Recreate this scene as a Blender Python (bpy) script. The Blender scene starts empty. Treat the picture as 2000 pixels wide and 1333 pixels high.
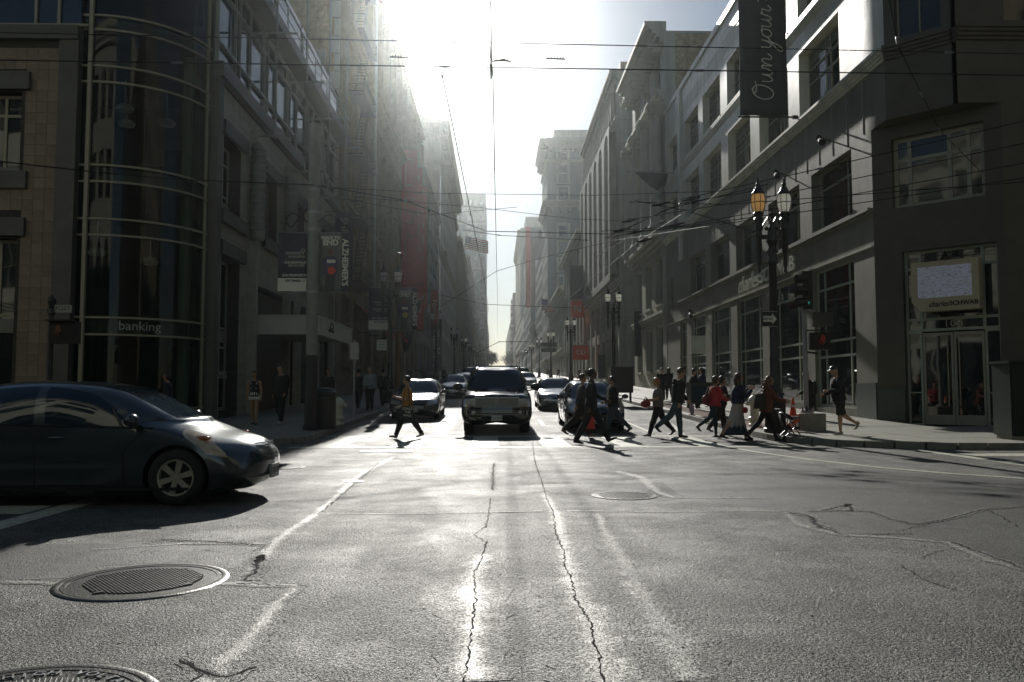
import bpy, bmesh, math, random
from math import sin, cos, pi, radians, sqrt, atan2
from mathutils import Vector, Matrix
random.seed(7)
S = bpy.context.scene
COL = S.collection
# ------------------------------------------------------------------ camera, sky, sun, exposure
cd = bpy.data.cameras.new('camera'); cam = bpy.data.objects.new('camera', cd); COL.objects.link(cam)
cd.sensor_width = 36.0; cd.lens = 28.8; cd.clip_start = 0.1; cd.clip_end = 9000
cam.location = (0, 0, 1.27)
cam.rotation_euler = (radians(90 + 3.54), 0, radians(-1.18))
S.camera = cam
SUN_EL, SUN_AZ = radians(25.3), radians(-3.9)      # azimuth measured from +Y towards +X
W = bpy.data.worlds.new('World'); S.world = W; W.use_nodes = True
wn = W.node_tree.nodes; wl = W.node_tree.links
bg = wn['Background']; bg.inputs['Strength'].default_value = 0.05
sky = wn.new('ShaderNodeTexSky'); sky.sky_type = 'NISHITA'; sky.sun_disc = False
sky.sun_elevation = SUN_EL; sky.sun_rotation = SUN_AZ
sky.air_density = 1.0; sky.dust_density = 0.35; sky.ozone_density = 1.8; sky.altitude = 20
wl.new(sky.outputs['Color'], bg.inputs['Color'])
sd = bpy.data.lights.new('sun', 'SUN'); sun = bpy.data.objects.new('sun', sd); COL.objects.link(sun)
sd.energy = 5.0; sd.angle = radians(0.53); sd.color = (1.0, 0.97, 0.905)
SD = Vector((sin(SUN_AZ) * cos(SUN_EL), cos(SUN_AZ) * cos(SUN_EL), sin(SUN_EL)))
sun.rotation_euler = SD.to_track_quat('Z', 'Y').to_euler()
sun.location = (0, 0, 60)
S.view_settings.view_transform = 'Standard'; S.view_settings.look = 'None'
S.view_settings.exposure = 0.0; S.view_settings.gamma = 1.0
S.cycles.use_denoising = True
S.cycles.max_bounces = 6; S.cycles.diffuse_bounces = 3; S.cycles.glossy_bounces = 3
S.cycles.transmission_bounces = 3; S.cycles.transparent_max_bounces = 8; S.cycles.volume_bounces = 0
S.cycles.sample_clamp_indirect = 4.0; S.cycles.sample_clamp_direct = 0.0
S.cycles.caustics_reflective = False; S.cycles.caustics_refractive = False
S.cycles.blur_glossy = 0.6

# ------------------------------------------------------------------ helpers
def ground(Y):
    if Y <= 20: return 0.0
    if Y < 24: return 0.03 * (Y - 20) ** 2 / 8
    return 0.03 * (min(Y, 1500) - 22)

class MB:
    """collects boxes, tubes, lathes and grids; build() links them as one mesh object"""
    def __init__(s): s.v = []; s.f = []; s.m = []; s.M = None
    def add(s, vs, fs, mi=0):
        b = len(s.v)
        if s.M is not None: vs = [s.M @ Vector(v) for v in vs]
        s.v += [tuple(v) for v in vs]
        for f in fs: s.f.append(tuple(b + i for i in f)); s.m.append(mi)
    def box(s, x0, x1, y0, y1, z0, z1, mi=0):
        s.add([(x0,y0,z0),(x1,y0,z0),(x1,y1,z0),(x0,y1,z0),(x0,y0,z1),(x1,y0,z1),(x1,y1,z1),(x0,y1,z1)],
              [(0,3,2,1),(4,5,6,7),(0,1,5,4),(1,2,6,5),(2,3,7,6),(3,0,4,7)], mi)
    def quad(s, a, b, c, d, mi=0): s.add([a,b,c,d], [(0,1,2,3)], mi)
    def fbox(s, F, u0, u1, z0, z1, d0, d1, mi=0):
        P = F.P
        s.add([P(u0,z0,d0),P(u1,z0,d0),P(u1,z0,d1),P(u0,z0,d1),P(u0,z1,d0),P(u1,z1,d0),P(u1,z1,d1),P(u0,z1,d1)],
              F.box_faces, mi)
    def tube(s, pts, r, n=6, caps=True, mi=0, up=None):
        pts = [Vector(p) for p in pts]; rr = r if isinstance(r, (list, tuple)) else [r] * len(pts)
        rings = []; prev = None
        for i, p in enumerate(pts):
            t = (pts[min(i+1, len(pts)-1)] - pts[max(i-1, 0)])
            if t.length < 1e-9: t = Vector((0,0,1))
            t.normalize()
            if prev is None:
                a = Vector((0,0,1)) if abs(t.z) < 0.9 else Vector((1,0,0))
                prev = t.cross(a).normalized()
            e1 = (prev - t * prev.dot(t)).normalized(); e2 = t.cross(e1); prev = e1
            ri = rr[i]; ra, rb = ri if isinstance(ri, tuple) else (ri, ri)
            rings.append([p + e1 * (ra * cos(2*pi*k/n)) + e2 * (rb * sin(2*pi*k/n)) for k in range(n)])
        s.rings(rings, caps, mi)
    def rings(s, rings, caps=True, mi=0):
        n = len(rings[0]); vs = [p for r in rings for p in r]; fs = []
        for i in range(len(rings)-1):
            for k in range(n):
                a = i*n+k; b = i*n+(k+1) % n
                fs.append((a, b, b+n, a+n))
        if caps:
            fs.append(tuple(reversed(range(n)))); fs.append(tuple((len(rings)-1)*n + k for k in range(n)))
        s.add(vs, fs, mi)
    def lathe(s, prof, c=(0,0,0), n=16, axis='z', mi=0, caps=True):
        rings = []
        for r, h in prof:
            ring = []
            for k in range(n):
                a = 2*pi*k/n
                if axis == 'z': q = (c[0]+r*cos(a), c[1]+r*sin(a), c[2]+h)
                elif axis == 'y': q = (c[0]+r*cos(a), c[1]+h, c[2]-r*sin(a))
                else: q = (c[0]+h, c[1]+r*cos(a), c[2]+r*sin(a))
                ring.append(Vector(q))
            rings.append(ring)
        s.rings(rings, caps, mi)
    def prism(s, poly, F, d0, d1, mi=0):
        """poly in (u,z) of the frame F, extruded between offsets d0 and d1 (counter-clockwise seen from outside)"""
        n = len(poly); vs = [F.P(u,z,d0) for u,z in poly] + [F.P(u,z,d1) for u,z in poly]
        fs = [tuple(range(n, 2*n)), tuple(reversed(range(n)))] + [(i, (i+1) % n, n+(i+1) % n, n+i) for i in range(n)]
        s.add(vs, fs, mi)
    def ball(s, c, r, n=10, m=7, mi=0):
        rx, ry, rz = r if isinstance(r, tuple) else (r, r, r)
        rings = []
        for i in range(m+1):
            t = -pi/2 + pi*i/m; q = max(cos(t), 0.02)
            rings.append([Vector((c[0]+rx*q*cos(2*pi*k/n), c[1]+ry*q*sin(2*pi*k/n), c[2]+rz*sin(t))) for k in range(n)])
        s.rings(rings, True, mi)
    def mesh(s, name, mats, smooth=False):
        me = bpy.data.meshes.new(name); me.from_pydata(s.v, [], s.f)
        for m in (mats if isinstance(mats, (list, tuple)) else [mats]): me.materials.append(m)
        if any(s.m): me.polygons.foreach_set('material_index', s.m)
        if smooth:
            me.polygons.foreach_set('use_smooth', [True]*len(me.polygons))
        me.update(); return me
    def build(s, name, mats, parent=None, smooth=False, autos=None):
        me = s.mesh(name, mats, smooth or autos is not None)
        if autos is not None:
            try: me.set_sharp_from_angle(angle=radians(autos))
            except Exception: pass
        return link(name, me, parent)

def link(name, data, parent=None):
    o = bpy.data.objects.new(name, data); COL.objects.link(o)
    if parent is not None: o.parent = parent
    return o

class Frame:
    def __init__(s, O, U, N):
        s.O = Vector(O); s.U = Vector(U).normalized(); s.N = Vector(N).normalized(); s.Z = Vector((0,0,1))
        rh = s.U.cross(s.Z).dot(s.N) > 0      # u, z, n right-handed?
        a = [(0,3,2,1),(4,5,6,7),(0,1,5,4),(1,2,6,5),(2,3,7,6),(3,0,4,7)]
        # vertices listed as u, then d: orientation depends on (u,d,z)
        if s.U.cross(s.N).dot(s.Z) < 0: a = [tuple(reversed(f)) for f in a]
        s.box_faces = a; s.rh = rh
    def P(s, u, z, d=0): return s.O + s.U*u + s.Z*z + s.N*d

def tag(o, label=None, cat=None, group=None, kind=None):
    if label: o['label'] = label
    if cat: o['category'] = cat
    if group: o['group'] = group
    if kind: o['kind'] = kind
    return o
def thing(name, loc=(0,0,0), rz=0, label=None, cat=None, group=None):
    o = bpy.data.objects.new(name, None); COL.objects.link(o); o.empty_display_size = 0.2
    o.location = loc; o.rotation_euler = (0, 0, rz); return tag(o, label, cat, group)
def copy_tree(o, parent=None, depth=0):
    c = o.copy(); COL.objects.link(c)
    if parent is not None: c.parent = parent
    for ch in KIDS(o): copy_tree(ch, c, depth+1)
    return c
def KIDS(o): return list(o.children)

# ------------------------------------------------------------------ materials
def newmat(name):
    m = bpy.data.materials.new(name); m.use_nodes = True
    return m, m.node_tree.nodes, m.node_tree.links, m.node_tree.nodes['Principled BSDF']
def mat(name, col, rough=0.6, metal=0.0, var=0.15, scale=3.0, bump=0.0, bscale=40.0, rnd=0.0, spec=0.5, stretch=None, coat=0.0, stain=0.0):
    m, n, l, b = newmat(name)
    b.inputs['Roughness'].default_value = rough; b.inputs['Metallic'].default_value = metal
    b.inputs['Specular IOR Level'].default_value = spec
    if coat: b.inputs['Coat Weight'].default_value = coat; b.inputs['Coat Roughness'].default_value = 0.04
    tc = n.new('ShaderNodeTexCoord')
    vec = tc.outputs['Object']
    if stretch:
        mp = n.new('ShaderNodeMapping'); mp.inputs['Scale'].default_value = stretch
        l.new(vec, mp.inputs['Vector']); vec = mp.outputs['Vector']
    if not metal: col = (col[0], col[1]*1.015, col[2]*0.88)
    c = (*col, 1)
    if var or rnd or stain:
        no = n.new('ShaderNodeTexNoise'); no.inputs['Scale'].default_value = scale; no.inputs['Detail'].default_value = 6
        no.inputs['Roughness'].default_value = 0.65
        l.new(vec, no.inputs['Vector'])
        mr = n.new('ShaderNodeMapRange'); mr.inputs['From Min'].default_value = 0.3; mr.inputs['From Max'].default_value = 0.7
        mr.inputs['To Min'].default_value = 1-var; mr.inputs['To Max'].default_value = 1+var
        l.new(no.outputs['Fac'], mr.inputs['Value']); val = mr.outputs['Result']
        if rnd:
            oi = n.new('ShaderNodeObjectInfo'); m2 = n.new('ShaderNodeMapRange')
            m2.inputs['To Min'].default_value = 1-rnd; m2.inputs['To Max'].default_value = 1+rnd
            l.new(oi.outputs['Random'], m2.inputs['Value'])
            mu = n.new('ShaderNodeMath'); mu.operation = 'MULTIPLY'; l.new(val, mu.inputs[0]); l.new(m2.outputs['Result'], mu.inputs[1]); val = mu.outputs[0]
        if stain:
            mp2 = n.new('ShaderNodeMapping'); mp2.inputs['Scale'].default_value = (1.1, 1.1, 0.12)
            l.new(tc.outputs['Object'], mp2.inputs['Vector'])
            n2 = n.new('ShaderNodeTexNoise'); n2.inputs['Scale'].default_value = 1.6; n2.inputs['Detail'].default_value = 7
            l.new(mp2.outputs['Vector'], n2.inputs['Vector'])
            m3 = n.new('ShaderNodeMapRange'); m3.inputs['From Min'].default_value = 0.48; m3.inputs['From Max'].default_value = 0.72
            m3.inputs['To Min'].default_value = 1; m3.inputs['To Max'].default_value = 1-stain
            l.new(n2.outputs['Fac'], m3.inputs['Value'])
            mu = n.new('ShaderNodeMath'); mu.operation = 'MULTIPLY'; l.new(val, mu.inputs[0]); l.new(m3.outputs['Result'], mu.inputs[1]); val = mu.outputs[0]
        vm = n.new('ShaderNodeVectorMath'); vm.operation = 'SCALE'; vm.inputs[0].default_value = col
        l.new(val, vm.inputs['Scale']); l.new(vm.outputs['Vector'], b.inputs['Base Color'])
        if rough > 0.25 and not metal:
            rr = n.new('ShaderNodeMapRange'); rr.inputs['To Min'].default_value = rough+0.08; rr.inputs['To Max'].default_value = rough-0.08
            l.new(no.outputs['Fac'], rr.inputs['Value']); l.new(rr.outputs['Result'], b.inputs['Roughness'])
    else: b.inputs['Base Color'].default_value = c
    if bump:
        nb = n.new('ShaderNodeTexNoise'); nb.inputs['Scale'].default_value = bscale; nb.inputs['Detail'].default_value = 4
        l.new(vec, nb.inputs['Vector'])
        bp = n.new('ShaderNodeBump'); bp.inputs['Strength'].default_value = bump; bp.inputs['Distance'].default_value = 0.02
        l.new(nb.outputs['Fac'], bp.inputs['Height']); l.new(bp.outputs['Normal'], b.inputs['Normal'])
    return m
def emit(name, col, s):
    m, n, l, b = newmat(name); b.inputs['Base Color'].default_value = (0.02,0.02,0.02,1)
    b.inputs['Emission Color'].default_value = (*col, 1); b.inputs['Emission Strength'].default_value = s
    return m
def glassmat(name, col=(0.015,0.02,0.02), rough=0.03, wav=0.0, wscale=1.2, ior=1.6, spec=0.5, coat=0):
    m, n, l, b = newmat(name); b.inputs['Base Color'].default_value = (*col,1); b.inputs['Roughness'].default_value = rough
    b.inputs['IOR'].default_value = ior; b.inputs['Specular IOR Level'].default_value = spec
    if wav:
        tc = n.new('ShaderNodeTexCoord'); nb = n.new('ShaderNodeTexNoise'); nb.inputs['Scale'].default_value = wscale; nb.inputs['Detail'].default_value = 1
        l.new(tc.outputs['Object'], nb.inputs['Vector'])
        bp = n.new('ShaderNodeBump'); bp.inputs['Strength'].default_value = wav; bp.inputs['Distance'].default_value = 0.05
        l.new(nb.outputs['Fac'], bp.inputs['Height']); l.new(bp.outputs['Normal'], b.inputs['Normal'])
    return m
def transl(name, col, em=0.0):
    m, n, l, b = newmat(name); t = n.new('ShaderNodeBsdfTranslucent'); t.inputs['Color'].default_value = (*col,1)
    b.inputs['Base Color'].default_value = (*col,1); b.inputs['Roughness'].default_value = 0.25
    mx = n.new('ShaderNodeMixShader'); mx.inputs[0].default_value = 0.85; l.new(b.outputs[0], mx.inputs[1]); l.new(t.outputs[0], mx.inputs[2])
    l.new(mx.outputs[0], n['Material Output'].inputs['Surface'])
    if em: b.inputs['Emission Color'].default_value = (*col,1); b.inputs['Emission Strength'].default_value = em
    return m

M = {}
M['tile'] = mat('brown_stone_tile', (0.21,0.165,0.12), 0.55, var=0.18, scale=6, bump=0.15, rnd=0.16)
M['slab'] = mat('grey_stone_slab', (0.36,0.34,0.30), 0.6, var=0.14, scale=3, bump=0.15, rnd=0.09, stain=0.2)
M['dkstone'] = mat('dark_stone', (0.095,0.092,0.085), 0.55, var=0.15, scale=2, bump=0.1)
M['joint'] = mat('mortar', (0.06,0.055,0.05), 0.9, var=0.2)
M['mullion'] = mat('pale_metal_mullion', (0.32,0.29,0.235), 0.45, metal=0.0, var=0.06, scale=8)
M['mullion2'] = mat('green_grey_mullion', (0.28,0.31,0.29), 0.45, var=0.06, scale=8)
M['frame'] = mat('window_frame_paint', (0.30,0.29,0.26), 0.5, var=0.1, scale=6)
M['dkframe'] = mat('dark_frame_paint', (0.05,0.052,0.05), 0.45, var=0.1)
M['schwab_frame'] = mat('sage_window_frame', (0.33,0.36,0.33), 0.45, var=0.08)
M['glass'] = glassmat('window_glass', wav=0.10, wscale=0.9)
M['oldglass'] = glassmat('old_window_glass', wav=0.14, wscale=1.1, rough=0.05)
M['curveglass'] = glassmat('curved_glass', (0.014,0.018,0.017), wav=0.06, wscale=0.8, rough=0.02, ior=1.7)
def seethrough(name, tint, fac, wav=0.05):
    m = glassmat(name, (0.01,0.012,0.012), 0.02, wav, 0.8, 1.6); n = m.node_tree.nodes; l = m.node_tree.links
    t = n.new('ShaderNodeBsdfTransparent'); t.inputs['Color'].default_value = (*tint,1); mx = n.new('ShaderNodeMixShader'); mx.inputs[0].default_value = fac
    l.new(n['Principled BSDF'].outputs[0], mx.inputs[1]); l.new(t.outputs[0], mx.inputs[2]); l.new(mx.outputs[0], n['Material Output'].inputs['Surface']); return m
M['bayglass'] = seethrough('bay_glass', (0.55,0.66,0.60), 0.55)
M['skytintglass'] = glassmat('sky_tinted_glass', (0.03,0.075,0.10), wav=0.05, wscale=0.5, rough=0.03, ior=1.4)  # sky reflection partly painted as a blue base
M['blind'] = mat('window_blind', (0.45,0.47,0.44), 0.8, var=0.05)
M['schwab'] = mat('cream_render', (0.72,0.70,0.66), 0.36, var=0.1, scale=0.9, bump=0.25, bscale=2.2, stain=0.25)
M['schwab_lo'] = mat('grey_brown_render', (0.20,0.19,0.165), 0.6, var=0.12, scale=0.9, bump=0.25, bscale=2.2, stain=0.25)
M['schwab_shade'] = mat('shaded_render', (0.085,0.078,0.066), 0.6, var=0.12, scale=1.5, bump=0.1, bscale=4)  # cream render darkened in colour for the faces turned from the sun
M['plinth'] = mat('green_stone_plinth', (0.05,0.07,0.065), 0.3, var=0.2, scale=9)
M['cream'] = mat('cream_terracotta', (0.42,0.39,0.34), 0.6, var=0.12, scale=1.2, bump=0.12, bscale=6, stain=0.3)
M['tan'] = mat('tan_brick', (0.42,0.33,0.23), 0.85, var=0.35, scale=3, stain=0.4)
M['greystone'] = mat('grey_limestone', (0.38,0.37,0.34), 0.65, var=0.12, scale=1.0, stain=0.3)
M['bluegrey'] = mat('blue_grey_stone', (0.21,0.23,0.24), 0.7, var=0.1, scale=0.8, stain=0.2)
M['palestone'] = mat('pale_stone', (0.45,0.44,0.41), 0.65, var=0.1, scale=0.8, stain=0.25)
M['darkbrick'] = mat('dark_brick', (0.25,0.215,0.17), 0.85, var=0.25, scale=2, stain=0.3)
M['rust'] = mat('rust_brick', (0.22,0.13,0.10), 0.85, var=0.2, scale=1.5, stain=0.3)
M['red'] = mat('red_banner_cloth', (0.42,0.03,0.03), 0.8, var=0.12, scale=1.5)
M['awnred'] = mat('red_awning', (0.38,0.05,0.05), 0.8, var=0.15)
M['steel'] = mat('galvanised_steel', (0.33,0.34,0.34), 0.45, metal=0.4, var=0.12, scale=10)
M['polegrey'] = mat('grey_pole_paint', (0.22,0.23,0.22), 0.5, var=0.15, scale=6, bump=0.05)
M['black'] = mat('black_paint', (0.012,0.012,0.012), 0.35, var=0.2)
M['iron'] = mat('black_cast_iron', (0.018,0.018,0.017), 0.32, var=0.2, scale=20, bump=0.2, bscale=60)
M['wire'] = mat('dark_cable', (0.025,0.025,0.025), 0.7, var=0.1, spec=0.2)
M['wirem'] = mat('bright_fitting', (0.25,0.25,0.25), 0.45, metal=0.8, var=0.1)
M['white'] = mat('white_paint', (0.7,0.7,0.67), 0.5, var=0.08)
M['canopy'] = mat('white_canopy', (0.55,0.55,0.53), 0.5, var=0.06)
M['conc'] = mat('concrete', (0.30,0.29,0.27), 0.8, var=0.15, scale=4, bump=0.2)
M['lampglass'] = transl('frosted_lamp_glass', (0.95,0.95,0.9))
M['lampamber'] = transl('amber_lamp_glass', (0.8,0.60,0.33), 0.3)
M['charcoal'] = mat('charcoal_cloth', (0.035,0.04,0.045), 0.7, var=0.08)
M['navyb'] = mat('navy_banner', (0.04,0.04,0.07), 0.7, var=0.08)
M['letw'] = mat('white_lettering', (0.75,0.75,0.72), 0.6, var=0)
M['letg'] = mat('grey_lettering', (0.4,0.4,0.38), 0.5, var=0)
M['letsteel'] = mat('steel_lettering', (0.62,0.62,0.58), 0.35, var=0.05)
M['letb'] = mat('black_lettering', (0.01,0.01,0.01), 0.5, var=0)
M['chrome'] = mat('chrome', (0.5,0.51,0.52), 0.14, metal=1.0, var=0)
M['rubber'] = mat('tyre_rubber', (0.018,0.018,0.018), 0.7, var=0.2, scale=20, bump=0.1)
M['orange'] = mat('cone_orange', (0.75,0.09,0.02), 0.5, var=0.08)
M['hydrant'] = mat('hydrant_white', (0.55,0.54,0.48), 0.5, var=0.12, scale=12)
M['plastic'] = mat('dark_plastic', (0.02,0.022,0.02), 0.45, var=0.15)
M['leaf'] = mat('foliage', (0.07,0.09,0.04), 0.7, var=0.3, scale=0.6, rnd=0.2)
M['bark'] = mat('bark', (0.07,0.055,0.04), 0.9, var=0.3)

FONT_CACHE = {}
WS = bpy.data.scenes.new('workbench')
def evalmesh(o, *more):
    """mesh of an object with its modifiers applied, evaluated in a small scratch scene"""
    for q in (o,)+more:
        if q.name not in WS.collection.objects: WS.collection.objects.link(q)
    vl = WS.view_layers[0]; vl.update(); me = bpy.data.meshes.new_from_object(o.evaluated_get(vl.depsgraph))
    for q in (o,)+more: WS.collection.objects.unlink(q)
    return me
def text_mesh(s, size=1.0, extrude=0.01, align='CENTER', shear=0.0, space=1.0, bold=0.0, xs=1.0):
    k = (s, size, extrude, align, shear, space, bold, xs)
    if k in FONT_CACHE: return FONT_CACHE[k]
    c = bpy.data.curves.new('lettering', 'FONT'); c.body = s; c.size = size; c.extrude = extrude; c.align_x = align; c.align_y = 'CENTER'
    c.shear = shear; c.space_character = space; c.offset = bold; c.resolution_u = 3
    o = bpy.data.objects.new('lettering', c); me = evalmesh(o)
    bpy.data.objects.remove(o); bpy.data.curves.remove(c)
    if xs != 1.0:
        for v in me.vertices: v.co.x *= xs
    FONT_CACHE[k] = me; return me
def text(s, pos, right, up, m, parent=None, name='lettering', **kw):
    me = text_mesh(s, **kw).copy(); me.materials.clear(); me.materials.append(m)
    o = link(name, me, parent)
    r = Vector(right).normalized(); u = Vector(up).normalized(); nrm = r.cross(u)
    o.matrix_basis = Matrix.Translation(Vector(pos)) @ Matrix((r, u, nrm)).transposed().to_4x4()
    return o
# ------------------------------------------------------------------ setting: ground, road, pavements
WORLDC = {}
def wthing(name, base, label, cat, group=None):
    t = thing(name, base, 0, label, cat, group); WORLDC[t.name] = Matrix.Translation(-Vector(base)); return t
_link0 = link
def link(name, data, parent=None):
    o = _link0(name, data, parent)
    if parent is not None and parent.name in WORLDC: o.matrix_parent_inverse = WORLDC[parent.name]
    return o

def asphalt(name, base=0.055, rough=0.5, grain=95.0, bump=0.9, patchy=0.5, blend=None):
    m, n, l, b = newmat(name)
    tc = n.new('ShaderNodeTexCoord'); V = tc.outputs['Object']
    def noise(sc, det=3, ro=0.55, vec=V):
        x = n.new('ShaderNodeTexNoise'); x.inputs['Scale'].default_value = sc; x.inputs['Detail'].default_value = det; x.inputs['Roughness'].default_value = ro
        l.new(vec, x.inputs['Vector']); return x.outputs['Fac']
    def mr(src, a, b_, c, d):
        x = n.new('ShaderNodeMapRange'); x.inputs['From Min'].default_value = a; x.inputs['From Max'].default_value = b_
        x.inputs['To Min'].default_value = c; x.inputs['To Max'].default_value = d; l.new(src, x.inputs['Value']); return x.outputs['Result']
    def ma(op, a, b_):
        x = n.new('ShaderNodeMath'); x.operation = op
        for i, q in enumerate((a, b_)):
            if isinstance(q, (int, float)): x.inputs[i].default_value = q
            else: l.new(q, x.inputs[i])
        return x.outputs[0]
    big = noise(0.35, 5, 0.6); mid = noise(2.3, 5, 0.7); fine = noise(55, 3, 0.7)
    vor = n.new('ShaderNodeTexVoronoi'); vor.inputs['Scale'].default_value = grain; l.new(V, vor.inputs['Vector'])
    vor2 = n.new('ShaderNodeTexVoronoi'); vor2.inputs['Scale'].default_value = grain*0.42; l.new(V, vor2.inputs['Vector'])
    vor3 = n.new('ShaderNodeTexVoronoi'); vor3.inputs['Scale'].default_value = grain*0.2; l.new(V, vor3.inputs['Vector'])
    mask = None
    if blend:
        at_ = n.new('ShaderNodeAttribute'); at_.attribute_name = 'mask'
        mk = ma('ADD', at_.outputs['Fac'], ma('MULTIPLY', ma('SUBTRACT', noise(7, 5, 0.7), 0.5), 1.6))
        mask = mr(mk, 0.25, 0.85, 0.0, 1.0)
    # lane streaks of wear along the street
    mp = n.new('ShaderNodeMapping'); mp.inputs['Scale'].default_value = (0.9, 0.07, 1); l.new(V, mp.inputs['Vector'])
    streak = noise(1.2, 4, 0.6, mp.outputs['Vector'])
    col = ma('MULTIPLY', mr(big, 0.3, 0.7, 1-patchy*0.5, 1+patchy*0.6), mr(mid, 0.3, 0.7, 0.8, 1.25))
    col = ma('MULTIPLY', col, mr(vor.outputs['Color'], 0.1, 0.95, 0.45, 1.8))
    col = ma('MULTIPLY', col, mr(vor3.outputs['Color'], 0.2, 0.9, 0.75, 1.3))
    col = ma('MULTIPLY', col, mr(noise(1.6, 4, 0.55), 0.58, 0.70, 1.0, 0.45)); col = ma('MULTIPLY', col, mr(noise(4.5, 3, 0.6), 0.66, 0.72, 1.0, 0.5))
    pits = mr(noise(grain*0.5, 2, 0.6), 0.50, 0.62, 1.0, 0.06)
    col = ma('MULTIPLY', col, pits)
    col = ma('MULTIPLY', col, base if not blend else mr(mask, 0, 1, base, blend[0]))
    cc = n.new('ShaderNodeCombineXYZ'); l.new(col, cc.inputs[0]); l.new(ma('MULTIPLY', col, 1.0), cc.inputs[1]); l.new(ma('MULTIPLY', col, 0.86), cc.inputs[2])
    l.new(cc.outputs[0], b.inputs['Base Color'])
    r = ma('ADD', mr(mid, 0.3, 0.7, rough-0.04, rough+0.06), mr(streak, 0.35, 0.65, -0.045, 0.045))
    r = ma('ADD', r, mr(noise(0.8, 6, 0.7), 0.35, 0.65, -0.035, 0.035))
    r = ma('ADD', r, mr(vor.outputs['Color'], 0.0, 1.0, -0.13, 0.15))
    if blend: r = ma('ADD', r, ma('MULTIPLY', mask, blend[1]))
    l.new(r, b.inputs['Roughness'])
    # the open pits between the stones hardly shine
    l.new(mr(pits, 0.0, 1.0, 0.05, 0.5), b.inputs['Specular IOR Level'])
    h = ma('ADD', ma('MULTIPLY', vor.outputs['Distance'], -0.55), ma('MULTIPLY', vor2.outputs['Distance'], -0.55))
    h = ma('ADD', h, ma('MULTIPLY', fine, 0.5)); h = ma('ADD', h, ma('MULTIPLY', vor3.outputs['Distance'], -0.5)); h = ma('ADD', h, ma('MULTIPLY', pits, 0.8))
    h = ma('ADD', h, ma('MULTIPLY', mid, 1.2))
    wear = mr(noise(1.1, 5, 0.65), 0.38, 0.66, 0.35, 1.25)
    bp = n.new('ShaderNodeBump'); bp.inputs['Distance'].default_value = 0.011
    st_ = ma('MULTIPLY', wear, bump)
    if blend: st_ = ma('MULTIPLY', st_, mr(mask, 0, 1, 1.0, blend[2]))
    l.new(st_, bp.inputs['Strength']); l.new(h, bp.inputs['Height']); l.new(bp.outputs['Normal'], b.inputs['Normal'])
    return m
M['asphalt'] = asphalt('asphalt', 0.11, 0.59, grain=135, bump=1.35, patchy=0.9)
M['asphalt2'] = asphalt('smooth_asphalt_patch', 0.055, 0.62, grain=140, bump=0.5, patchy=0.3)
M['seal'] = asphalt('worn_joint_seal', 0.11, 0.59, grain=135, bump=1.35, patchy=0.9, blend=(0.22, -0.04, 0.3))
M['crack'] = mat('crack_black', (0.008,0.008,0.008), 0.95, var=0.3, spec=0.1)  # near-black tone of the split
M['crackedge'] = asphalt('crumbled_crack_edge', 0.11, 0.59, grain=135, bump=1.35, patchy=0.9, blend=(0.015, 0.2, 1.6))
M['paint'] = mat('worn_road_paint', (0.42,0.42,0.38), 0.6, var=0.5, scale=9, bump=0.25, bscale=80)
M['walk'] = mat('sidewalk_concrete', (0.21,0.205,0.19), 0.62, var=0.15, scale=1.3, bump=0.2, bscale=60, stain=0)
M['kerb'] = mat('kerb_granite', (0.22,0.21,0.2), 0.5, var=0.2, scale=5, bump=0.2)
M['brickpave'] = mat('red_brick_paving', (0.20,0.10,0.08), 0.7, var=0.2, scale=10, bump=0.2)
M['terra'] = mat('far_ground', (0.10,0.10,0.095), 0.9, var=0.2, scale=0.05)

YS = [-60,-30,-12,-4,0,2,4,6,8,10,12,14,16,18,20,21,22,23,24,26,28,30,34,40,50,60,75,90,110,130,160,200,260,340,450,600,800,1000,1250,1500,1800,2500,5000]
def strip(name, x0, x1, dz, m, y0=None, y1=None, kind='structure', thick=None, step=None):
    mb = MB(); ys = [y for y in YS if (y0 is None or y > y0) and (y1 is None or y < y1)]
    ys = ([y0] if y0 is not None else []) + ys + ([y1] if y1 is not None else [])
    xs = [x0, x1]
    vs = []; fs = []
    for y in ys:
        for x in xs: vs.append((x, y, ground(y) + dz))
    for i in range(len(ys)-1): fs.append((2*i, 2*i+1, 2*i+3, 2*i+2))
    mb.add(vs, fs)
    if thick:
        n = len(vs); mb.add([(a, b, c) for a, b, c in vs] + [(a, b, c - thick) for a, b, c in vs],
              [(2*i, 2*i+2, n+2*i+2, n+2*i) for i in range(len(ys)-1)] + [(2*i+1, n+2*i+1, n+2*i+3, 2*i+3) for i in range(len(ys)-1)] +
              [(0, n, n+1, 1), (2*len(ys)-2, 2*len(ys)-1, n+2*len(ys)-1, n+2*len(ys)-2)])
    o = mb.build(name, m); o['kind'] = kind; return o
strip('ground', -900, 900, -0.03, M['terra'], -150, 2200)
# one asphalt sheet: main street plus the cross street
strip('road', -70, 90, 0.0, M['asphalt'], -60, 24.7)
strip('road', -6.5, 8.5, 0.0, M['asphalt'], 24.7, 1500)

def arc(cx, cy, r, a0, a1, n=9): return [(cx + r*cos(radians(a0+(a1-a0)*i/n)), cy + r*sin(radians(a0+(a1-a0)*i/n))) for i in range(n+1)]
def pavement(name, outline, z=0.14, m=None):
    """flat corner block of pavement; outline counter-clockwise"""
    n = len(outline)
    vs = [(x, y, ground(y)+z) for x, y in outline] + [(x, y, ground(y)-0.2) for x, y in outline]
    fs = [tuple(range(n))] + [(i, n+i, n+(i+1) % n, (i+1) % n) for i in range(n)]
    mb = MB(); mb.add(vs, [tuple(reversed(f)) if k else f for k, f in enumerate(fs)]); o = mb.build(name, m or M['walk']); o['kind'] = 'structure'; return o
rc = arc(10.8, 21.5, 3.5, 270, 180)      # right corner radius
right_edge = [(7.3, 24.7)] ; 
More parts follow.
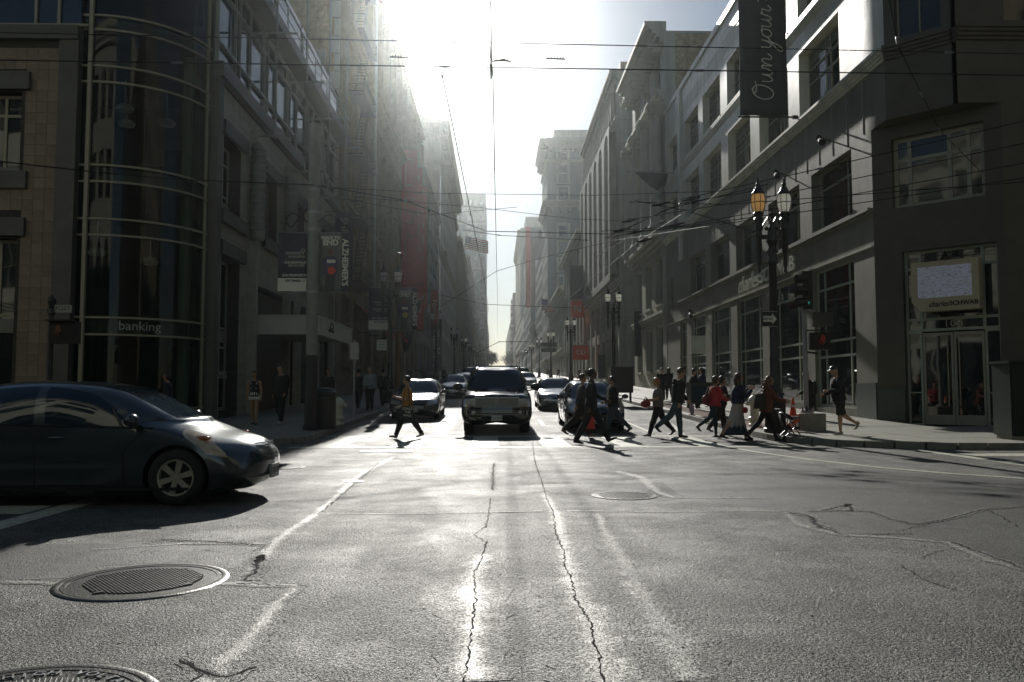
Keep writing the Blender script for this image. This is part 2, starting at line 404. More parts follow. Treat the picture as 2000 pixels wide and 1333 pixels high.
# right far corner
ol = [(90, 18.0), (90, 24.7), (7.3, 24.7)] + list(reversed(rc))
pav_r = pavement('pavement', ol)
pav_r2 = strip('pavement', 7.3, 13.2, 0.14, M['walk'], 24.7, 1400, thick=0.3)
lc = arc(-8.4, 21.5, 3.5, 0, -90)
ol = [(-4.9, 24.7), (-70, 24.7), (-70, 18.0)] + list(reversed(lc))
pav_l = pavement('pavement', ol)
pav_l2 = strip('pavement', -9.7, -4.9, 0.14, M['walk'], 24.7, 1400, thick=0.3)
# near-side corners, behind and beside the camera
pavement('pavement', [(90,-60),(90,2.0),(10.8,2.0)]+arc(10.8,-1.5,3.5,90,180)+[(7.3,-60)])
pavement('pavement', [(-4.9,-60)]+arc(-8.4,-1.5,3.5,0,90)+[(-70,2.0),(-70,-60)])
# kerb stones, each one a part of its run
def kerb_run(label, pts, w=0.16, seg=1.8):
    k = wthing('kerb', (pts[0][0], pts[0][1], 0), label, 'kerb')
    k['kind'] = 'structure'
    # resample
    out = []; 
    for a, b in zip(pts, pts[1:]):
        L = sqrt((b[0]-a[0])**2+(b[1]-a[1])**2); n = max(1, round(L/seg))
        for i in range(n): out.append(((a[0]+(b[0]-a[0])*i/n, a[1]+(b[1]-a[1])*i/n), (a[0]+(b[0]-a[0])*(i+1)/n, a[1]+(b[1]-a[1])*(i+1)/n)))
    for a, b in out[:150]:
        d = Vector((b[0]-a[0], b[1]-a[1], 0)); L = d.length; d.normalize(); nn = Vector((d.y, -d.x, 0))
        a3 = Vector((a[0], a[1], 0)) + d*0.006; b3 = Vector((b[0], b[1], 0)) - d*0.006
        h = 0.15 + random.uniform(-0.004, 0.004); v = []
        for p in (a3, b3):
            g = ground(p.y)
            v += [p + nn*0.012 + Vector((0,0,g-0.05)), p - nn*w + Vector((0,0,g-0.05)), p - nn*w + Vector((0,0,g+h)), p + nn*(-0.012) + Vector((0,0,g+h)), p + nn*0.012 + Vector((0,0,g+h-0.025))]
        mb = MB(); mb.add(v, [(0,1,2,3,4),(9,8,7,6,5),(0,5,6,1),(1,6,7,2),(2,7,8,3),(3,8,9,4),(4,9,5,0)])
        mb.build('kerb_stone', M['kerb'], k)
# pavement outlines run so that the road lies to the right of the direction of travel
kerb_run('granite kerb on the right of the street bending round into the cross street', [(24, 18.0), (17, 18.0)] + rc + [(7.3, 24.7), (7.3, 34), (7.3, 60), (7.3, 110)])
def rev(p): return list(reversed(p))
kerb_run('granite kerb on the left of the street bending behind the blue hatchback', [(-4.9,110), (-4.9,60), (-4.9,34), (-4.9, 24.7)] + lc + [(-17, 18.0)])

# concrete paving flags on the corners (each flag its own piece), joints left open
def flags(x0, x1, y0, y1, s, parent, keep=lambda x, y: True, m=None, z=0.144, cap=300):
    n = 0; y = y0
    while y < y1 - 0.05:
        x = x0
        while x < x1 - 0.05:
            xa, xb, ya, yb = x+0.008, min(x+s, x1)-0.008, y+0.008, min(y+s, y1)-0.008
            if n < cap and all(keep(p, q) for p in (xa, xb) for q in (ya, yb)):
                dz = random.uniform(0, 0.003); mb = MB(); t = z + dz
                zz = [ground(ya)+t, ground(ya)+t, ground(yb)+t, ground(yb)+t]
                c = [(xa,ya),(xb,ya),(xb,yb),(xa,yb)]
                mb.add([(c[i][0], c[i][1], zz[i]-0.02) for i in range(4)] + [(c[i][0], c[i][1], zz[i]) for i in range(4)],
                       [(4,5,6,7),(0,1,5,4),(1,2,6,5),(2,3,7,6),(3,0,4,7)])
                mb.build('paving_flag', m or M['walk'], parent); n += 1
            x += s
        y += s
def in_corner_r(x, y):
    if x < 10.8 and y < 21.5: return (x-10.8)**2 + (y-21.5)**2 < 3.2**2
    return x > 7.55 and y > 18.25
def in_corner_l(x, y):
    if x > -8.4 and y < 21.5: return (x+8.4)**2 + (y-21.5)**2 < 3.2**2
    return x < -5.15 and y > 18.25
flags(7.55, 20, 18.3, 24.6, 1.5, pav_r, in_corner_r)
flags(7.55, 13.0, 24.8, 60, 1.5, pav_r2)
flags(-13, -5.15, 18.3, 24.6, 1.5, pav_l, in_corner_l)
flags(-9.4, -5.15, 24.8, 60, 1.5, pav_l2)
# red brick strip behind the right kerb
n = 0; y = 22.4
mbr = MB()
while y < 40:
    x = 7.58
    while x < 8.5:
        off = 0.1 if int(y/0.11) % 2 else 0
        z = ground(y)+0.152
        if n < 300:
            mb = MB(); mb.box(x, x+0.3, y+0.004, y+0.19, z-0.02, z+random.uniform(0, 0.003)); mb.build('brick', M['brickpave'], pav_r2); n += 1
        else: mbr.box(x, x+0.3, y+0.004, y+0.19, z-0.02, z)
        x += 0.31
    y += 0.2
o = mbr.build('brick_paving', M['brickpave'], pav_r2); o['kind'] = 'stuff'

# ------------------------------------------------------------------ markings, seams, cracks, patches
RK = [0]
def ribbon(name, pts, w, dz, m, jit=0.0, kind='structure', sub=1, wj=0.0, parent=None):
    RK[0] += 1; near = name in ('road_seam','crack_edge','road_crack'); dz = dz*(0.35 if near else 1) + 0.00005*(RK[0] % 31) + (0.0006 if name == 'road_seam' else 0)
    P = []
    for a, b in zip(pts, pts[1:]):
        for i in range(sub): P.append((a[0]+(b[0]-a[0])*i/sub, a[1]+(b[1]-a[1])*i/sub))
    P.append(pts[-1])
    vs = []; 
    for i, p in enumerate(P):
        a = P[max(i-1,0)]; b = P[min(i+1,len(P)-1)]; d = Vector((b[0]-a[0], b[1]-a[1])).normalized(); nn = Vector((-d.y, d.x))
        j = random.uniform(-jit, jit); ww = (w if not isinstance(w, (list,tuple)) else w[min(i//sub, len(w)-1)]) * (1 + random.uniform(-wj, wj))
        for s_ in (-1, 0, 1):
            q = Vector(p) + nn*(s_*ww/2 + j); vs.append((q.x, q.y, ground(q.y)+dz))
    fs = [(3*i+k, 3*i+3+k, 3*i+4+k, 3*i+1+k) for i in range(len(P)-1) for k in (0, 1)]
    mb = MB(); mb.add(vs, [tuple(reversed(f)) for f in fs]); o = mb.build(name, m, parent); o['kind'] = kind
    at_ = o.data.attributes.new('mask', 'FLOAT', 'POINT'); N = len(P)
    at_.data.foreach_set('value', [(1.0 if k == 1 else -0.35)*(1 if 0 < i < N-1 else (0 if k == 1 else 1)) for i in range(N) for k in range(3)])
    return o
CR = cam.rotation_euler.to_matrix()
def ray(u, v): return CR @ Vector(((u-1000)/1600.0, -(v-666.5)/1600.0, -1.0))
def px(u, v, z=0.0):
    """a point of the photograph dropped on to the level z (near, flat part of the crossing)"""
    d = ray(u, v); t = (z-1.27)/d.z; return (d.x*t, d.y*t)
# crosswalk over the street: two borders and ladder bars
for y in (18.9, 22.9): ribbon('crosswalk_line', [(-4.7, y), (7.2, y)], 0.3, 0.004, M['paint'], sub=20, wj=0.04)
for x in (-3.9, -2.1, -0.25, 1.45, 3.25, 5.1): ribbon('crosswalk_bar', [(x, 19.1), (x, 22.7)], 0.68, 0.004, M['paint'], sub=10, wj=0.05)
# the cross street's own crosswalks left and right
for i, y in enumerate((16.4, 14.7, 13.0, 11.3, 9.6)): ribbon('crosswalk_bar', [(9.4 , y), (13.0, y)], 0.62, 0.004, M['paint'], sub=8, wj=0.05)
for x in (9.2, 13.2): ribbon('crosswalk_line', [(x, 4), (x, 17.8)], 0.3, 0.004, M['paint'], sub=20, wj=0.04)
for i, y in enumerate((16.2, 14.4, 12.6, 10.8, 9.0, 7.6)): ribbon('crosswalk_bar', [(-8.6, y), (-4.9, y)], 0.62, 0.004, M['paint'], sub=8, wj=0.05)
for x in (-4.7, -8.9): ribbon('crosswalk_line', [(x, 4), (x, 17.8)], 0.3, 0.004, M['paint'], sub=20, wj=0.04)
# thin turning line sweeping to the right, lane lines beyond
ribbon('turning_line', [(6.0, 28), px(1350,862), px(1410,872), px(1480,884), px(1580,898), px(1720,914), px(1860,926), px(2100,942)], 0.14, 0.004, M['paint'], sub=5, wj=0.1)
ribbon('lane_line', [(4.6, 24), (4.6, 120)], 0.12, 0.004, M['paint'], sub=6)
for k in range(8):
    for x in (-1.4, 1.6): ribbon('lane_dash', [(x, 27+9*k), (x, 30+9*k)], 0.12, 0.004, M['paint'], sub=3)
# smooth worn joint seams, their sheen partly painted as a paler base
seam = lambda pts, w, **k: ribbon('road_seam', [px(*p) for p in pts], [q*2.4 for q in w] if isinstance(w, list) else w*2.2, 0.004, M['seal'], jit=0.008, sub=8, wj=0.12, **k)
seam([(770,892),(700,930),(650,975),(620,1003),(560,1040),(530,1068),(505,1100),(475,1135)], 0.10)
seam([(585,1145),(540,1180),(490,1245),(440,1290),(385,1345)], [0.05,0.10,0.09,0.13,0.10])
seam([(0,1135),(120,1140),(300,1142),(450,1140),(595,1146)], 0.06)
seam([(620,1003),(800,1004),(960,1001),(1090,998),(1300,1000),(1540,998)], 0.045)
seam([(1200,920),(1250,932),(1285,962),(1315,972),(1500,973)], [0.16,0.13,0.1,0.06])
seam([(1165,1002),(1185,1045),(1215,1090),(1240,1140),(1275,1190),(1320,1250),(1350,1333)], [0.09,0.13,0.14,0.17,0.15,0.18,0.16])
seam([(1060,960),(1085,1002),(1100,1060),(1115,1140),(1150,1200),(1180,1290),(1190,1345)], [0.1,0.14,0.14,0.2,0.2,0.22,0.2])
seam([(930,1333),(915,1280),(925,1200),(920,1130),(945,1080)], [0.14,0.16,0.2,0.16,0.12])
seam([(180,1075),(360,1062),(530,1062)], 0.04)
seam([(1530,1000),(1560,1025),(1640,1045),(1740,1050),(1850,1060),(1930,1095),(2010,1115)], [0.05,0.07,0.06,0.05])
# cracks: jagged ribbons of dark crumbled edge with a darker split in the middle
def crack(pts, w, amp=0.02, sub=14):
    P = [px(*p) for p in pts]; Q = []
    for a, b in zip(P, P[1:]):
        L = sqrt((b[0]-a[0])**2+(b[1]-a[1])**2); n = max(2, int(L/0.035))
        for i in range(n): Q.append((a[0]+(b[0]-a[0])*i/n + random.uniform(-amp, amp), a[1]+(b[1]-a[1])*i/n + random.uniform(-amp, amp)))
    Q.append(P[-1])
    for nm, k, dz, m in (('crack_edge', 6.0, 0.008, M['crackedge']), ('road_crack', 1.0, 0.012, M['crack'])):
        if nm == 'crack_edge' and w < 0.012: continue
        ribbon(nm, Q, w*k, dz, m, wj=0.75 if nm != 'crack_edge' else 0.3, kind='structure')
crack([(965,905),(963,930),(962,958)], 0.012)
crack([(958,975),(955,1005),(948,1030),(925,1045),(950,1060),(940,1095),(925,1120),(930,1165),(922,1220),(918,1262),(905,1333)], 0.007, 0.010)
crack([(1045,905),(1058,940),(1068,975),(1080,1000),(1085,1040),(1100,1075),(1105,1110),(1120,1140),(1122,1170),(1150,1210),(1160,1250),(1175,1300),(1180,1333)], 0.008, 0.011)
crack([(505,1098),(510,1085),(495,1120),(478,1135)], 0.014)
crack([(1540,1003),(1580,1008),(1600,1030),(1615,1035)], 0.03, 0.02)
crack([(1580,1000),(1640,998),(1700,1000),(1740,1015),(1790,1025),(1850,1015),(1925,995),(2000,991)], 0.014, 0.012)
crack([(1600,1000),(1660,985),(1665,1000)], 0.018, 0.012)
crack([(1615,1030),(1640,1045),(1780,1043)], 0.012)
crack([(1925,995),(1960,1012),(1985,1030)], 0.010)
crack([(1750,1040),(1850,1015),(1900,1010)], 0.008)
crack([(1800,1090),(1830,1078),(1890,1068)], 0.008)
crack([(1760,1105),(1810,1135),(1870,1155)], 0.008)
crack([(1860,1060),(1930,1085),(2000,1112)], 0.012)
crack([(355,1290),(385,1310),(440,1325),(500,1305)], 0.012, 0.012)
crack([(350,1285),(375,1300),(395,1320),(370,1335)], 0.008, 0.008)
crack([(600,1000),(760,1003),(960,1002),(1080,1001)], 0.008, 0.01)
crack([(310,1055),(400,1058),(520,1066)], 0.014, 0.015)
crack([(520,1068),(470,1085),(400,1075)], 0.006, 0.01)
crack([(1040,865),(1042,880),(1045,905)], 0.010)
crack([(460,1140),(600,1146)], 0.008)
crack([(630,1000),(700,940),(740,905)], 0.010)
# smoother dark patches let into the surface
PK = [0]
def patch(pts, dz=0.004, m=None):
    PK[0] += 1; dz = 0.0005 + 0.0003*PK[0]
    P = [px(*p) for p in pts]; mb = MB(); vs = [(x, y, ground(y)+dz) for x, y in P]
    a = sum(P[i][0]*P[(i+1) % len(P)][1] - P[(i+1) % len(P)][0]*P[i][1] for i in range(len(P)))
    if a < 0: vs.reverse()
    mb.add(vs, [tuple(range(len(vs)))]); o = mb.build('road_patch', m or M['asphalt2']); o['kind'] = 'structure'
patch([(1500,925),(1700,918),(2200,960),(2300,1130),(1990,1105),(1860,1060),(1620,1045),(1560,1018),(1540,1000),(1420,985),(1330,968),(1290,940)], 0.003)
patch([(-150,1140),(-150,1068),(180,1062),(520,1070),(490,1105),(440,1112),(330,1100),(200,1105),(120,1130)], 0.003)
patch([(1180,1003),(1540,1003),(1300,1085),(1240,1130),(1205,1060)], 0.003, M['asphalt'])
# flattened chewing gum and paint flecks
mb = MB()
for i in range(60):
    Y = 3.2 + random.random()**1.6*9; X = random.uniform(-0.65, 0.62)*Y; r = random.uniform(0.005, 0.013)
    mb.add([(X+r*cos(a)*random.uniform(.7,1.4), Y+r*sin(a)*random.uniform(.7,1.3), 0.009) for a in [k*pi/4 for k in range(8)]], [tuple(range(8))])
o = mb.build('gum_specks', mat('dried_gum', (0.16,0.16,0.15), 0.7, var=0.2)); o['kind'] = 'stuff'

# manholes
def manhole(X, Y, R, rz, label, style=0):
    t = thing('manhole_cover', (X, Y, 0), rz, label, 'manhole cover', 'manhole covers in the road')
    mc = mat('worn_cast_iron_%d' % style, (0.10,0.10,0.095), 0.36, metal=0.7, var=0.25, scale=14, bump=0.25, bscale=70)
    if style == 0:
        mb = MB(); mb.lathe([(R*0.93,-0.03),(R*0.93,0.009),(R*0.96,0.011),(R,0.009),(R*1.02,0.0),(R*1.02,-0.03)], n=64); mb.build('outer_rim', mc, t, autos=40)
        mb = MB(); mb.lathe([(R*0.86,-0.02),(R*0.86,0.008),(R*0.915,0.008),(R*0.915,-0.02)], n=64); mb.build('inner_rim', mc, t, autos=40)
        mb = MB(); mb.lathe([(0.001,0.004),(R*0.945,0.004),(R*0.945,-0.02)], n=64, caps=False); lid = mb.build('lid', mc, t, autos=40)
        ribs = MB(); r = R*0.68; k = -r; 
        while k < r:
            h = sqrt(max(r*r-k*k, 0)) 
            if h > 0.03: ribs.box(k, k+0.011, -h, h, 0.003, 0.012)
            k += 0.0225
        rb = ribs.build('ribs', mc, t); rb['kind'] = 'stuff'
        for a in range(4):
            mb = MB(); q = a*pi/2+0.5; mb.box(r*1.0*cos(q)-0.03, r*cos(q)+0.03, r*sin(q)-0.015, r*sin(q)+0.015, 0, 0.014); mb.build('lift_lug', mc, t)
        mb = MB(); mb.box(-0.04, 0.02, -R*0.83, -R*0.79, 0, 0.004)
    else:
        mb = MB(); mb.lathe([(R*0.9,-0.02),(R*0.9,0.008),(R,0.008),(R,-0.02)], n=48); mb.build('outer_rim', mc, t, autos=40)
        mb = MB(); mb.lathe([(0.001,0.003),(R*0.91,0.003),(R*0.91,-0.02)], n=48, caps=False); mb.build('lid', mc, t)
        st = MB(); s_ = R*0.14; k = -R
        while k < R:
            j = -R
            while j < R:
                if k*k+j*j < (R*0.8)**2: st.box(k, k+s_*0.55, j, j+s_*0.55, 0, 0.009)
                j += s_
            k += s_
        o = st.build('studs', mc, t); o['kind'] = 'stuff'
    return t
x, y = px(280, 1136); manhole(x, y, 0.54, radians(40), 'large ribbed iron manhole cover with double rim, whole, near the left edge')
t = manhole(-1.93, 3.37, 0.56, radians(20), 'ribbed iron manhole cover with cast letters, cut off by the bottom left corner')
for k, ch in enumerate('HIGH VOLTAGE'):
    if ch == ' ': continue
    a = radians(100 - k*8); mc = M['steel']
    me = text_mesh(ch, size=0.075, extrude=0.004).copy(); me.materials.clear(); me.materials.append(mc)
    o = link('cast_letter', me, t); o.location = (0.56*0.77*cos(a), 0.56*0.77*sin(a), 0.01); o.rotation_euler = (0,0,a-pi/2)
x, y = px(1219, 969); manhole(x, y, 0.40, 0.2, 'studded round manhole cover right of the middle of the crossing', 1)
manhole(-3.5, 13.9, 0.32, 0.1, 'small round manhole cover just past the nose of the blue hatchback', 1)
x, y = px(690, 941); manhole(x, y, 0.14, 0.1, 'tiny round valve lid beside the diagonal road seam', 1)
x, y = px(755, 882); t = thing('utility_cover', (x, y, 0), 0.05, 'rectangular steel utility lid in the crossing below the man in the yellow shirt', 'utility lid')
mb = MB(); mb.box(-0.55,0.55,-0.2,0.2,-0.02,0.008); mb.build('lid_plate', M['steel'], t)
mb = MB(); [mb.box(-0.55,0.55,s*0.2-0.02,s*0.2+0.02,-0.02,0.012) for s in (-1,1)]; mb.build('lid_frame', M['steel'], t)
# ------------------------------------------------------------------ building kit
def wall(mb, F, u0, u1, z0, z1, ops=(), depth=0.3, mi=0, arch=False, d=0.0):
    us = sorted({u0, u1, *[o[0] for o in ops], *[o[1] for o in ops]}); us = [u for u in us if u0 <= u <= u1]
    zs = sorted({z0, z1, *[o[2] for o in ops], *[o[3] for o in ops]}); zs = [z for z in zs if z0 <= z <= z1]
    flip = F.U.cross(F.Z).dot(F.N) < 0
    def q(a, b, c, e):
        mb.add([a,b,c,e], [(3,2,1,0) if flip else (0,1,2,3)], mi)
    for a, b in zip(us, us[1:]):
        for c, e in zip(zs, zs[1:]):
            mu, mz = (a+b)/2, (c+e)/2
            if any(o[0] < mu < o[1] and o[2] < mz < o[3] for o in ops): continue
            q(F.P(a,c,d), F.P(b,c,d), F.P(b,e,d), F.P(a,e,d))
    for o in ops:
        a, b, c, e = o[:4]; D = d-depth
        q(F.P(a,c,D), F.P(a,c,d), F.P(a,e,d), F.P(a,e,D))
        q(F.P(b,c,d), F.P(b,c,D), F.P(b,e,D), F.P(b,e,d))
        q(F.P(a,e,d), F.P(b,e,d), F.P(b,e,D), F.P(a,e,D))
        q(F.P(a,c,D), F.P(b,c,D), F.P(b,c,d), F.P(a,c,d))
        if len(o) > 4 and o[4] == 'arch':
            r = (b-a)/2; c0 = (a+b)/2; n = 7
            for s_ in (-1, 1):
                pts = [(c0+s_*r, e)] + [(c0+s_*r*cos(t*pi/2/n), e-r+r*sin(t*pi/2/n)) for t in range(n+1)]
                if s_ > 0: pts = [pts[0]] + pts[1:][::-1]
                mb.prism(pts, F, D+0.02, d, mi) if not flip else mb.prism(pts[::-1], F, D+0.02, d, mi)
def window(par, F, a, b, c, e, depth=0.3, fm=None, gm=None, us=(), zs=(), fw=0.06, mw=0.04, split=True, arch=False, blind=None, jit=0.006, thick=0.07, d=0.0):
    fm = fm or M['frame']; gm = gm or M['glass']; D = d-depth
    mb = MB(); 
    for (p, q, r, s_) in ((a, a+fw, c, e), (b-fw, b, c, e), (a+fw, b-fw, c, c+fw), (a+fw, b-fw, e-fw, e)): mb.fbox(F, p, q, r, s_, D, D+thick)
    U = [a+fw] + [a+(b-a)*t for t in us] + [b-fw]; Z = [c+fw] + [c+(e-c)*t for t in zs] + [e-fw]
    for u in U[1:-1]: mb.fbox(F, u-mw/2, u+mw/2, c+fw, e-fw, D, D+thick*0.9)
    for z in Z[1:-1]: mb.fbox(F, a+fw, b-fw, z-mw/2, z+mw/2, D, D+thick*0.8)
    w = mb.build('window', fm, par)
    if not split: U = [a+fw*.5, b-fw*.5]; Z = [c+fw*.5, e-fw*.5]
    for i in range(len(U)-1):
        for j in range(len(Z)-1):
            pm = MB(); ta, tb = random.uniform(-jit, jit), random.uniform(-jit, jit)
            m = gm
            u0_, u1_, z0_, z1_ = U[i], U[i+1], Z[j], Z[j+1]; dd = D+0.025; hu = (u1_-u0_)/2; hz = (z1_-z0_)/2
            P = [F.P(u0_, z0_, dd-ta*hu-tb*hz), F.P(u1_, z0_, dd+ta*hu-tb*hz), F.P(u1_, z1_, dd+ta*hu+tb*hz), F.P(u0_, z1_, dd-ta*hu+tb*hz)]
            if F.U.cross(F.Z).dot(F.N) < 0: P.reverse()
            pm.add(P, [(0,1,2,3)]); pm.build('pane', m, w)
            if blind and j == len(Z)-2 - (1 if len(Z) > 2 and blind < 0 else 0):
                bb = abs(blind); pm = MB(); pm.fbox(F, u0_, u1_, z1_-(z1_-z0_)*bb, z1_, dd+0.012, dd+0.016); pm.build('blind', M['blindg'], w)
    return w
M['blindg'] = glassmat('blind_behind_glass', (0.13,0.15,0.14), rough=0.12)
def cornice(mb, F, u0, u1, z, h, p, d=0.0, mi=0, steps=3, ends=True):
    for i in range(steps):
        f = (i+1)/steps; mb.fbox(F, u0-(p*f if ends else 0), u1+(p*f if ends else 0), z+h*i/steps, z+h*(i+1)/steps-0.002, d-0.2, d+p*f, mi)
def brackets(par, F, u0, u1, z, n, w, h, p, m, name='bracket'):
    first = None
    for i in range(n):
        u = u0+(u1-u0)*(i+0.5)/n
        if first is None:
            mb = MB(); 
            mb.prism([(0,0),(1,0)] and [( -w/2, 0),(w/2, 0),(w/2,h),(-w/2,h)], Frame((0,0,0), F.U, F.N), 0, p*0.6)
            mb.prism([( -w/2, h*0.45),(w/2, h*0.45),(w/2,h),(-w/2,h)], Frame((0,0,0), F.U, F.N), p*0.6+0.001, p)
            first = mb.mesh(name, m)
        o = link(name, first, par); o.location = F.P(u, z, 0)
def column(par, F, u, z0, z1, r, d, m, cap=True, name='column'):
    c = F.P(u, 0, d); mb = MB(); 
    mb.lathe([(r*1.35,z0),(r*1.35,z0+r*0.5),(r*1.12,z0+r*0.9),(r,z0+r*1.1),(r*0.98,z0+(z1-z0)*0.4),(r*0.86,z1-r*2.4)], (c.x,c.y,0), 14)
    o = mb.build(name, m, par, autos=40)
    if cap:
        mb = MB(); zt = z1-r*2.4; mb.lathe([(r*0.9,zt),(r*1.05,zt+r*0.5),(r*1.0,zt+r*0.9),(r*1.3,zt+r*1.5),(r*1.15,zt+r*1.6),(r*1.5,zt+r*2.1)], (c.x,c.y,0), 10)
        mb.fbox(F, u-r*1.5, u+r*1.5, zt+r*2.1, z1, d-r*1.5, d+r*1.5)
        for k in range(8):
            a = k*pi/4; mb.ball((c.x+r*1.15*cos(a), c.y+r*1.15*sin(a), zt+r*1.2), r*0.28, 6, 4); mb.ball((c.x+r*1.0*cos(a+.4), c.y+r*1.0*sin(a+.4), zt+r*0.5), r*0.24, 6, 4)
        mb.build('capital', m, o)
    return o
LFT = Frame((-9.5,0,0), (0,1,0), (1,0,0)); RGT = Frame((13,0,0), (0,1,0), (-1,0,0))

def gen(label, F, u0, u1, zt, floors, bays, wm, depth=14, fm=None, gm=None, cor=(), pil=None, pierw=0.35, cat='building', wdep=0.35, z0=None,
        pattern=None, zs=(0.5,), us=(), split=False, name='building', margin=0.6, sill=True, wband=None, jit=0.01, reveal=None, group=None, d=0, blindp=0.3, trim=0):
    """a street building: front wall with real openings, windows, piers, cornices, body behind"""
    c = F.P((u0+u1)/2, 0, d-depth/2); zb = (ground(c.y) if z0 is None else z0)
    b = wthing(name, (c.x, c.y, zb), label, cat, group)
    zlow = zb-2.5
    bw = (u1-u0-2*margin)/bays; ops = []; cells = []
    for (za, zc, *st) in floors:
        st = st[0] if st else ''
        for k in range(bays):
            a = u0+margin+bw*k+bw*pierw/2; e = a+bw*(1-pierw)
            if st == 'pair':
                mid = (a+e)/2; ops.append((a, mid-bw*0.06, za, zc)); ops.append((mid+bw*0.06, e, za, zc))
            else: ops.append((a, e, za, zc, st) if st == 'arch' else (a, e, za, zc))
    mb = MB(); wall(mb, F, u0, u1, zlow, zt, ops, depth=reveal or wdep, d=d)
    mb.fbox(F, u0+0.003, u1-0.003, zlow, zt-0.003, d-depth, d-(reveal or wdep)-0.05)
    # side cheeks of the front slab and parapet top
    D = (reveal or wdep)+0.06
    for u in (u0, u1-0.2): mb.fbox(F, u+0.002, u+0.198, zlow, zt-0.004, d-D, d-0.004)
    mb.fbox(F, u0+0.2, u1-0.2, zt-0.2, zt-0.004, d-D, d-0.004)
    mb.build('wall', wm, b)
    if cor:
        for (z, h, p) in cor:
            mb = MB(); cornice(mb, F, u0, u1, z, h, p, d=d, ends=False); mb.build('cornice', wm, b)
    if pil:
        for k in range(bays+1):
            u = u0+margin+bw*k; w = bw*pierw*pil[2]
            mb = MB(); mb.fbox(F, max(u0, u-w/2), min(u1, u+w/2), pil[0], pil[1], d-0.01, d+pil[3]); mb.build('pilaster', wm, b)
    for o in ops[:300]:
        if trim and o[1]-o[0] > 0.5 and len(o) < 5:
            for nm, za_, zb_, pj in (('lintel', o[3]+0.02, o[3]+0.02+0.28*trim, 0.14*trim), ('sill', o[2]-0.2*trim, o[2]-0.01, 0.2*trim)):
                mb = MB(); mb.fbox(F, o[0]-0.15, o[1]+0.15, za_, zb_, d+0.002, d+pj); mb.build(nm, wm, b)
        if o[1]-o[0] > 0.2: window(b, F, *o[:4], depth=reveal or wdep, fm=fm or M['frame'], gm=gm or M['glass'], us=us, zs=zs, fw=0.08, mw=0.06, split=split, jit=jit, d=d, blind=random.uniform(0.2,0.5) if random.random() < blindp else None)
    return b

# ------------------------------------------------------------------ L1: corner bank building, stone, tile and curved glass
L1 = wthing('corner_building', (-12, 30, 0), 'left corner building of brown tile and grey stone with a curved glass bay', 'building')
FF = Frame((0,24.8,0), (1,0,0), (0,-1,0))
zrail = [0.75, 3.0, 3.52, 6.04, 6.54, 7.69, 8.2, 10.8, 11.3, 12.45, 12.9]
# tiled front, windows left of it
wins = [(-15.9,-14.45,0.9,3.05),(-15.9,-14.45,3.6,7.0),(-15.9,-14.45,8.35,10.85),(-19.6,-17.4,0.9,7.0),(-19.6,-17.4,8.35,10.85)]
wops = [(-15.9,-14.45,0.9,5.9),(-15.9,-14.45,7.95,10.4),(-19.6,-17.6,0.9,5.9),(-19.6,-17.6,7.95,10.4)]
mb = MB(); wall(mb, FF, -40, -13.3, -0.2, 12.0, wops, depth=0.45); mb.build('backing_wall', M['joint'], L1)
for o in wops:
    window(L1, FF, *o, depth=0.4, fm=M['mullion'], us=(0.55,), zs=(0.44,0.54) if o[2] < 1 else (0.74,), fw=0.1, mw=0.09)
    mb = MB(); mb.fbox(FF, o[0]-0.25, o[1]+0.28, o[3]+0.05, o[3]+0.6, 0.03, 0.16); mb.build('lintel', M['dkstone'], L1)
    if o[2] > 1: mb = MB(); mb.fbox(FF, o[0]-0.25, o[1]+0.28, o[2]-0.55, o[2]-0.02, 0.03, 0.16); mb.build('sill', M['dkstone'], L1)
ts = 0.335; tm = MB(); tm.fbox(Frame((0,0,0),(1,0,0),(0,-1,0)), 0.004, ts-0.004, 0.004, ts-0.004, 0.0, 0.03); tmesh = tm.mesh('tile', M['tile']); nt = 0
tb = MB()
for r in range(0, 36):
    for c in range(0, 26):
        u = -13.32-(c+1)*ts; z = 0.05+r*ts
        if z+ts > 12.0: continue
        if any(o[0]-0.02 < u+ts and u < o[1]+0.02 and o[2]-0.05 < z+ts and z < o[3]+0.62 and True for o in wops): continue
        if z < 0.5: continue
        if nt < 300 and c < 12: o = link('tile', tmesh, L1); o.location = FF.P(u, z, random.uniform(-0.003, 0.003)); nt += 1
        else: tb.fbox(FF, u+0.004, u+ts-0.004, z+0.004, z+ts-0.004, 0, 0.03)
o = tb.build('tiling', M['tile'], L1); o['kind'] = 'stuff'
mb = MB(); mb.fbox(FF, -13.3, -12.72, -0.2, 12.0, -0.6, 0.14); mb.build('corner_pier', M['dkstone'], L1)
mb = MB(); mb.fbox(FF, -40, -12.72, 12.002, 12.43, -0.6, 0.22); mb.build('coping', M['dkstone'], L1)
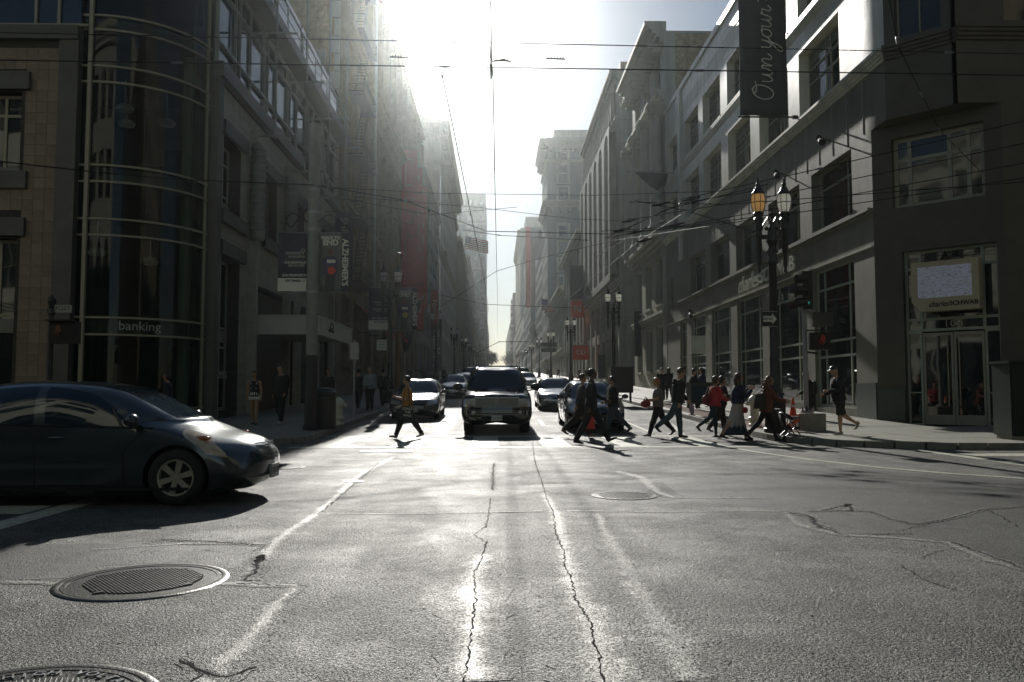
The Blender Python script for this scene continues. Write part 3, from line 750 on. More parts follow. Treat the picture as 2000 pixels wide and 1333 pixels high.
# curved bay: path of points (X,Y), outward normal
bay = [(-12.72, 24.95)] + [(-12.45 + 2.75*sin(radians(a)), 27.70 - 2.75*cos(radians(a))) for a in range(0, 91, 6)]
bay = bay + [(-9.7, 27.95)]
def baywall(z0, z1, off, name, m, parent, thick=None):
    mb = MB(); n = len(bay); C0 = Vector((-12.45, 27.70))
    P = []
    for x, y in bay:
        v = Vector((x, y)); dd = (v-C0); dd.normalize(); P.append(v + dd*off)
    if thick is None:
        vs = [(p.x, p.y, z) for z in (z0, z1) for p in P]; mb.add(vs, [(i, i+1, n+i+1, n+i) for i in range(n-1)])
    else:
        I = [p - (p-C0).normalized()*thick for p in P]
        vs = [(p.x, p.y, z) for z in (z0, z1) for p in P] + [(p.x, p.y, z) for z in (z0, z1) for p in I]
        fs = [(i, i+1, n+i+1, n+i) for i in range(n-1)] + [(n+i, n+i+1, 3*n+i+1, 3*n+i) for i in range(n-1)] + [(i+1, i, 2*n+i, 2*n+i+1) for i in range(n-1)]
        fs += [(0, n, 3*n, 2*n), (n-1, 3*n-1, 4*n-1, 2*n-1)]
        mb.add(vs, fs)
    return mb.build(name, m, parent, autos=35)
cw = None
for a, b in zip([0.15]+zrail, zrail+[16.0]):
    o = baywall(a, b, 0, 'curved_pane', M['bayglass'], L1)
for z in zrail+[14.6]:
    baywall(z-0.03, z+0.03, 0.05, 'glazing_rail', M['mullion'], L1, thick=0.12)
def vmull(x, y, z0, z1, w=0.05, m=None): 
    mb = MB(); mb.box(x-w, x+w, y-w, y+w, z0, z1); mb.build('mullion', m or M['mullion'], L1)
vmull(-12.45, 24.88, 0.15, 16, 0.055); vmull(-9.72, 27.3, 0.15, 16, 0.05); vmull(-9.68, 27.72, 0.15, 16, 0.04, M['mullion2']); vmull(-9.95, 26.72, 0.15, 16, 0.03, M['mullion2'])
# white column and ceiling lamps seen through the bay are kept as pieces just inside the glass line of the bay
text('banking', (-10.93, 25.36, 3.27), (0.839,0.545,0), (0,0,1), M['letg'], L1, size=0.40, extrude=0.01)
# glass above the tile front
mb = MB(); mb.fbox(FF, -40, -12.75, 12.45, 16, -0.5, -0.02); mb.build('upper_glass_wall', M['curveglass'], L1)
for z in (12.5, 13.45, 15.5): mb = MB(); mb.fbox(FF, -40, -12.5, z-0.04, z+0.04, -0.02, 0.06); mb.build('glazing_rail', M['mullion'], L1)
for x in (-13.4,-14.1,-17.1,-20.1): mb = MB(); mb.fbox(FF, x-0.04, x+0.04, 12.45, 16, -0.018, 0.05); mb.build('mullion', M['mullion'], L1)
# stone side facade along the street
gw = [(28.3,30.6,0.9,5.6),(33.3,35.6,4.2,5.5),(38.4,40.7,0.9,5.6),(43.4,45.7,0.9,5.6)]
gw = [(28.3,30.4,0.6,6.0)] ; entrance = (32.4, 38.6, 0.1, 5.4)
uw = [(28.3+5.1*k, 30.3+5.1*k, 7.6, 10.2) for k in range(4)]
gw2 = [(40.2,43.2,0.9,4.9),(44.4,47.4,0.9,4.9)]
ops = gw + [entrance] + uw + gw2
mb = MB(); wall(mb, LFT, 27.9, 48.5, -1, 12.2, ops, depth=0.55); mb.build('backing_wall', M['joint'], L1)
mb = MB(); mb.fbox(LFT, 27.45, 27.95, -0.2, 12.3, -0.5, 0.12); mb.build('corner_pier', M['dkstone'], L1)
mb = MB(); mb.fbox(LFT, 27.4, 48.5, 12.002, 12.5, -0.6, 0.28); mb.build('coping', M['dkstone'], L1)
for o in uw:
    window(L1, LFT, *o, depth=0.5, fm=M['mullion2'], us=(0.5,), zs=(0.3,0.75), fw=0.09, mw=0.06, gm=M['oldglass'], jit=0.02)
    for z in (o[3], o[2]-0.5): mb = MB(); mb.fbox(LFT, o[0]-0.3, o[1]+0.4, z+0.01, z+0.49, 0.03, 0.2); mb.build('lintel', M['dkstone'], L1)
for o in gw+gw2:
    window(L1, LFT, *o, depth=0.5, fm=M['mullion2'], us=(0.4,), zs=(0.42,0.55), fw=0.1, mw=0.07)
    mb = MB(); mb.fbox(LFT, o[0]-0.3, o[1]+0.3, o[3]+0.01, o[3]+0.5, 0.03, 0.18); mb.build('lintel', M['dkstone'], L1)
# entrance under the canopy
window(L1, LFT, entrance[0], entrance[1], 0.15, 5.4, depth=0.54, fm=M['dkframe'], us=(0.25,0.5,0.75), zs=(0.6,), fw=0.12, mw=0.08)
# slabs
sm = {}; ns = 0; sw, sh = 1.275, 0.4; ssb = MB()
for r in range(30):
    z = 0.3+r*sh
    if z+sh > 12.0: break
    for c in range(17):
        u = 27.96 + c*sw - (sw/2 if r % 2 else 0); ua, ub = max(u, 27.96), min(u+sw, 48.5)
        cuts = [(ua, ub)]
        for o in ops:
            if o[2] < z+sh-0.05 and o[3] > z+0.05:
                nc = []
                for a, b in cuts:
                    if o[0] < b and o[1] > a:
                        if o[0]-a > 0.1: nc.append((a, o[0]))
                        if b-o[1] > 0.1: nc.append((o[1], b))
                    else: nc.append((a, b))
                cuts = nc
        for a, b in cuts:
            if b-a < 0.1: continue
            if ns < 295 and a < 46:
                mb = MB(); mb.fbox(LFT, a+0.006, b-0.006, z+0.006, z+sh-0.006, 0, 0.03+random.uniform(-0.002,0.002)); mb.build('stone_slab', M['slab'], L1); ns += 1
            else: ssb.fbox(LFT, a+0.006, b-0.006, z+0.006, z+sh-0.006, 0, 0.03)
if ssb.f: o = ssb.build('stone_facing', M['slab'], L1); o['kind'] = 'stuff'
# upper glass band with overhanging roof
zs_ = [12.52, 13.3, 15.2, 16.1]
mb = MB(); mb.fbox(LFT, 27.5, 48.5, 12.5, 16.05, -0.5, -0.12); mb.build('parapet_core', M['dkframe'], L1)
k = 0; u = 27.6
while u < 48.4:
    w = (1.9, 0.5, 1.3)[k % 3]; 
    for a, b in zip(zs_, zs_[1:]):
        pm = MB(); t1, t2 = random.uniform(-.004,.004), random.uniform(-.004,.004); e = min(u+w, 48.5)
        pm.add([LFT.P(u, a, -0.08+t1), LFT.P(u, b, -0.08+t2), LFT.P(e, b, -0.08-t1), LFT.P(e, a, -0.08-t2)], [(3,2,1,0) if LFT.U.cross(LFT.Z).dot(LFT.N) > 0 else (0,1,2,3)][::1]); pm.build('glass_panel', M['skytintglass'], L1)
    mb = MB(); mb.fbox(LFT, u-0.04, u+0.04, 12.5, 16.05, -0.1, 0.02); mb.build('mullion', M['mullion2'], L1)
    u += w; k += 1
for z in (12.56, 13.3, 15.2, 16.0): mb = MB(); mb.fbox(LFT, 27.5, 48.5, z-0.04, z+0.04, -0.098, 0.05); mb.build('glazing_rail', M['mullion2'], L1)
mb = MB(); mb.box(-40, -8.75, 25.6, 48.9, 16.1, 16.55); mb.build('roof_overhang', M['dkstone'], L1)
mb = MB(); mb.box(-40, -9.4, 26.5, 48.4, 16.55, 19.0); mb.build('roof_storey', M['curveglass'], L1)
for k in range(9): mb = MB(); mb.box(-8.85, -8.8, 26+2.7*k, 26.06+2.7*k, 16.55, 17.6); mb.build('balustrade_post', M['mullion2'], L1)
mb = MB(); mb.box(-8.86,-8.79,25.8,48.8,17.6,17.66); mb.box(-8.84,-8.81,25.8,48.8,17.1,17.13); mb.build('balustrade_rail', M['mullion2'], L1)
mb = MB(); mb.box(-40, -9.85, 32.5, 48.45, 0, 16.0); mb.box(-40,-16.5,25.4,32.5,0,16); mb.build('core', M['dkstone'], L1)
# the room behind the bay: floors, a white column, hanging lamps, desks
C0_ = Vector((-12.45,27.70)); inner = [tuple(C0_ + (Vector(p)-C0_).normalized()*((Vector(p)-C0_).length-0.16)) for p in bay]
for z0_, z1_ in ((12.5,12.85),(7.75,8.15),(3.05,3.48),(0.1,0.16)):
    mb = MB(); poly = [(-16.4,25.1)]+inner+[(-9.95,32.4),(-16.4,32.4)]; n_ = len(poly)
    mb.add([(x,y,z0_) for x,y in poly]+[(x,y,z1_) for x,y in poly], [tuple(reversed(range(n_))), tuple(range(n_,2*n_))]+[(i,(i+1)%n_,n_+(i+1)%n_,n_+i) for i in range(n_)]); mb.build('floor_slab', M['walk'], L1)
mb = MB(); mb.lathe([(0.17,0.1),(0.17,12.5)],(-10.35,27.3,0),14); mb.build('inner_column', M['canopy'], L1, autos=40)
mb = MB(); mb.box(-16.4,-16.0,25.4,32.4,0.1,12.5); mb.box(-16.4,-10,32.2,32.4,0.1,12.5); mb.build('inner_wall', M['palestone'], L1)
warm = emit('pendant_lamp_added_glow', (0.9,0.85,0.7), 0.022)  # lamps are off; faint emission added so they show in the dark room
for x_, y_, z_ in ((-12.6,27.6,10.9),(-11.3,27.9,10.5),(-13.4,29.5,11.0),(-12.0,28.5,5.8),(-13.2,27.2,5.9)):
    mb = MB(); mb.lathe([(0.02,1.0),(0.02,0.12),(0.2,0.1),(0.3,0.0),(0.25,-0.1),(0.05,-0.12)],(x_,y_,z_),14); mb.build('hanging_lamp', warm, L1, smooth=True)
mb = MB(); mb.box(-13.5,-11.5,28.0,28.7,8.15,9.0); mb.box(-13.8,-11.2,28.2,28.8,0.16,1.2); mb.box(-12.0,-11.2,29.5,29.7,8.15,10.0); mb.build('furniture', M['plastic'], L1)
# ribbed light columns with pilasters, masts above them on outriggers
for k, u in enumerate((31.5, 36.6, 41.7, 46.6)):
    prof = []; z = 7.3
    while z < 10.5: prof += [(0.27, z), (0.27, z+0.16), (0.31, z+0.18), (0.31, z+0.24)]; z += 0.26
    mb = MB(); mb.lathe([(0.18,7.05),(0.27,7.15)]+prof+[(0.2,10.9)], (LFT.P(u,0,0.33).x, u, 0), 14); mb.build('ribbed_column', M['polegrey'], L1, autos=40)
    mb = MB(); mb.fbox(LFT, u-0.12, u+0.12, 0.3, 7.06, 0.03, 0.35); mb.fbox(LFT, u-0.1, u+0.1, 10.9, 11.4, 0.03, 0.3); mb.build('pilaster', M['slab'], L1)
    for z in (11.2, 15.3):
        mb = MB(); mb.tube([LFT.P(u, z, 0.02), LFT.P(u, z, 1.75)], 0.055, 8); mb.build('outrigger', M['polegrey'], L1)
    mb = MB(); mb.tube([LFT.P(u+0.3, 11.2, 0.85), LFT.P(u+0.3, 22, 0.85)], 0.05, 8); mb.build('mast', M['polegrey'], L1)
# canopy
cn = wthing('entrance_canopy', (-8, 35, 4), 'white flat canopy with a small bank emblem over the entrance left of the grey pole', 'canopy')
mb = MB(); mb.box(-9.4,-6.95,32.1,39.2,3.62,3.7); mb.build('deck', M['canopy'], cn)
mb = MB(); mb.box(-9.4,-6.9,32.0,32.1,3.5,4.2); mb.box(-9.4,-6.88,31.96,32.1,4.2,4.26); mb.build('front_fascia', M['canopy'], cn)
mb = MB(); mb.box(-6.95,-6.85,32.1,39.2,3.5,4.2); mb.box(-6.95,-6.81,32.1,39.2,4.2,4.26); mb.build('side_fascia', M['canopy'], cn)
for y in (33, 37): mb = MB(); mb.tube([(-9.4,y,6.3),(-7.2,y,4.25)], 0.02, 6); mb.build('tie_rod', M['steel'], cn)
mb = MB(); mb.tube([(-6.84, 34.35+0.28*cos(a), 3.95+0.18*sin(a)) for a in [radians(q) for q in range(-30, 220, 20)]], 0.025, 5); mb.build('emblem', M['letb'], cn)
text('CapitalOne', (-6.84, 34.2, 3.82), (0,1,0), (0,0,1), M['letb'], cn, size=0.28, extrude=0.006)
text("Peet's", (-9.6, 28.9, 1.9), (0,1,0), (0,0,1), M['letg'], L1, size=0.55, extrude=0.005)
# ------------------------------------------------------------------ R1: cream corner building with chamfered entrance
R1 = wthing('corner_store_building', (22, 44, 0), 'cream four storey corner building with tall green framed shop windows and a chamfered entrance', 'building')
bays1 = [(29.2,33.0),(34.3,38.3),(39.5,43.6),(44.8,48.8),(50.1,53.9),(55.2,57.2)]
bays3 = [(30.0,34.1),(35.4,39.4),(40.8,44.8),(46.2,50.2),(51.3,55.2),(57.4,60.8)]
g = lambda y: ground(y)
ops_low = [(a, b, 0.45+g(a), 6.15) for a, b in bays1]
ops_2 = [(a, b, 7.75, 10.15) for a, b in bays1[:5]] + [(59.2,59.9,7.4,9.6)]
ops_3 = [(a, b, 12.95, 15.7) for a, b in bays3]; ops_4 = [(a, b, 17.25, 19.75) for a, b in bays3]
mb = MB(); wall(mb, RGT, 27.6, 61.5, -1, 10.3, ops_low+ops_2, depth=0.45); mb.build('lower_street_wall', M['schwab_lo'], R1)
mb = MB(); wall(mb, RGT, 26.5, 61.5, 10.3, 12.3, (), depth=0.3); mb.build('fascia', M['schwab_lo'], R1)
mb = MB(); wall(mb, RGT, 26.5, 61.5, 12.3, 22.7, ops_3+ops_4, depth=0.55); mb.build('street_wall', M['schwab'], R1)
CH = Frame((13,27.6,0), (1,-1,0), (-1,-1,0)); CHU = Frame((13,26.5,0), (1,-1,0), (-1,-1,0)); FR = Frame((0,24.8,0), (1,0,0), (0,-1,0)); FRU = Frame((0,25.05,0), (1,0,0), (0,-1,0))
oc = [(0.9,3.72,0.16,5.95),(0.65,3.45,7.45,9.85)]
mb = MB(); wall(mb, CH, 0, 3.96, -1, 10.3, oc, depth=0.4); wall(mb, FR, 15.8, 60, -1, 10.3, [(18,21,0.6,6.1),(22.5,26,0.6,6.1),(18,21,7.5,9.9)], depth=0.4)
mb.build('corner_wall', M['schwab_shade'], R1)
mb = MB(); ofr = [(16+5*k, 19.5+5*k, 12.95, 15.7) for k in range(6)]+[(16+5*k, 19.5+5*k, 17.25, 19.75) for k in range(6)]; och = [(0.35,1.75,12.95,15.7),(0.35,1.75,17.25,19.75)]
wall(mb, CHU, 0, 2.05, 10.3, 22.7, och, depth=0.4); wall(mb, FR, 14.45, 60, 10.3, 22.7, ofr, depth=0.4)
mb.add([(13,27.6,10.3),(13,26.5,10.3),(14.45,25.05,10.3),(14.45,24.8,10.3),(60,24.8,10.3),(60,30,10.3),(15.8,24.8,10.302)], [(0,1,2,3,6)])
mb.add([(13,27.6,10.3),(13,26.5,10.3),(14.45,25.05,10.3),(15.8,24.8,10.3)], [(0,1,2,3)]); mb.build('upper_corner_wall', M['schwab_shade'], R1)
mb = MB(); mb.add([(13.6,61.4,-1),(13.6,28,-1),(16.2,25.4,-1),(60,25.4,-1),(60,61.4,-1),(13.6,61.4,22.6),(13.6,28,22.6),(16.2,25.4,22.6),(60,25.4,22.6),(60,61.4,22.6)],
  [(5,6,7,8,9),(0,1,6,5),(1,2,7,6),(2,3,8,7),(3,4,9,8),(4,0,5,9)]); mb.build('core', M['dkframe'], R1)
mb = MB(); mb.box(13,13.6,61.3,61.49,-1,22.69); mb.box(13.004,13.6,27.7,61.3,22.5,22.69); mb.build('parapet', M['schwab'], R1)
for F, u0, u1 in ((RGT,26.5,61.5),(CHU,0,2.05),(FR,14.45,60)):
    dkm = M['schwab'] if F is RGT else M['schwab_shade']  # mouldings on the shaded sides take the darkened copy
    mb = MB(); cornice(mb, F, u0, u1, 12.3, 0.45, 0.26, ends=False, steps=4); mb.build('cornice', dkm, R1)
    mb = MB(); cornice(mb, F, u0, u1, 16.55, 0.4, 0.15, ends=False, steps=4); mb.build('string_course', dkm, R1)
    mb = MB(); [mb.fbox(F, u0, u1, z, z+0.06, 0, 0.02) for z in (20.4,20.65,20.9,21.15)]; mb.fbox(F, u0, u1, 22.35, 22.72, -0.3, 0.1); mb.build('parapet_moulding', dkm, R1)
mb = MB(); cornice(mb, RGT, 27.7, 57.5, 7.42, 0.2, 0.16, steps=2, ends=False); mb.build('ledge', M['schwab_lo'], R1)
mb = MB(); cornice(mb, RGT, 27.7, 61.4, 6.25, 0.06, 0.05, steps=1, ends=False); mb.build('drip_moulding', M['schwab'], R1)
mb = MB(); mb.fbox(RGT, 56.0, 56.7, 10.4, 22.6, -0.01, 0.16); mb.build('pilaster', M['schwab'], R1)
# plinths between the shop windows and panel joints on the fascia
prev = 27.65
for a, b in bays1+[(61.4,61.5)]:
    mb = MB(); mb.fbox(RGT, prev, a-0.02, -1, 1.35+g(a), 0, 0.05); mb.build('plinth', M['plinth'], R1); prev = b+0.02
mb = MB(); mb.fbox(CH, 0.02, 0.88, -1, 1.35, 0, 0.05); mb.build('plinth', M['plinth'], R1)
for i in range(26):
    u = 28.2+1.31*i
    mb = MB(); mb.fbox(RGT, u-0.012, u+0.012, 10.35, 12.28, 0.001, 0.012); mb.build('panel_joint', M['letg'], R1)
for o in ops_low: window(R1, RGT, *o, depth=0.22, fm=M['schwab_frame'], us=(0.2,0.8) if o[1]-o[0] > 3 else (0.5,), zs=(0.36,0.47,0.85), fw=0.1, mw=0.09, jit=0.01)
for o in ops_2[:5]: window(R1, RGT, *o, depth=0.42, fm=M['frame'], us=(0.14,0.3,0.96), zs=(0.7,), fw=0.08, mw=0.09, gm=M['oldglass'], jit=0.015, blind=0.75 if random.random() < .8 else None)
for o in ops_3+ops_4:
    window(R1, RGT, *o, depth=0.5, fm=M['frame'], us=(0.45,0.55), zs=(0.5,0.72), fw=0.1, mw=0.1, gm=M['oldglass'], jit=0.02, blind=random.choice([0.5,0.7,None]))
    mb = MB(); mb.fbox(RGT, o[0]-0.1, o[1]+0.1, o[2]-0.14, o[2]-0.01, -0.1, 0.04); mb.build('sill', M['schwab'], R1)
for o in ofr: window(R1, FR, *o, depth=0.35, us=(0.5,), zs=(0.6,), gm=M['oldglass'], jit=0.02)
for o in och: window(R1, CHU, *o, depth=0.35, us=(0.5,), zs=(0.6,), gm=M['oldglass'], jit=0.02)
window(R1, FR, 18,21,0.6,6.1, depth=0.35, fm=M['schwab_frame'], us=(0.5,), zs=(0.4,0.8)); window(R1, FR, 22.5,26,0.6,6.1, depth=0.35, fm=M['schwab_frame'], us=(0.5,), zs=(0.4,0.8)); window(R1, FR, 18,21,7.5,9.9, depth=0.35)
# chamfer: entrance frame
window(R1, CH, 0.9,3.72,3.25,5.95, depth=0.3, fm=M['schwab_frame'], us=(0.17,0.83), zs=(0.15,0.78), fw=0.09, mw=0.09)
for a, b in ((0.9,1.38),(3.24,3.72)): window(R1, CH, a, b, 0.16, 3.25, depth=0.3, fm=M['schwab_frame'], fw=0.07, zs=(0.35,))
dr = MB(); 
for k, (a, b) in enumerate(((1.4,2.31),(2.33,3.22))):
    mb = MB(); mb.fbox(CH, a, a+0.07, 0.2, 3.2, -0.3, -0.24); mb.fbox(CH, b-0.07, b, 0.2, 3.2, -0.3, -0.24); mb.fbox(CH, a+0.07, b-0.07, 0.2, 0.52, -0.3, -0.24); mb.fbox(CH, a+0.07, b-0.07, 3.1, 3.2, -0.3, -0.24)
    d_ = mb.build('door', M['frame'], R1)
    pm = MB(); pm.fbox(CH, a+0.07, b-0.07, 0.52, 3.1, -0.285, -0.27); pm.build('pane', M['glass'], d_)
    u = b-0.16 if k == 0 else a+0.16; hm = MB(); hm.tube([CH.P(u,0.8,-0.2), CH.P(u,2.9,-0.2)], 0.02, 6); hm.build('handle', M['mullion'], d_)
window(R1, CH, *oc[1], depth=0.3, fm=M['frame'], us=(0.18,0.62,0.82), zs=(0.68,), fw=0.14, mw=0.12, gm=M['oldglass'], jit=0.02)
text('100', CH.P(2.35,3.47,-0.12), CH.U, (0,0,1), M['mullion'], R1, size=0.32, extrude=0.01, space=1.15)
# lettering standing off the wall
def charles_schwab(F, u, z, d, h, m, par, ex, wx=1.0):
    fl = F.U.cross(Vector((0,0,1))).dot(F.N) < 0; R = -F.U if fl else F.U
    text('charles', F.P(u, z, d), R, (0,0,1), m, par, size=h*1.05, extrude=ex, align='RIGHT', shear=0.35, xs=0.82*wx, bold=0.004)
    text('SCHWAB', F.P(u, z, d)+R*h*0.12, R, (0,0,1), m, par, size=h*0.82, extrude=ex, align='LEFT', xs=wx, bold=0.006)
charles_schwab(RGT, 39.3, 6.78, 0.20, 1.12, M['letsteel'], R1, 0.04, 1.22)
# LED sign box over the door
sg = wthing('led_sign', (15, 25.5, 4.6), 'cream sign box with a lit grey screen above the chamfered corner door', 'sign')
mb = MB(); F = CH
mb.prism([(1.62,3.85),(3.3,3.85),(3.3,5.45),(1.32,5.45),(1.32,4.15)], F, 0.05, 0.5); mb.build('sign_box', mat('cream_sign_panel', (0.42,0.37,0.27), 0.4, var=0.05), sg)
def screenmat():
    m, n, l, b = newmat('led_screen'); tc = n.new('ShaderNodeTexCoord')
    wv = n.new('ShaderNodeTexWave'); wv.inputs['Scale'].default_value = 30; wv.inputs['Distortion'].default_value = 1.5; wv.bands_direction = 'DIAGONAL'
    no = n.new('ShaderNodeTexNoise'); no.inputs['Scale'].default_value = 9; no.inputs['Detail'].default_value = 3
    mp = n.new('ShaderNodeMapping'); mp.inputs['Scale'].default_value = (1,1,5); l.new(tc.outputs['Object'], mp.inputs['Vector']); l.new(mp.outputs['Vector'], no.inputs['Vector']); l.new(tc.outputs['Object'], wv.inputs['Vector'])
    cr = n.new('ShaderNodeValToRGB'); cr.color_ramp.elements[0].color = (0.16,0.12,0.11,1); cr.color_ramp.elements[0].position = 0.36; cr.color_ramp.elements[1].color = (0.30,0.34,0.42,1); cr.color_ramp.elements[1].position = 0.5
    l.new(no.outputs['Fac'], cr.inputs['Fac']); mx = n.new('ShaderNodeMix'); mx.data_type = 'RGBA'; mx.blend_type = 'MULTIPLY'; mx.inputs[0].default_value = 0.45
    l.new(cr.outputs['Color'], mx.inputs[6]); l.new(wv.outputs['Color'], mx.inputs[7]); l.new(mx.outputs[2], b.inputs['Emission Color']); b.inputs['Emission Strength'].default_value = 0.30
    b.inputs['Base Color'].default_value = (0.02,0.02,0.02,1); return m
mb = MB(); mb.fbox(F, 1.52, 3.1, 4.28, 5.28, 0.501, 0.506); mb.build('screen', screenmat(), sg)
charles_schwab(F, 2.42, 4.06, 0.51, 0.24, M['letb'], sg, 0.004)
# hanging banner 'Own your tomorrow'
bn = wthing('hanging_banner', (11.5, 34.3, 13), 'tall charcoal banner with white handwriting hanging over the pavement at the top right', 'banner')
mb = MB()
N = 16
for i in range(N+1):
    z = 13.05+6.4*i/N
BF = Frame((0,34.3,0),(1,0,0),(0,-1,0))
vs = []; fs = []
for i in range(N+1):
    for j in range(9):
        u = 10.5+2.05*j/8; z = 13.1+6.4*i/N; w = 0.05*sin(j*0.9+i*0.25)
        vs.append(BF.P(u, z, w))
for i in range(N):
    for j in range(8): a = i*9+j; fs.append((a, a+1, a+10, a+9))
mb.add(vs, fs); cloth = mb.build('cloth', M['charcoal'], bn, smooth=True)
sm_ = cloth.modifiers.new('thickness', 'SOLIDIFY'); sm_.thickness = 0.01
mb = MB(); mb.tube([(13.0,34.3,13.05),(10.4,34.3,13.05)], 0.04, 8); mb.tube([(13.0,34.3,19.5),(10.4,34.3,19.5)], 0.04, 8); mb.build('arm', M['black'], bn)
mb = MB(); mb.tube([(12.98,34.3,13.05),(12.75,34.3,13.05)], 0.09, 8); mb.build('wall_bracket', M['black'], bn)
# handwriting strokes: letters in (along, across) units, running bottom to top
HW = {'O': ([[(0.55,1.0),(0.2,0.9),(0,0.5),(0.15,0.05),(0.5,-0.02),(0.75,0.35),(0.72,0.8),(0.45,1.0),(0.3,0.85),(0.6,0.8),(0.95,0.85)]], 1.0),
 'w': ([[(0,0.5),(0.05,0.1),(0.2,0.0),(0.35,0.2),(0.4,0.5),(0.42,0.1),(0.6,0.0),(0.75,0.3),(0.75,0.52),(0.95,0.42)]], 0.85),
 'n': ([[(0,0.42),(0.05,0.5),(0.1,0.0),(0.2,0.35),(0.35,0.5),(0.45,0.4),(0.45,0.08),(0.6,0.02),(0.75,0.2)]], 0.7),
 'y': ([[(0,0.42),(0.1,0.5),(0.12,0.15),(0.3,0.02),(0.45,0.25),(0.5,0.5),(0.42,-0.1),(0.2,-0.5),(0.0,-0.5),(0.1,-0.25),(0.7,0.2)]], 0.7),
 'o': ([[(0.35,0.48),(0.1,0.42),(0,0.2),(0.15,0.0),(0.38,0.08),(0.42,0.35),(0.3,0.5),(0.6,0.42)]], 0.55),
 'u': ([[(0,0.42),(0.05,0.48),(0.05,0.1),(0.2,0.0),(0.38,0.2),(0.42,0.48),(0.42,0.1),(0.55,0.0),(0.7,0.25)]], 0.65),
 'r': ([[(0,0.2),(0.1,0.52),(0.15,0.42),(0.35,0.45),(0.3,0.1),(0.42,0.0),(0.6,0.15)]], 0.6),
 't': ([[(0.0,0.2),(0.25,0.95),(0.15,0.2),(0.25,0.0),(0.5,0.1)],[(-0.15,0.62),(0.65,0.72)]], 0.5),
 'm': ([[(0,0.42),(0.05,0.5),(0.08,0.0),(0.2,0.4),(0.32,0.45),(0.35,0.05),(0.48,0.4),(0.6,0.45),(0.65,0.08),(0.8,0.1)]], 0.85), ' ': ([], 0.3)}
def smoothpts(P, k=4):
    Q = []
    for i in range(len(P)-1):
        p0 = P[max(i-1,0)]; p1 = P[i]; p2 = P[i+1]; p3 = P[min(i+2,len(P)-1)]
        for s_ in range(k):
            t = s_/k; Q.append(tuple(0.5*((2*p1[c])+(-p0[c]+p2[c])*t+(2*p0[c]-5*p1[c]+4*p2[c]-p3[c])*t*t+(-p0[c]+3*p1[c]-3*p2[c]+p3[c])*t**3) for c in range(len(p1))))
    Q.append(P[-1]); return Q
pos = 0; mb = MB(); K = 0.92
for ch in 'Own your tom':
    st, adv = HW[ch]
    for s_ in st:
        pts = [BF.P(11.72 - y_*K*0.95 + 0.18 - (0.12*x_ if False else 0), 13.75 + (pos + x_ + 0.15*y_)*0.78, 0.075) for x_, y_ in smoothpts(s_)]
        mb.tube(pts, 0.022, 5)
    pos += adv
mb.build('handwriting', M['letw'], bn)
# wall flood fixtures on arms
def floodlight(y, z, lab):
    t = wthing('wall_spotlight', (12.9, y, z), lab, 'spotlight', 'spotlights on arms along the corner building')
    mb = MB(); mb.tube([(13,y,z),(12.75,y,z+0.05),(12.6,y,z)], 0.03, 6); mb.build('arm', M['black'], t)
    mb = MB(); mb.tube([(12.6,y,z+0.02),(12.55,y-0.3,z-0.15)], [0.09,0.14], 10); mb.build('spotlight_head', M['wire'], t)
    mb = MB(); mb.tube([(12.7,y,z+0.04),(12.65,y+0.25,z+0.2)], [0.08,0.11], 10); mb.build('spotlight_head', M['wire'], t)
for y, z, w_ in ((31.0,11.0,'nearer'),(36.0,11.0,'farther')): floodlight(y, z, w_+' of two black twin spotlights below the cornice of the cream corner building')
floodlight(52.5, 6.3, 'small black spotlight above the shop windows at the far end of the cream corner building')
# blade sign boxes
t = wthing('blade_sign', (12.4, 31.5, 4), 'small cream blade sign box on brackets beside the corner shop window', 'sign')
mb = MB(); mb.box(12.1,12.9,30.9,31.1,3.75,4.3); mb.build('sign_panel', M['schwab_shade'], t)
for z in (3.8,4.25): mb = MB(); mb.tube([(12.9,31,z),(13,31,z)],0.02,6); mb.build('bracket', M['black'], t)
t = wthing('round_blade_sign', (12.2, 50, 4), 'square blade sign with a pale round emblem on the far part of the cream building', 'sign')
mb = MB(); mb.box(12.0,12.9,49.9,50.05,3.6,4.7); mb.build('sign_panel', M['schwab'], t)
mb = MB(); mb.lathe([(0.01,0),(0.3,0),(0.3,0.02)], (12.45,49.87,4.2), 20, 'y'); mb.build('emblem', M['letw'], t)

# ------------------------------------------------------------------ R2: ornate building with columns
R2 = gen('narrow ornate building with round columns and a heavy bracketed cornice next to the cream building', RGT, 61.6, 76.0, 29.2,
    [(3.0,6.4),(8.2,12.0),(14.6,18.2),(19.0,22.8),(25.0,27.4)], 3, M['palestone'], depth=18, pierw=0.4, cor=[(12.6,0.9,0.9),(6.9,0.6,0.35),(23.7,0.9,0.7)], zs=(0.5,), us=(0.5,), wdep=0.5, trim=1)
for k in range(4):
    u = 61.6+0.9+4.2*k; column(R2, RGT, u, 13.6, 23.6, 0.52, 0.5, M['palestone'])
mb = MB(); cornice(mb, RGT, 61.5, 76.1, 28.3, 1.6, 1.5, ends=False, steps=5); mb.build('top_cornice', M['palestone'], R2)
brackets(R2, RGT, 61.8, 75.8, 27.75, 15, 0.35, 0.6, 1.2, M['palestone'])
mb = MB(); mb.box(13.9,30,61.56,61.6,13,29.0); mb.build('party_wall', M['tan'], R2)
for k in range(14):
    mb = MB(); mb.box(13.0,13.9 if k % 2 else 13.65,61.53,61.57,14.0+1.05*k,14.95+1.05*k); mb.build('quoin', M['palestone'], R2)
for u in (62, 68, 74):
    mb = MB(); c = RGT.P(u,0,0.75); mb.lathe([(0.05,13.4),(0.22,13.6),(0.1,13.9),(0.18,14.1),(0.03,14.5)], (c.x,c.y,0), 10); mb.build('urn', M['palestone'], R2)
mb = MB(); mb.box(13,24,60.9,61.45,22.7,22.75)
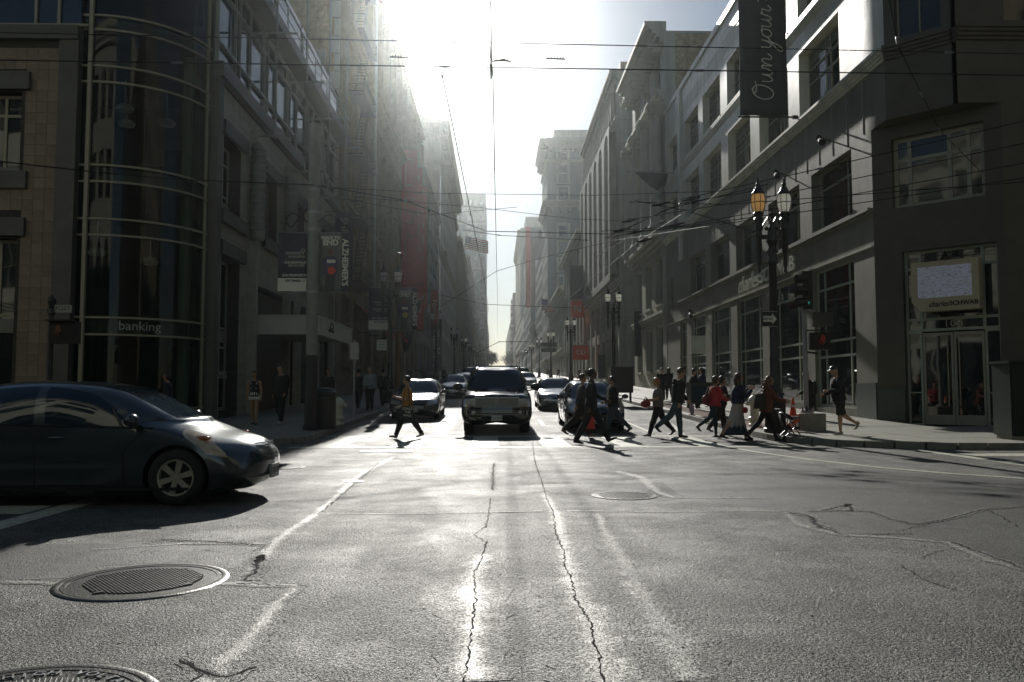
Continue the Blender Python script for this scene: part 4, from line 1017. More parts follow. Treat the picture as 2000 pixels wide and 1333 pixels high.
# ------------------------------------------------------------------ R4: tall arched building
R4 = gen('tall grey building with deep arched bays, right of the street behind the ornate columns', RGT, 85, 116, 35.5,
    [(3.8,7.2),(8.4,11.9)], 6, M['greystone'], depth=22, pierw=0.35, cor=[(12.4,0.7,0.6),(29.9,0.5,0.4),(34.6,0.9,0.9)], us=(0.5,), wdep=0.45)
def arcade(par, F, u0, u1, z0, z1, bays, pier, m, deep=1.1, spandrels=(), gm=None):
    bw = (u1-u0)/bays; ops = [(u0+bw*k+bw*pier/2, u0+bw*(k+1)-bw*pier/2, z0, z1, 'arch') for k in range(bays)]
    mb = MB(); wall(mb, F, u0-0.002, u1+0.002, z0-0.9, z1+0.4, ops, depth=deep, d=deep*0.8); mb.build('arcade', m, par)
    for o in ops:
        a, b = o[:2]; zz = z0+0.1
        while zz < z1-2.0:
            window(par, F, a+0.03, b-0.03, zz, min(zz+2.8, z1-0.1), depth=0.0, us=(0.5,), zs=(0.5,), fw=0.1, split=False, gm=gm or M['glass'], d=0.1)
            mb = MB(); mb.fbox(F, a, b, zz+2.8, zz+3.7, 0.04, 0.35); mb.build('spandrel', m, par); zz += 3.75
arcade(R4, RGT, 85.8, 115.6, 13.9, 29.3, 6, 0.38, M['greystone'])
mb = MB(); 
for k in range(18):
    u = 86.2+1.65*k
    window(R4, RGT, u, u+0.85, 30.9, 33.9, depth=-0.05, us=(), zs=(0.5,), fw=0.08, split=False)
    mb = MB(); mb.fbox(RGT, u+0.98, u+1.3, 30.6, 34.3, 0, 0.5); mb.build('pilaster', M['greystone'], R4)
mb = MB(); mb.box(13.05,36,84.93,84.99,0,35.4); mb.build('side_wall', M['greystone'], R4)
for k in range(18): mb = MB(); mb.box(12.98,18,84.86,84.928,2.0+0.58*k,2.54+0.58*k); mb.build('stone_course', M['greystone'], R4)
for k in range(30): mb = MB(); mb.box(13.0,18,84.885,84.928,13.3+0.55*k,13.83+0.55*k); mb.build('stone_course', M['greystone'], R4)
for k in range(7):
    for j in range(13): mb = MB(); u = 85.0+5.0*k; mb.fbox(RGT, max(85.05,u), min(u+0.9,115.9), 2.6+0.7*j, 3.24+0.7*j, 0.002, 0.07); mb.build('stone_block', M['greystone'], R4)
for z in (12.6, 30.0): mb = MB(); mb.box(12.6,36,84.8,84.929,z,z+0.5); mb.build('side_band', M['greystone'], R4)
for x, z in ((13.6,37.2),(15.5,36.6)): mb = MB(); mb.box(x,x+1.4,87,89,35.5,z); mb.build('chimney', M['cream'], R4)
# lower stucco block between R2 and R4 mouth of the side street
R5 = gen('lower grey building with wide bays beyond the arched building', RGT, 117, 150, 25.2, [(4,7.5),(9,12.5),(14,17.4),(18.6,22)], 7, M['greystone'], depth=20, pierw=0.3, cor=[(23.6,1.3,1.3),(13,0.4,0.4),(8,0.4,0.3)], us=(0.5,), wdep=0.5, pil=(8.5,23.5,0.8,0.35), trim=1)
# ------------------------------------------------------------------ R6: tower facing the camera
R6 = wthing('corner_tower_building', (24, 214, 6), 'tall blue grey tower with arched top windows and bracketed cornice on the right', 'building')
FT = Frame((0,202,0), (1,0,0), (0,-1,0)); zt = 65.0
tops = []; arches = []
for k in range(4):
    a = 15.8+6.4*k
    for j in range(9): 
        z = 10+4.3*j
        if z+2.6 < 47: tops.append((a, a+2.3, z, z+2.7))
    tops += [(a,a+2.3,49.5,52.3),(a,a+2.3,59.4,61.4)]; arches.append((a,a+2.3,53.8,58.2,'arch'))
sideo = [(203.5+3.2*k, 205.0+3.2*k, 10+4.3*j, 12.7+4.3*j) for k in range(6) for j in range(9)] + [(203.5+3.2*k, 205.0+3.2*k, z, z+2.8) for k in range(6) for z in (49.5, 53.8, 59.3)]
mb = MB(); wall(mb, FT, 13, 44, 0, zt, tops+arches, depth=0.5); wall(mb, RGT, 202, 224, 0, zt, sideo, depth=0.5); mb.box(13.6,44,202.6,224,0,zt-0.01); mb.add([(13,202,zt),(44,202,zt),(44,224,zt),(13,224,zt)],[(0,1,2,3)]); mb.build('wall', M['bluegrey'], R6)
for o in tops: window(R6, FT, *o, depth=0.4, zs=(0.5,), fw=0.14, mw=0.12, split=False, blind=0.4 if random.random() < .5 else None)
for o in arches: window(R6, FT, *o[:4], depth=0.4, zs=(0.5,), fw=0.14, mw=0.12, split=False)
for o in sideo: window(R6, RGT, *o, depth=0.4, fw=0.14, split=False)
for (a, b, c, e, *_) in tops+arches:
    mb = MB(); [mb.fbox(FT, p, q, r, s_, 0, 0.22) for p, q, r, s_ in ((a-0.55,a-0.02,c-0.3,e+0.5),(b+0.02,b+0.55,c-0.3,e+0.5),(a-0.02,b+0.02,e+0.02,e+0.5),(a-0.7,b+0.7,c-0.62,c-0.3))]; mb.build('window_surround', M['palestone'], R6)
for z, h, p in ((47.3,1.6,1.2),(58.7,0.6,0.5),(8.6,0.7,0.8)):
    for F, a, b in ((FT,12.2,44),(RGT,201.4,224)): mb = MB(); cornice(mb, F, a, b, z, h, p, ends=False); mb.build('cornice', M['palestone'], R6)
for F, a, b in ((FT,11.2,44),(RGT,200.2,224)): mb = MB(); cornice(mb, F, a, b, 62.2, 2.0, 2.0, ends=False, steps=5); mb.build('top_cornice', M['palestone'], R6)
brackets(R6, FT, 13, 44, 61.3, 22, 0.5, 0.9, 1.5, M['palestone']); brackets(R6, RGT, 202, 224, 61.3, 14, 0.5, 0.9, 1.5, M['palestone']); brackets(R6, FT, 13, 44, 46.2, 14, 0.6, 1.1, 1.0, M['palestone'])
mb = MB(); mb.box(15,44,205,224,zt,zt+3.0); mb.build('roof_parapet', M['palestone'], R6)
# between: low building in front of the tower
gen('mid height building with striped side below the grey tower', RGT, 151, 200, 21, [(5,8),(10,13.2),(15,18)], 9, M['palestone'], depth=18, cor=[(19.6,1.4,1.2),(9,.4,.3)], us=(0.5,), wdep=0.4)
R7 = gen('plain grey mid rise with a plain top beyond the tower', RGT, 225, 262, 47, [(6+4*k, 8.6+4*k) for k in range(9)], 7, M['bluegrey'], depth=18, wdep=0.3, split=False, cor=[(45,1.2,0.9)])
R8 = gen('long dark grey building with a tall red banner further up on the right', RGT, 300, 372, 62, [(8+4.2*k, 10.8+4.2*k) for k in range(11)], 14, M['bluegrey'], depth=20, wdep=0.3, split=False, cor=[(60,1.4,1.0)])
mb = MB(); mb.box(13,33,299.8,299.98,0,61.9); mb.build('side_wall', M['bluegrey'], R8)
R9 = gen('pale stepped tower far up the street on the right', RGT, 420, 520, 86, [(16+5*k, 19+5*k) for k in range(13)], 12, M['tan'], depth=25, wdep=0.3, split=False, cor=[(82,3,1.5)])
mb = MB(); mb.box(13,38,419.8,419.98,0,85.9); mb.build('side_wall', M['greystone'], R9)
mb = MB(); mb.box(16,38,430,500,86,94); mb.build('roof_storey', M['greystone'], R9)
Ra = gen('reddish building with stepped bays at the far end on the right', RGT, 600, 700, 74, [(24+5*k, 27+5*k) for k in range(9)], 12, M['rust'], depth=25, wdep=0.3, split=False)
for k in range(9): mb = MB(); mb.box(11.5,13,599,602,26+5*k,28.6+5*k); mb.build('bay', M['rust'], Ra)
gen('low block at the far end of the right side', RGT, 263, 299, 24, [(9,12),(14,17),(19,22)], 8, M['cream'], wdep=0.3, split=False, cor=[(22.6,1.2,1)])
gen('grey low block behind the long dark building on the right', RGT, 373, 419, 36, [(16,19),(21,24),(26,29)], 8, M['greystone'], wdep=0.3, split=False)
gen('far block left of the reddish building', RGT, 521, 598, 38, [(20,23),(26,29)], 10, M['cream'], wdep=0.3, split=False)
gen('pale hazy block farthest up the street on the right', RGT, 720, 1000, 62, [(34,38),(44,48)], 12, M['palestone'], wdep=0.3, split=False)
# ------------------------------------------------------------------ left side
L2 = gen('long ornate brown building with fire escape and deep projecting cornices on the left', LFT, 48.9, 101, 33.0,
    [(3.0,7.2),(8.4,11.8),(13.9,16.9),(17.6,20.4),(25.0,31.0)], 11, M['darkbrick'], depth=24, pierw=0.42, cor=[(12.2,0.8,0.5),(20.9,0.5,0.5),(23.5,0.6,0.8),(32.0,1.0,0.7)], us=(0.5,), zs=(0.5,), wdep=0.6, pil=(13.1,20.8,0.6,0.35), trim=1)
mb = MB(); mb.box(-30,-9.75,48.78,48.88,12,33.2); mb.build('side_wall', M['tan'], L2)
for k, m_ in ((13,'rust'),(19,'cream'),(24,'tan'),(28,'cream')): mb = MB(); mb.box(-30,-10.3,48.72,48.779,k,k+ (3.0 if k != 28 else 4.5)); mb.build('wall_patch', M[m_], L2)
for k in range(17): mb = MB(); mb.box(-9.78 if k % 2 else -10.1,-9.45,48.66,48.77,13+1.1*k,14.0+1.1*k); mb.build('quoin', M['palestone'], L2)
for k in range(12):
    u = 49.7+4.63*k; mb = MB(); mb.fbox(LFT, u-0.45, u+0.45, 24.2, 31.9, 0, 0.55); mb.build('giant_pilaster', M['darkbrick'], L2)
fe = wthing('fire_escape', (-8.6, 53, 4), 'iron fire escape of platforms and ladders on the ornate building behind the bank', 'fire escape')
for j in range(6):
    z = 8.2+4.05*j
    mb = MB(); mb.box(-9.5,-8.35,51.2,56.4,z,z+0.06); mb.build('platform', M['iron'], fe)
    mb = MB()
    for zz in (z+0.5,z+1.0): mb.tube([(-9.45,51.2,zz),(-8.35,51.2,zz),(-8.35,56.4,zz),(-9.45,56.4,zz)], 0.02, 4)
    for q in range(14): mb.tube([(-8.35,51.2+0.4*q,z),(-8.35,51.2+0.4*q,z+1.0)],0.012,4)
    mb.build('railing', M['iron'], fe)
    if j < 5:
        mb = MB(); y0_, y1_ = (51.8,54.8)
        for s_ in (0,0.5): mb.tube([(-8.6-s_,y0_,z),(-8.6-s_,y1_,z+4.05)],0.03,4)
        for q in range(14): t_ = q/14; mb.tube([(-8.6,y0_+3*t_,z+4.05*t_),(-9.1,y0_+3*t_,z+4.05*t_)],0.02,4)
        mb.build('ladder', M['iron'], fe)
mb = MB(); mb.tube([(-8.5,57.3,6),(-8.5,57.3,33)],0.09,8); mb.build('standpipe', M['letg'], fe)
# red banners
def shopbanner(y0, x0, x1, z0, z1, m, lab, strokes=True, cat='banner', words=None, wm=None, size=1.0):
    b = wthing('hanging_banner', ((x0+x1)/2, y0, z0), lab, cat)
    mb = MB(); mb.box(x0, x1, y0, y0+0.04, z0, z1); mb.build('cloth', m, b)
    mb = MB(); [mb.tube([(-9.5 if x1 < 0 else 13, y0+0.02, z), (x1 if x1 < 0 else x0, y0+0.02, z)], 0.03, 6) for z in (z0-0.05, z1+0.05)]; mb.build('arm', M['black'], b)
    if words: text(words, ((x0+x1)/2, y0-0.01, (z0+z1)/2), (0,0,-1) if x1 < 0 else (0,0,1), (1,0,0) if x1 < 0 else (-1,0,0), wm or M['letg'], b, size=size, extrude=0.004)
    return b
outl = mat('pale_outline_print', (0.42,0.16,0.14), 0.8, var=0.1)
for k, (y, z1_) in enumerate(((80,25.2),(86,25.0),(92,24.6))):
    lab = ['tall red banner with outlined vertical letters, nearest of the three red banners on the left','middle one of the three tall red banners with vertical letters','farthest of the three tall red banners with vertical letters'][k]
    b = shopbanner(y, -9.3, -7.7, 10.2+0.2*k, z1_, M['red'], lab)
    mb = MB()
    for j, z in enumerate((22.2,18.4,14.6,11.6)):
        w = 0.35; h = 2.6 if j < 3 else 1.6
        pts = smoothpts([(w,h*0.8),(w,h*0.95),(0,h),(-w,h*0.9),(-w,h*0.5),(w if j % 2 else -w,h*0.45),(w if j % 2 else -w,0.1),(0,0),(-w if j % 2 else w,0.15)])
        mb.tube([(-8.5+a, y-0.02, z+b_-0.6) for a, b_ in pts], 0.05, 4)
    mb.build('letter_outline', outl, b)
shopbanner(45.2, -8.9, -7.9, 7.2, 11.2, M['navyb'], 'dark vertical shop banner reading SHREVE & CO. behind the big walk banners', words='SHREVE & CO.', wm=M['letg'], size=0.55)
shopbanner(88, -6.9, -5.7, 3.6, 8.2, M['bluegrey'], 'grey blue vertical shop banner reading MaxMara low on the left', words='MaxMara', wm=M['letw'], size=1.1)
shopbanner(76, -8.0, -6.6, 7.0, 11.2, M['red'], 'small dark red shop banner with script beside the left lamp post', words='Bally', wm=M['letw'], size=1.0)
shopbanner(80, -6.3, -5.6, 7.4, 11.2, M['awnred'], 'narrow red shop banner just right of the small dark red one', words='Ferrari', wm=M['letw'], size=0.7)
# awnings
for k in range(3):
    y = 56+5.2*k
    b = wthing('awning', (-8.8, y, 4.5), ['nearest','middle','farthest'][k]+' of three red sloping shop awnings on the left building', 'awning', 'red awnings over the left shops')
    z0_ = 4.3+ground(y)
    mb = MB(); mb.add([(-9.45,y,z0_+1.9),(-9.45,y+3.8,z0_+1.9),(-7.4,y+3.8,z0_),(-7.4,y,z0_),(-7.4,y,z0_-0.3),(-7.4,y+3.8,z0_-0.3)], [(0,3,2,1),(3,4,5,2)]); mb.build('canvas', M['awnred'], b)
    mb = MB(); [mb.tube([(-9.45,yy,z0_+1.88),(-7.42,yy,z0_),(-9.4,yy,z0_)],0.025,4) for yy in (y,y+3.8)]; mb.build('awning_frame', M['black'], b)
L3 = gen('grey building with bands of windows just behind the red banners', LFT, 101.3, 134, 30, [(4,7.4),(9,12),(14,17),(19,22),(24,27)], 6, M['bluegrey'], depth=20, wdep=0.4, us=(0.3,0.7), cor=[(28.6,0.8,0.7)], d=0.05, trim=1)
b = wthing('vertical_flagpole_banner', (-6.6, 66, 6), 'dark flag on an angled pole over the left pavement', 'flag')
mb = MB(); mb.tube([(-9.4,70,5.6),(-6.0,70,9.6)],0.04,6); mb.build('pole', M['steel'], b)
mb = MB(); mb.add([(-6.3,70,9.2),(-8.3,70.1,6.9),(-7.8,70.3,4.6),(-7.2,69.9,5.2),(-6.9,70.2,6.8)], [(0,1,2,3,4)]); mb.build('cloth', M['charcoal'], b)
# L4 tall pale building with bracketed cornice
L4 = wthing('tall_pale_building', (-22, 165, 4), 'tall pale stone building with a bracketed cornice fading in the glare left of the sky', 'building')
F4 = Frame((0,140,0),(1,0,0),(0,-1,0)); zt = 48.6
fo = [(-13.2-3.6*k-1.6, -13.2-3.6*k+0.3, 8+4.1*j, 10.9+4.1*j) for k in range(5) for j in range(9)]
so = [(143+4*k, 145.2+4*k, 8+4.1*j, 10.9+4.1*j) for k in range(14) for j in range(9)]
mb = MB(); wall(mb, F4, -36, -9.5, 0, zt, fo, depth=0.5); wall(mb, LFT, 140, 200, 0, zt, so, depth=0.5); mb.box(-36,-10.1,140.6,200,0,zt-0.01); mb.build('wall', M['palestone'], L4)
for o in fo: window(L4, F4, *o, depth=0.4, split=False, zs=(0.5,), fw=0.12)
for o in so: window(L4, LFT, *o, depth=0.4, split=False, zs=(0.5,), fw=0.12)
for F, a, b_ in ((F4,-36,-8.2),(LFT,138.6,200)):
    for z, h, p in ((45.7,2.2,1.6),(24.5,0.8,0.8),(40.5,0.6,0.5)): mb = MB(); cornice(mb, F, a, b_, z, h, p if F is LFT or z > 40 else p, ends=False, steps=4); mb.build('cornice', M['palestone'], L4)
brackets(L4, F4, -36, -9.5, 44.8, 18, 0.5, 0.9, 1.2, M['palestone']); brackets(L4, LFT, 140, 200, 44.8, 40, 0.5, 0.9, 1.2, M['palestone'])
mb = MB(); mb.box(-36,-12,144,200,zt,zt+2.2); mb.build('roof_storey', M['palestone'], L4)
# glass slab catching the sky
b = wthing('glass_building', (-12,120,4), 'narrow building of bright glass reflecting the sky between the pale buildings', 'building')
mb = MB(); mb.box(-30,-9.3,134.2,135.8,0,38); mb.build('slab_wall', M['cream'], b)
for k in range(6): mb = MB(); mb.box(-9.28,-9.2,134.4,135.7,8+5*k,12.6+5*k); mb.build('glass_panel', M['skytintglass'], b)
L5 = gen('slim cream building with vertical fluting beyond the pale one on the left', LFT, 200.5, 260, 40, [(8+4*k,11+4*k) for k in range(7)], 14, M['cream'], wdep=0.4, split=False, cor=[(38,1.5,1.2)], pil=(8,38,0.8,0.4))
L6 = gen('grey block with projecting balconies on the left', LFT, 262, 360, 46, [(12+4.2*k,15+4.2*k) for k in range(7)], 16, M['greystone'], wdep=0.4, split=False, cor=[(44,1.6,1.2)])
L7 = wthing('dark_tower', (-20, 500, 14), 'tall dark office tower standing left of the bright gap at the end of the street', 'building')
F7 = Frame((0,470,0),(1,0,0),(0,-1,0))
mb = MB(); mb.box(-24.5,-5.6,470.0,540,0,116); mb.build('wall', M['bluegrey'], L7)
for k in range(5):
    for j in range(20): mb = MB(); u = -23+3.6*k; z = 22+4.6*j; mb.fbox(F7, u, u+1.9, z, z+2.6, 0.02, 0.12); mb.build('window', M['glass'], L7)
for j in range(4): mb = MB(); z = 20+26*j; mb.fbox(F7, -24.6, -5.5, z, z+0.8, 0.0, 0.3); mb.build('floor_band', M['greystone'], L7)
gen('hazy block behind the dark tower on the left', LFT, 560, 700, 72, [(30+6*k,34+6*k) for k in range(5)], 14, M['greystone'], wdep=0.4, split=False, d=3)
gen('pale farthest block on the left of the bright gap', LFT, 720, 1000, 70, [(34+6*k,38+6*k) for k in range(4)], 16, M['palestone'], wdep=0.4, split=False, d=2)
gen('low block in front of the dark tower on the left', LFT, 362, 466, 30, [(16,19),(21,24)], 14, M['cream'], wdep=0.4, split=False, cor=[(28.5,1.2,1)])
# ------------------------------------------------------------------ the near side of the crossing, behind and beside the camera
FB = Frame((0,-2.2,0),(1,0,0),(0,1,0))
gen('pale classical building beside the camera on the near left corner', Frame((0,-2.2,0),(-1,0,0),(0,1,0)), 9.5, 52, 24, [(1.2,5.4),(7.5,10.6,'arch'),(13,16),(18,21)], 9, M['palestone'], depth=30, cor=[(22.6,1.2,1.0),(6.2,0.6,0.5)], us=(0.5,), z0=0, split=False)
gen('brown office building beside the camera on the near right corner', Frame((0,-2.2,0),(1,0,0),(0,1,0)), 13, 60, 30, [(1.2,5.2),(8,11),(13.5,16.5),(19,22),(24,27)], 9, M['darkbrick'], depth=30, cor=[(28.5,1.4,1.2),(6.2,0.6,0.5)], us=(0.5,), z0=0, split=False)
gen('pale office building behind the camera on the left of the street', LFT, -60, -33, 34, [(1.2,5.2),(8,11),(13.5,16.5),(19,22),(24,27)], 6, M['palestone'], depth=30, z0=0, split=False)
gen('grey office building behind the camera on the right of the street', RGT, -60, -33, 38, [(1.2,5.2),(8,11),(13.5,16.5),(19,22),(24,27)], 6, M['greystone'], depth=30, z0=0, split=False)
# ------------------------------------------------------------------ vehicles
def paint(name, col, rough=0.22, metal=0.35):
    m = mat(name, col, rough, metal=metal, var=0.04, coat=1.0, scale=2); return m
M['carglass'] = glassmat('car_glass', (0.014,0.028,0.04), 0.03, ior=1.55)  # blue in the base colour stands in for reflected sky
M['headglass'] = mat('headlight_lens', (0.5,0.5,0.48), 0.12, metal=0.55, var=0.35, scale=18, coat=1.0)
M['amberlens'] = mat('amber_lens', (0.45,0.12,0.02), 0.2, var=0.05, coat=1.0)
M['redlens'] = mat('red_lens', (0.3,0.01,0.01), 0.2, var=0.05, coat=1.0)
M['alloy'] = mat('alloy_wheel', (0.50,0.46,0.36), 0.35, metal=0.25, var=0.08)
M['trim'] = mat('black_trim', (0.01,0.01,0.011), 0.4, var=0.1)
M['plate'] = mat('number_plate', (0.6,0.6,0.6), 0.5, var=0.05)
M['headon'] = emit('lit_headlight', (1.0,0.97,0.9), 2.0)
M['interior'] = M['trim']

def hermite(P, n, sharp):
    """P list of Vectors; n steps per segment; returns len (len(P)-1)*n+1"""
    N = len(P); h = [max((P[i+1]-P[i]).length, 1e-4) for i in range(N-1)]; ma = []; mb_ = []
    for i in range(N):
        if i == 0 or i == N-1 or i in sharp:
            l_ = (P[i]-P[i-1])/h[i-1] if i > 0 else None; r_ = (P[i+1]-P[i])/h[i] if i < N-1 else None
            ma.append(l_ if l_ is not None else r_); mb_.append(r_ if r_ is not None else l_)
        else:
            t = ((P[i]-P[i-1])/h[i-1]*h[i] + (P[i+1]-P[i])/h[i]*h[i-1])/(h[i]+h[i-1]); ma.append(t); mb_.append(t)
    out = []
    for i in range(N-1):
        for k in range(n):
            t = k/n; t2 = t*t; t3 = t2*t
            out.append(P[i]*(2*t3-3*t2+1) + mb_[i]*h[i]*(t3-2*t2+t) + P[i+1]*(-2*t3+3*t2) + ma[i+1]*h[i]*(t3-t2))
    out.append(P[-1]); return out

def body_shell(T, cells, mats, wheels, wr, sx=1, sy=1, sz=1, nc=4, nr=3, sharpc=(), sharpr=(), cutw=0.24):
    """T[col][row] control net of half a car; cells maps (col,row) to a material slot"""
    C = len(T); R = len(T[0]); rows = []
    for r in range(R): rows.append(hermite([Vector((T[c][r][0]*sx, T[c][r][1]*sy, T[c][r][2]*sz)) for c in range(C)], nc, sharpc))
    G = [hermite([rows[r][i] for r in range(R)], nr, sharpr) for i in range(len(rows[0]))]
    NI, NJ = len(G), len(G[0]); bm = bmesh.new()
    for side in (1, -1):
        V = [[None]*NJ for _ in range(NI)]
        for i in range(NI):
            for j in range(NJ):
                p = G[i][j]; y = 0.0 if (j == 0 or j == NJ-1 or i == 0 or i == NI-1) else max(p.y, 0.0)
                V[i][j] = bm.verts.new((p.x, y*side, p.z))
        for i in range(NI-1):
            for j in range(NJ-1):
                q = [V[i][j], V[i+1][j], V[i+1][j+1], V[i][j+1]]
                if side < 0: q.reverse()
                f = bm.faces.new(q); f.material_index = cells.get((i//nc, j//nr), 0); f.smooth = True
    bmesh.ops.remove_doubles(bm, verts=bm.verts, dist=0.0015)
    bmesh.ops.dissolve_degenerate(bm, dist=0.001, edges=bm.edges)
    bmesh.ops.recalc_face_normals(bm, faces=bm.faces)
    me = bpy.data.meshes.new('body'); bm.to_mesh(me); bm.free()
    for m in mats: me.materials.append(m)
    o = bpy.data.objects.new('body', me)
    cb = MB()
    for wx in wheels:
        for s_ in (1, -1):
            yo = s_*1.2; yi = s_*(0.9*sy*T[6][2][1]/0.9-cutw) 
            cb.lathe([(0.001, yi), (wr*1.16, yi), (wr*1.16, yo), (0.001, yo)] if s_ > 0 else [(0.001, yo), (wr*1.16, yo), (wr*1.16, yi), (0.001, yi)], (wx, 0, wr), 32, 'y', caps=True)
    cm = cb.mesh('cut', [M['trim']]); bmc = bmesh.new(); bmc.from_mesh(cm); bmesh.ops.remove_doubles(bmc, verts=bmc.verts, dist=0.004); bmesh.ops.recalc_face_normals(bmc, faces=bmc.faces); bmc.to_mesh(cm); bmc.free()
    co = bpy.data.objects.new('cut', cm)
    md = o.modifiers.new('b', 'BOOLEAN'); md.operation = 'DIFFERENCE'; md.object = co; md.solver = 'EXACT'; md.material_mode = 'TRANSFER'
    res = evalmesh(o, co)
    bpy.data.objects.remove(o); bpy.data.objects.remove(co)
    surf = lambda ci, ri: G[int(ci*nc)][int(ri*nr)]
    return res, surf, G
def split_materials(me, names):
    """one mesh per material slot"""
    out = {}
    mlist = list(me.materials)
    for si, m in enumerate(mlist):
        bm = bmesh.new(); bm.from_mesh(me)
        bmesh.ops.delete(bm, geom=[f for f in bm.faces if f.material_index != si], context='FACES')
        if len(bm.faces) == 0: bm.free(); continue
        nm = names.get(m.name, 'body'); bmesh.ops.delete(bm, geom=[v for v in bm.verts if not v.link_faces], context='VERTS'); bm.verts.index_update()
        for f in bm.faces: f.material_index = 0
        groups = [set(bm.faces)]
        if nm != 'body':
            left = set(bm.faces); groups = []
            while left:
                st = [left.pop()]; g = set(st)
                while st:
                    f = st.pop()
                    for e in f.edges:
                        for h in e.link_faces:
                            if h in left: left.discard(h); g.add(h); st.append(h)
                groups.append(g)
        for g in groups:
            if nm != 'body' and len(g) < 3: continue
            vi = {}; vs = []; fs = []
            for f in g:
                t_ = []
                for v in f.verts:
                    if v.index not in vi: vi[v.index] = len(vs); vs.append(tuple(v.co))
                    t_.append(vi[v.index])
                fs.append(t_)
            cy = sum(v[1] for v in vs)/len(vs); cx_ = sum(v[0] for v in vs)/len(vs)
            nn = ('windscreen' if cx_ > 0 else 'rear_window') if nm == 'window' and abs(cy) < 0.15 else nm
            n = bpy.data.meshes.new(nn); n.from_pydata(vs, [], fs); n.materials.append(m); n.polygons.foreach_set('use_smooth', [True]*len(fs)); n.update()
            try: n.set_sharp_from_angle(angle=radians(38))
            except Exception: pass
            out.setdefault(nn, []).append(n)
        bm.free()
    return out

def wheel_meshes(r, rr, w, spokes, kind='alloy'):
    mb = MB(); mb.lathe([(rr*0.97,-w/2+0.01),(rr*1.05,-w/2),(r*0.93,-w/2),(r*0.985,-w/2+0.025),(r,-w/4),(r,w/4),(r*0.985,w/2-0.025),(r*0.93,w/2),(rr*1.05,w/2),(rr*0.97,w/2-0.01)], n=40, axis='y', caps=False)
    tyre = mb.mesh('tyre', M['rubber'], True)
    mb = MB(); mb.lathe([(rr*1.02,-w/2+0.006),(rr*1.0,-w/2),(rr*0.93,-w/2+0.004),(rr*0.90,-w/2+0.03),(rr*0.88,w/2)], n=40, axis='y', caps=False)
    for k in range(spokes):
        a = 2*pi*k/spokes + 0.3
        for (h0, h1, wd0, wd1) in ((rr*0.16, rr*0.94, rr*0.13, rr*0.17),):
            c, s_ = cos(a), sin(a)
            def pt(rad, lat, y): return (rad*c - lat*s_, y, rad*s_ + lat*c)
            y0 = -w/2+0.022; y1 = -w/2+0.012
            vs = [pt(h0,-wd0,y0), pt(h1,-wd1,y1), pt(h1,wd1,y1), pt(h0,wd0,y0), pt(h0,-wd0,y0+0.03), pt(h1,-wd1,y1+0.03), pt(h1,wd1,y1+0.03), pt(h0,wd0,y0+0.03)]
            mb.add(vs, [(0,1,2,3),(4,7,6,5),(0,4,5,1),(1,5,6,2),(2,6,7,3),(3,7,4,0)])
    mb.lathe([(0.001,-w/2+0.012),(rr*0.22,-w/2+0.014),(rr*0.24,-w/2+0.05)], n=18, axis='y', caps=False)
    for k in range(5): a = 2*pi*k/5; mb.lathe([(0.012,-w/2+0.004),(0.012,-w/2+0.03)], (rr*0.30*cos(a),0,rr*0.30*sin(a)), 6, 'y')
    rim = mb.mesh('rim', M['alloy'], False)
    try: rim.polygons.foreach_set('use_smooth', [True]*len(rim.polygons)); rim.set_sharp_from_angle(angle=radians(35))
    except Exception: pass
    mb = MB(); mb.lathe([(0.001,-w/2+0.06),(rr*0.9,-w/2+0.06),(rr*0.9,w/2-0.02),(0.001,w/2-0.02)], n=24, axis='y'); disc = mb.mesh('brake_disc', M['trim'])
    return tyre, rim, disc
def add_wheels(root, xs, y, r, rr, w, spokes, rot=0.0):
    ms = wheel_meshes(r, rr, w, spokes)
    for x in xs:
        for s_ in (-1, 1):
            o = link('wheel', ms[0], root); o.location = (x, s_*y, r); o.rotation_euler = (0, rot, 0) if s_ < 0 else (0, rot, pi)
            for m, nm in ((ms[1],'rim'),(ms[2],'brake_disc')): link(nm, m, o)

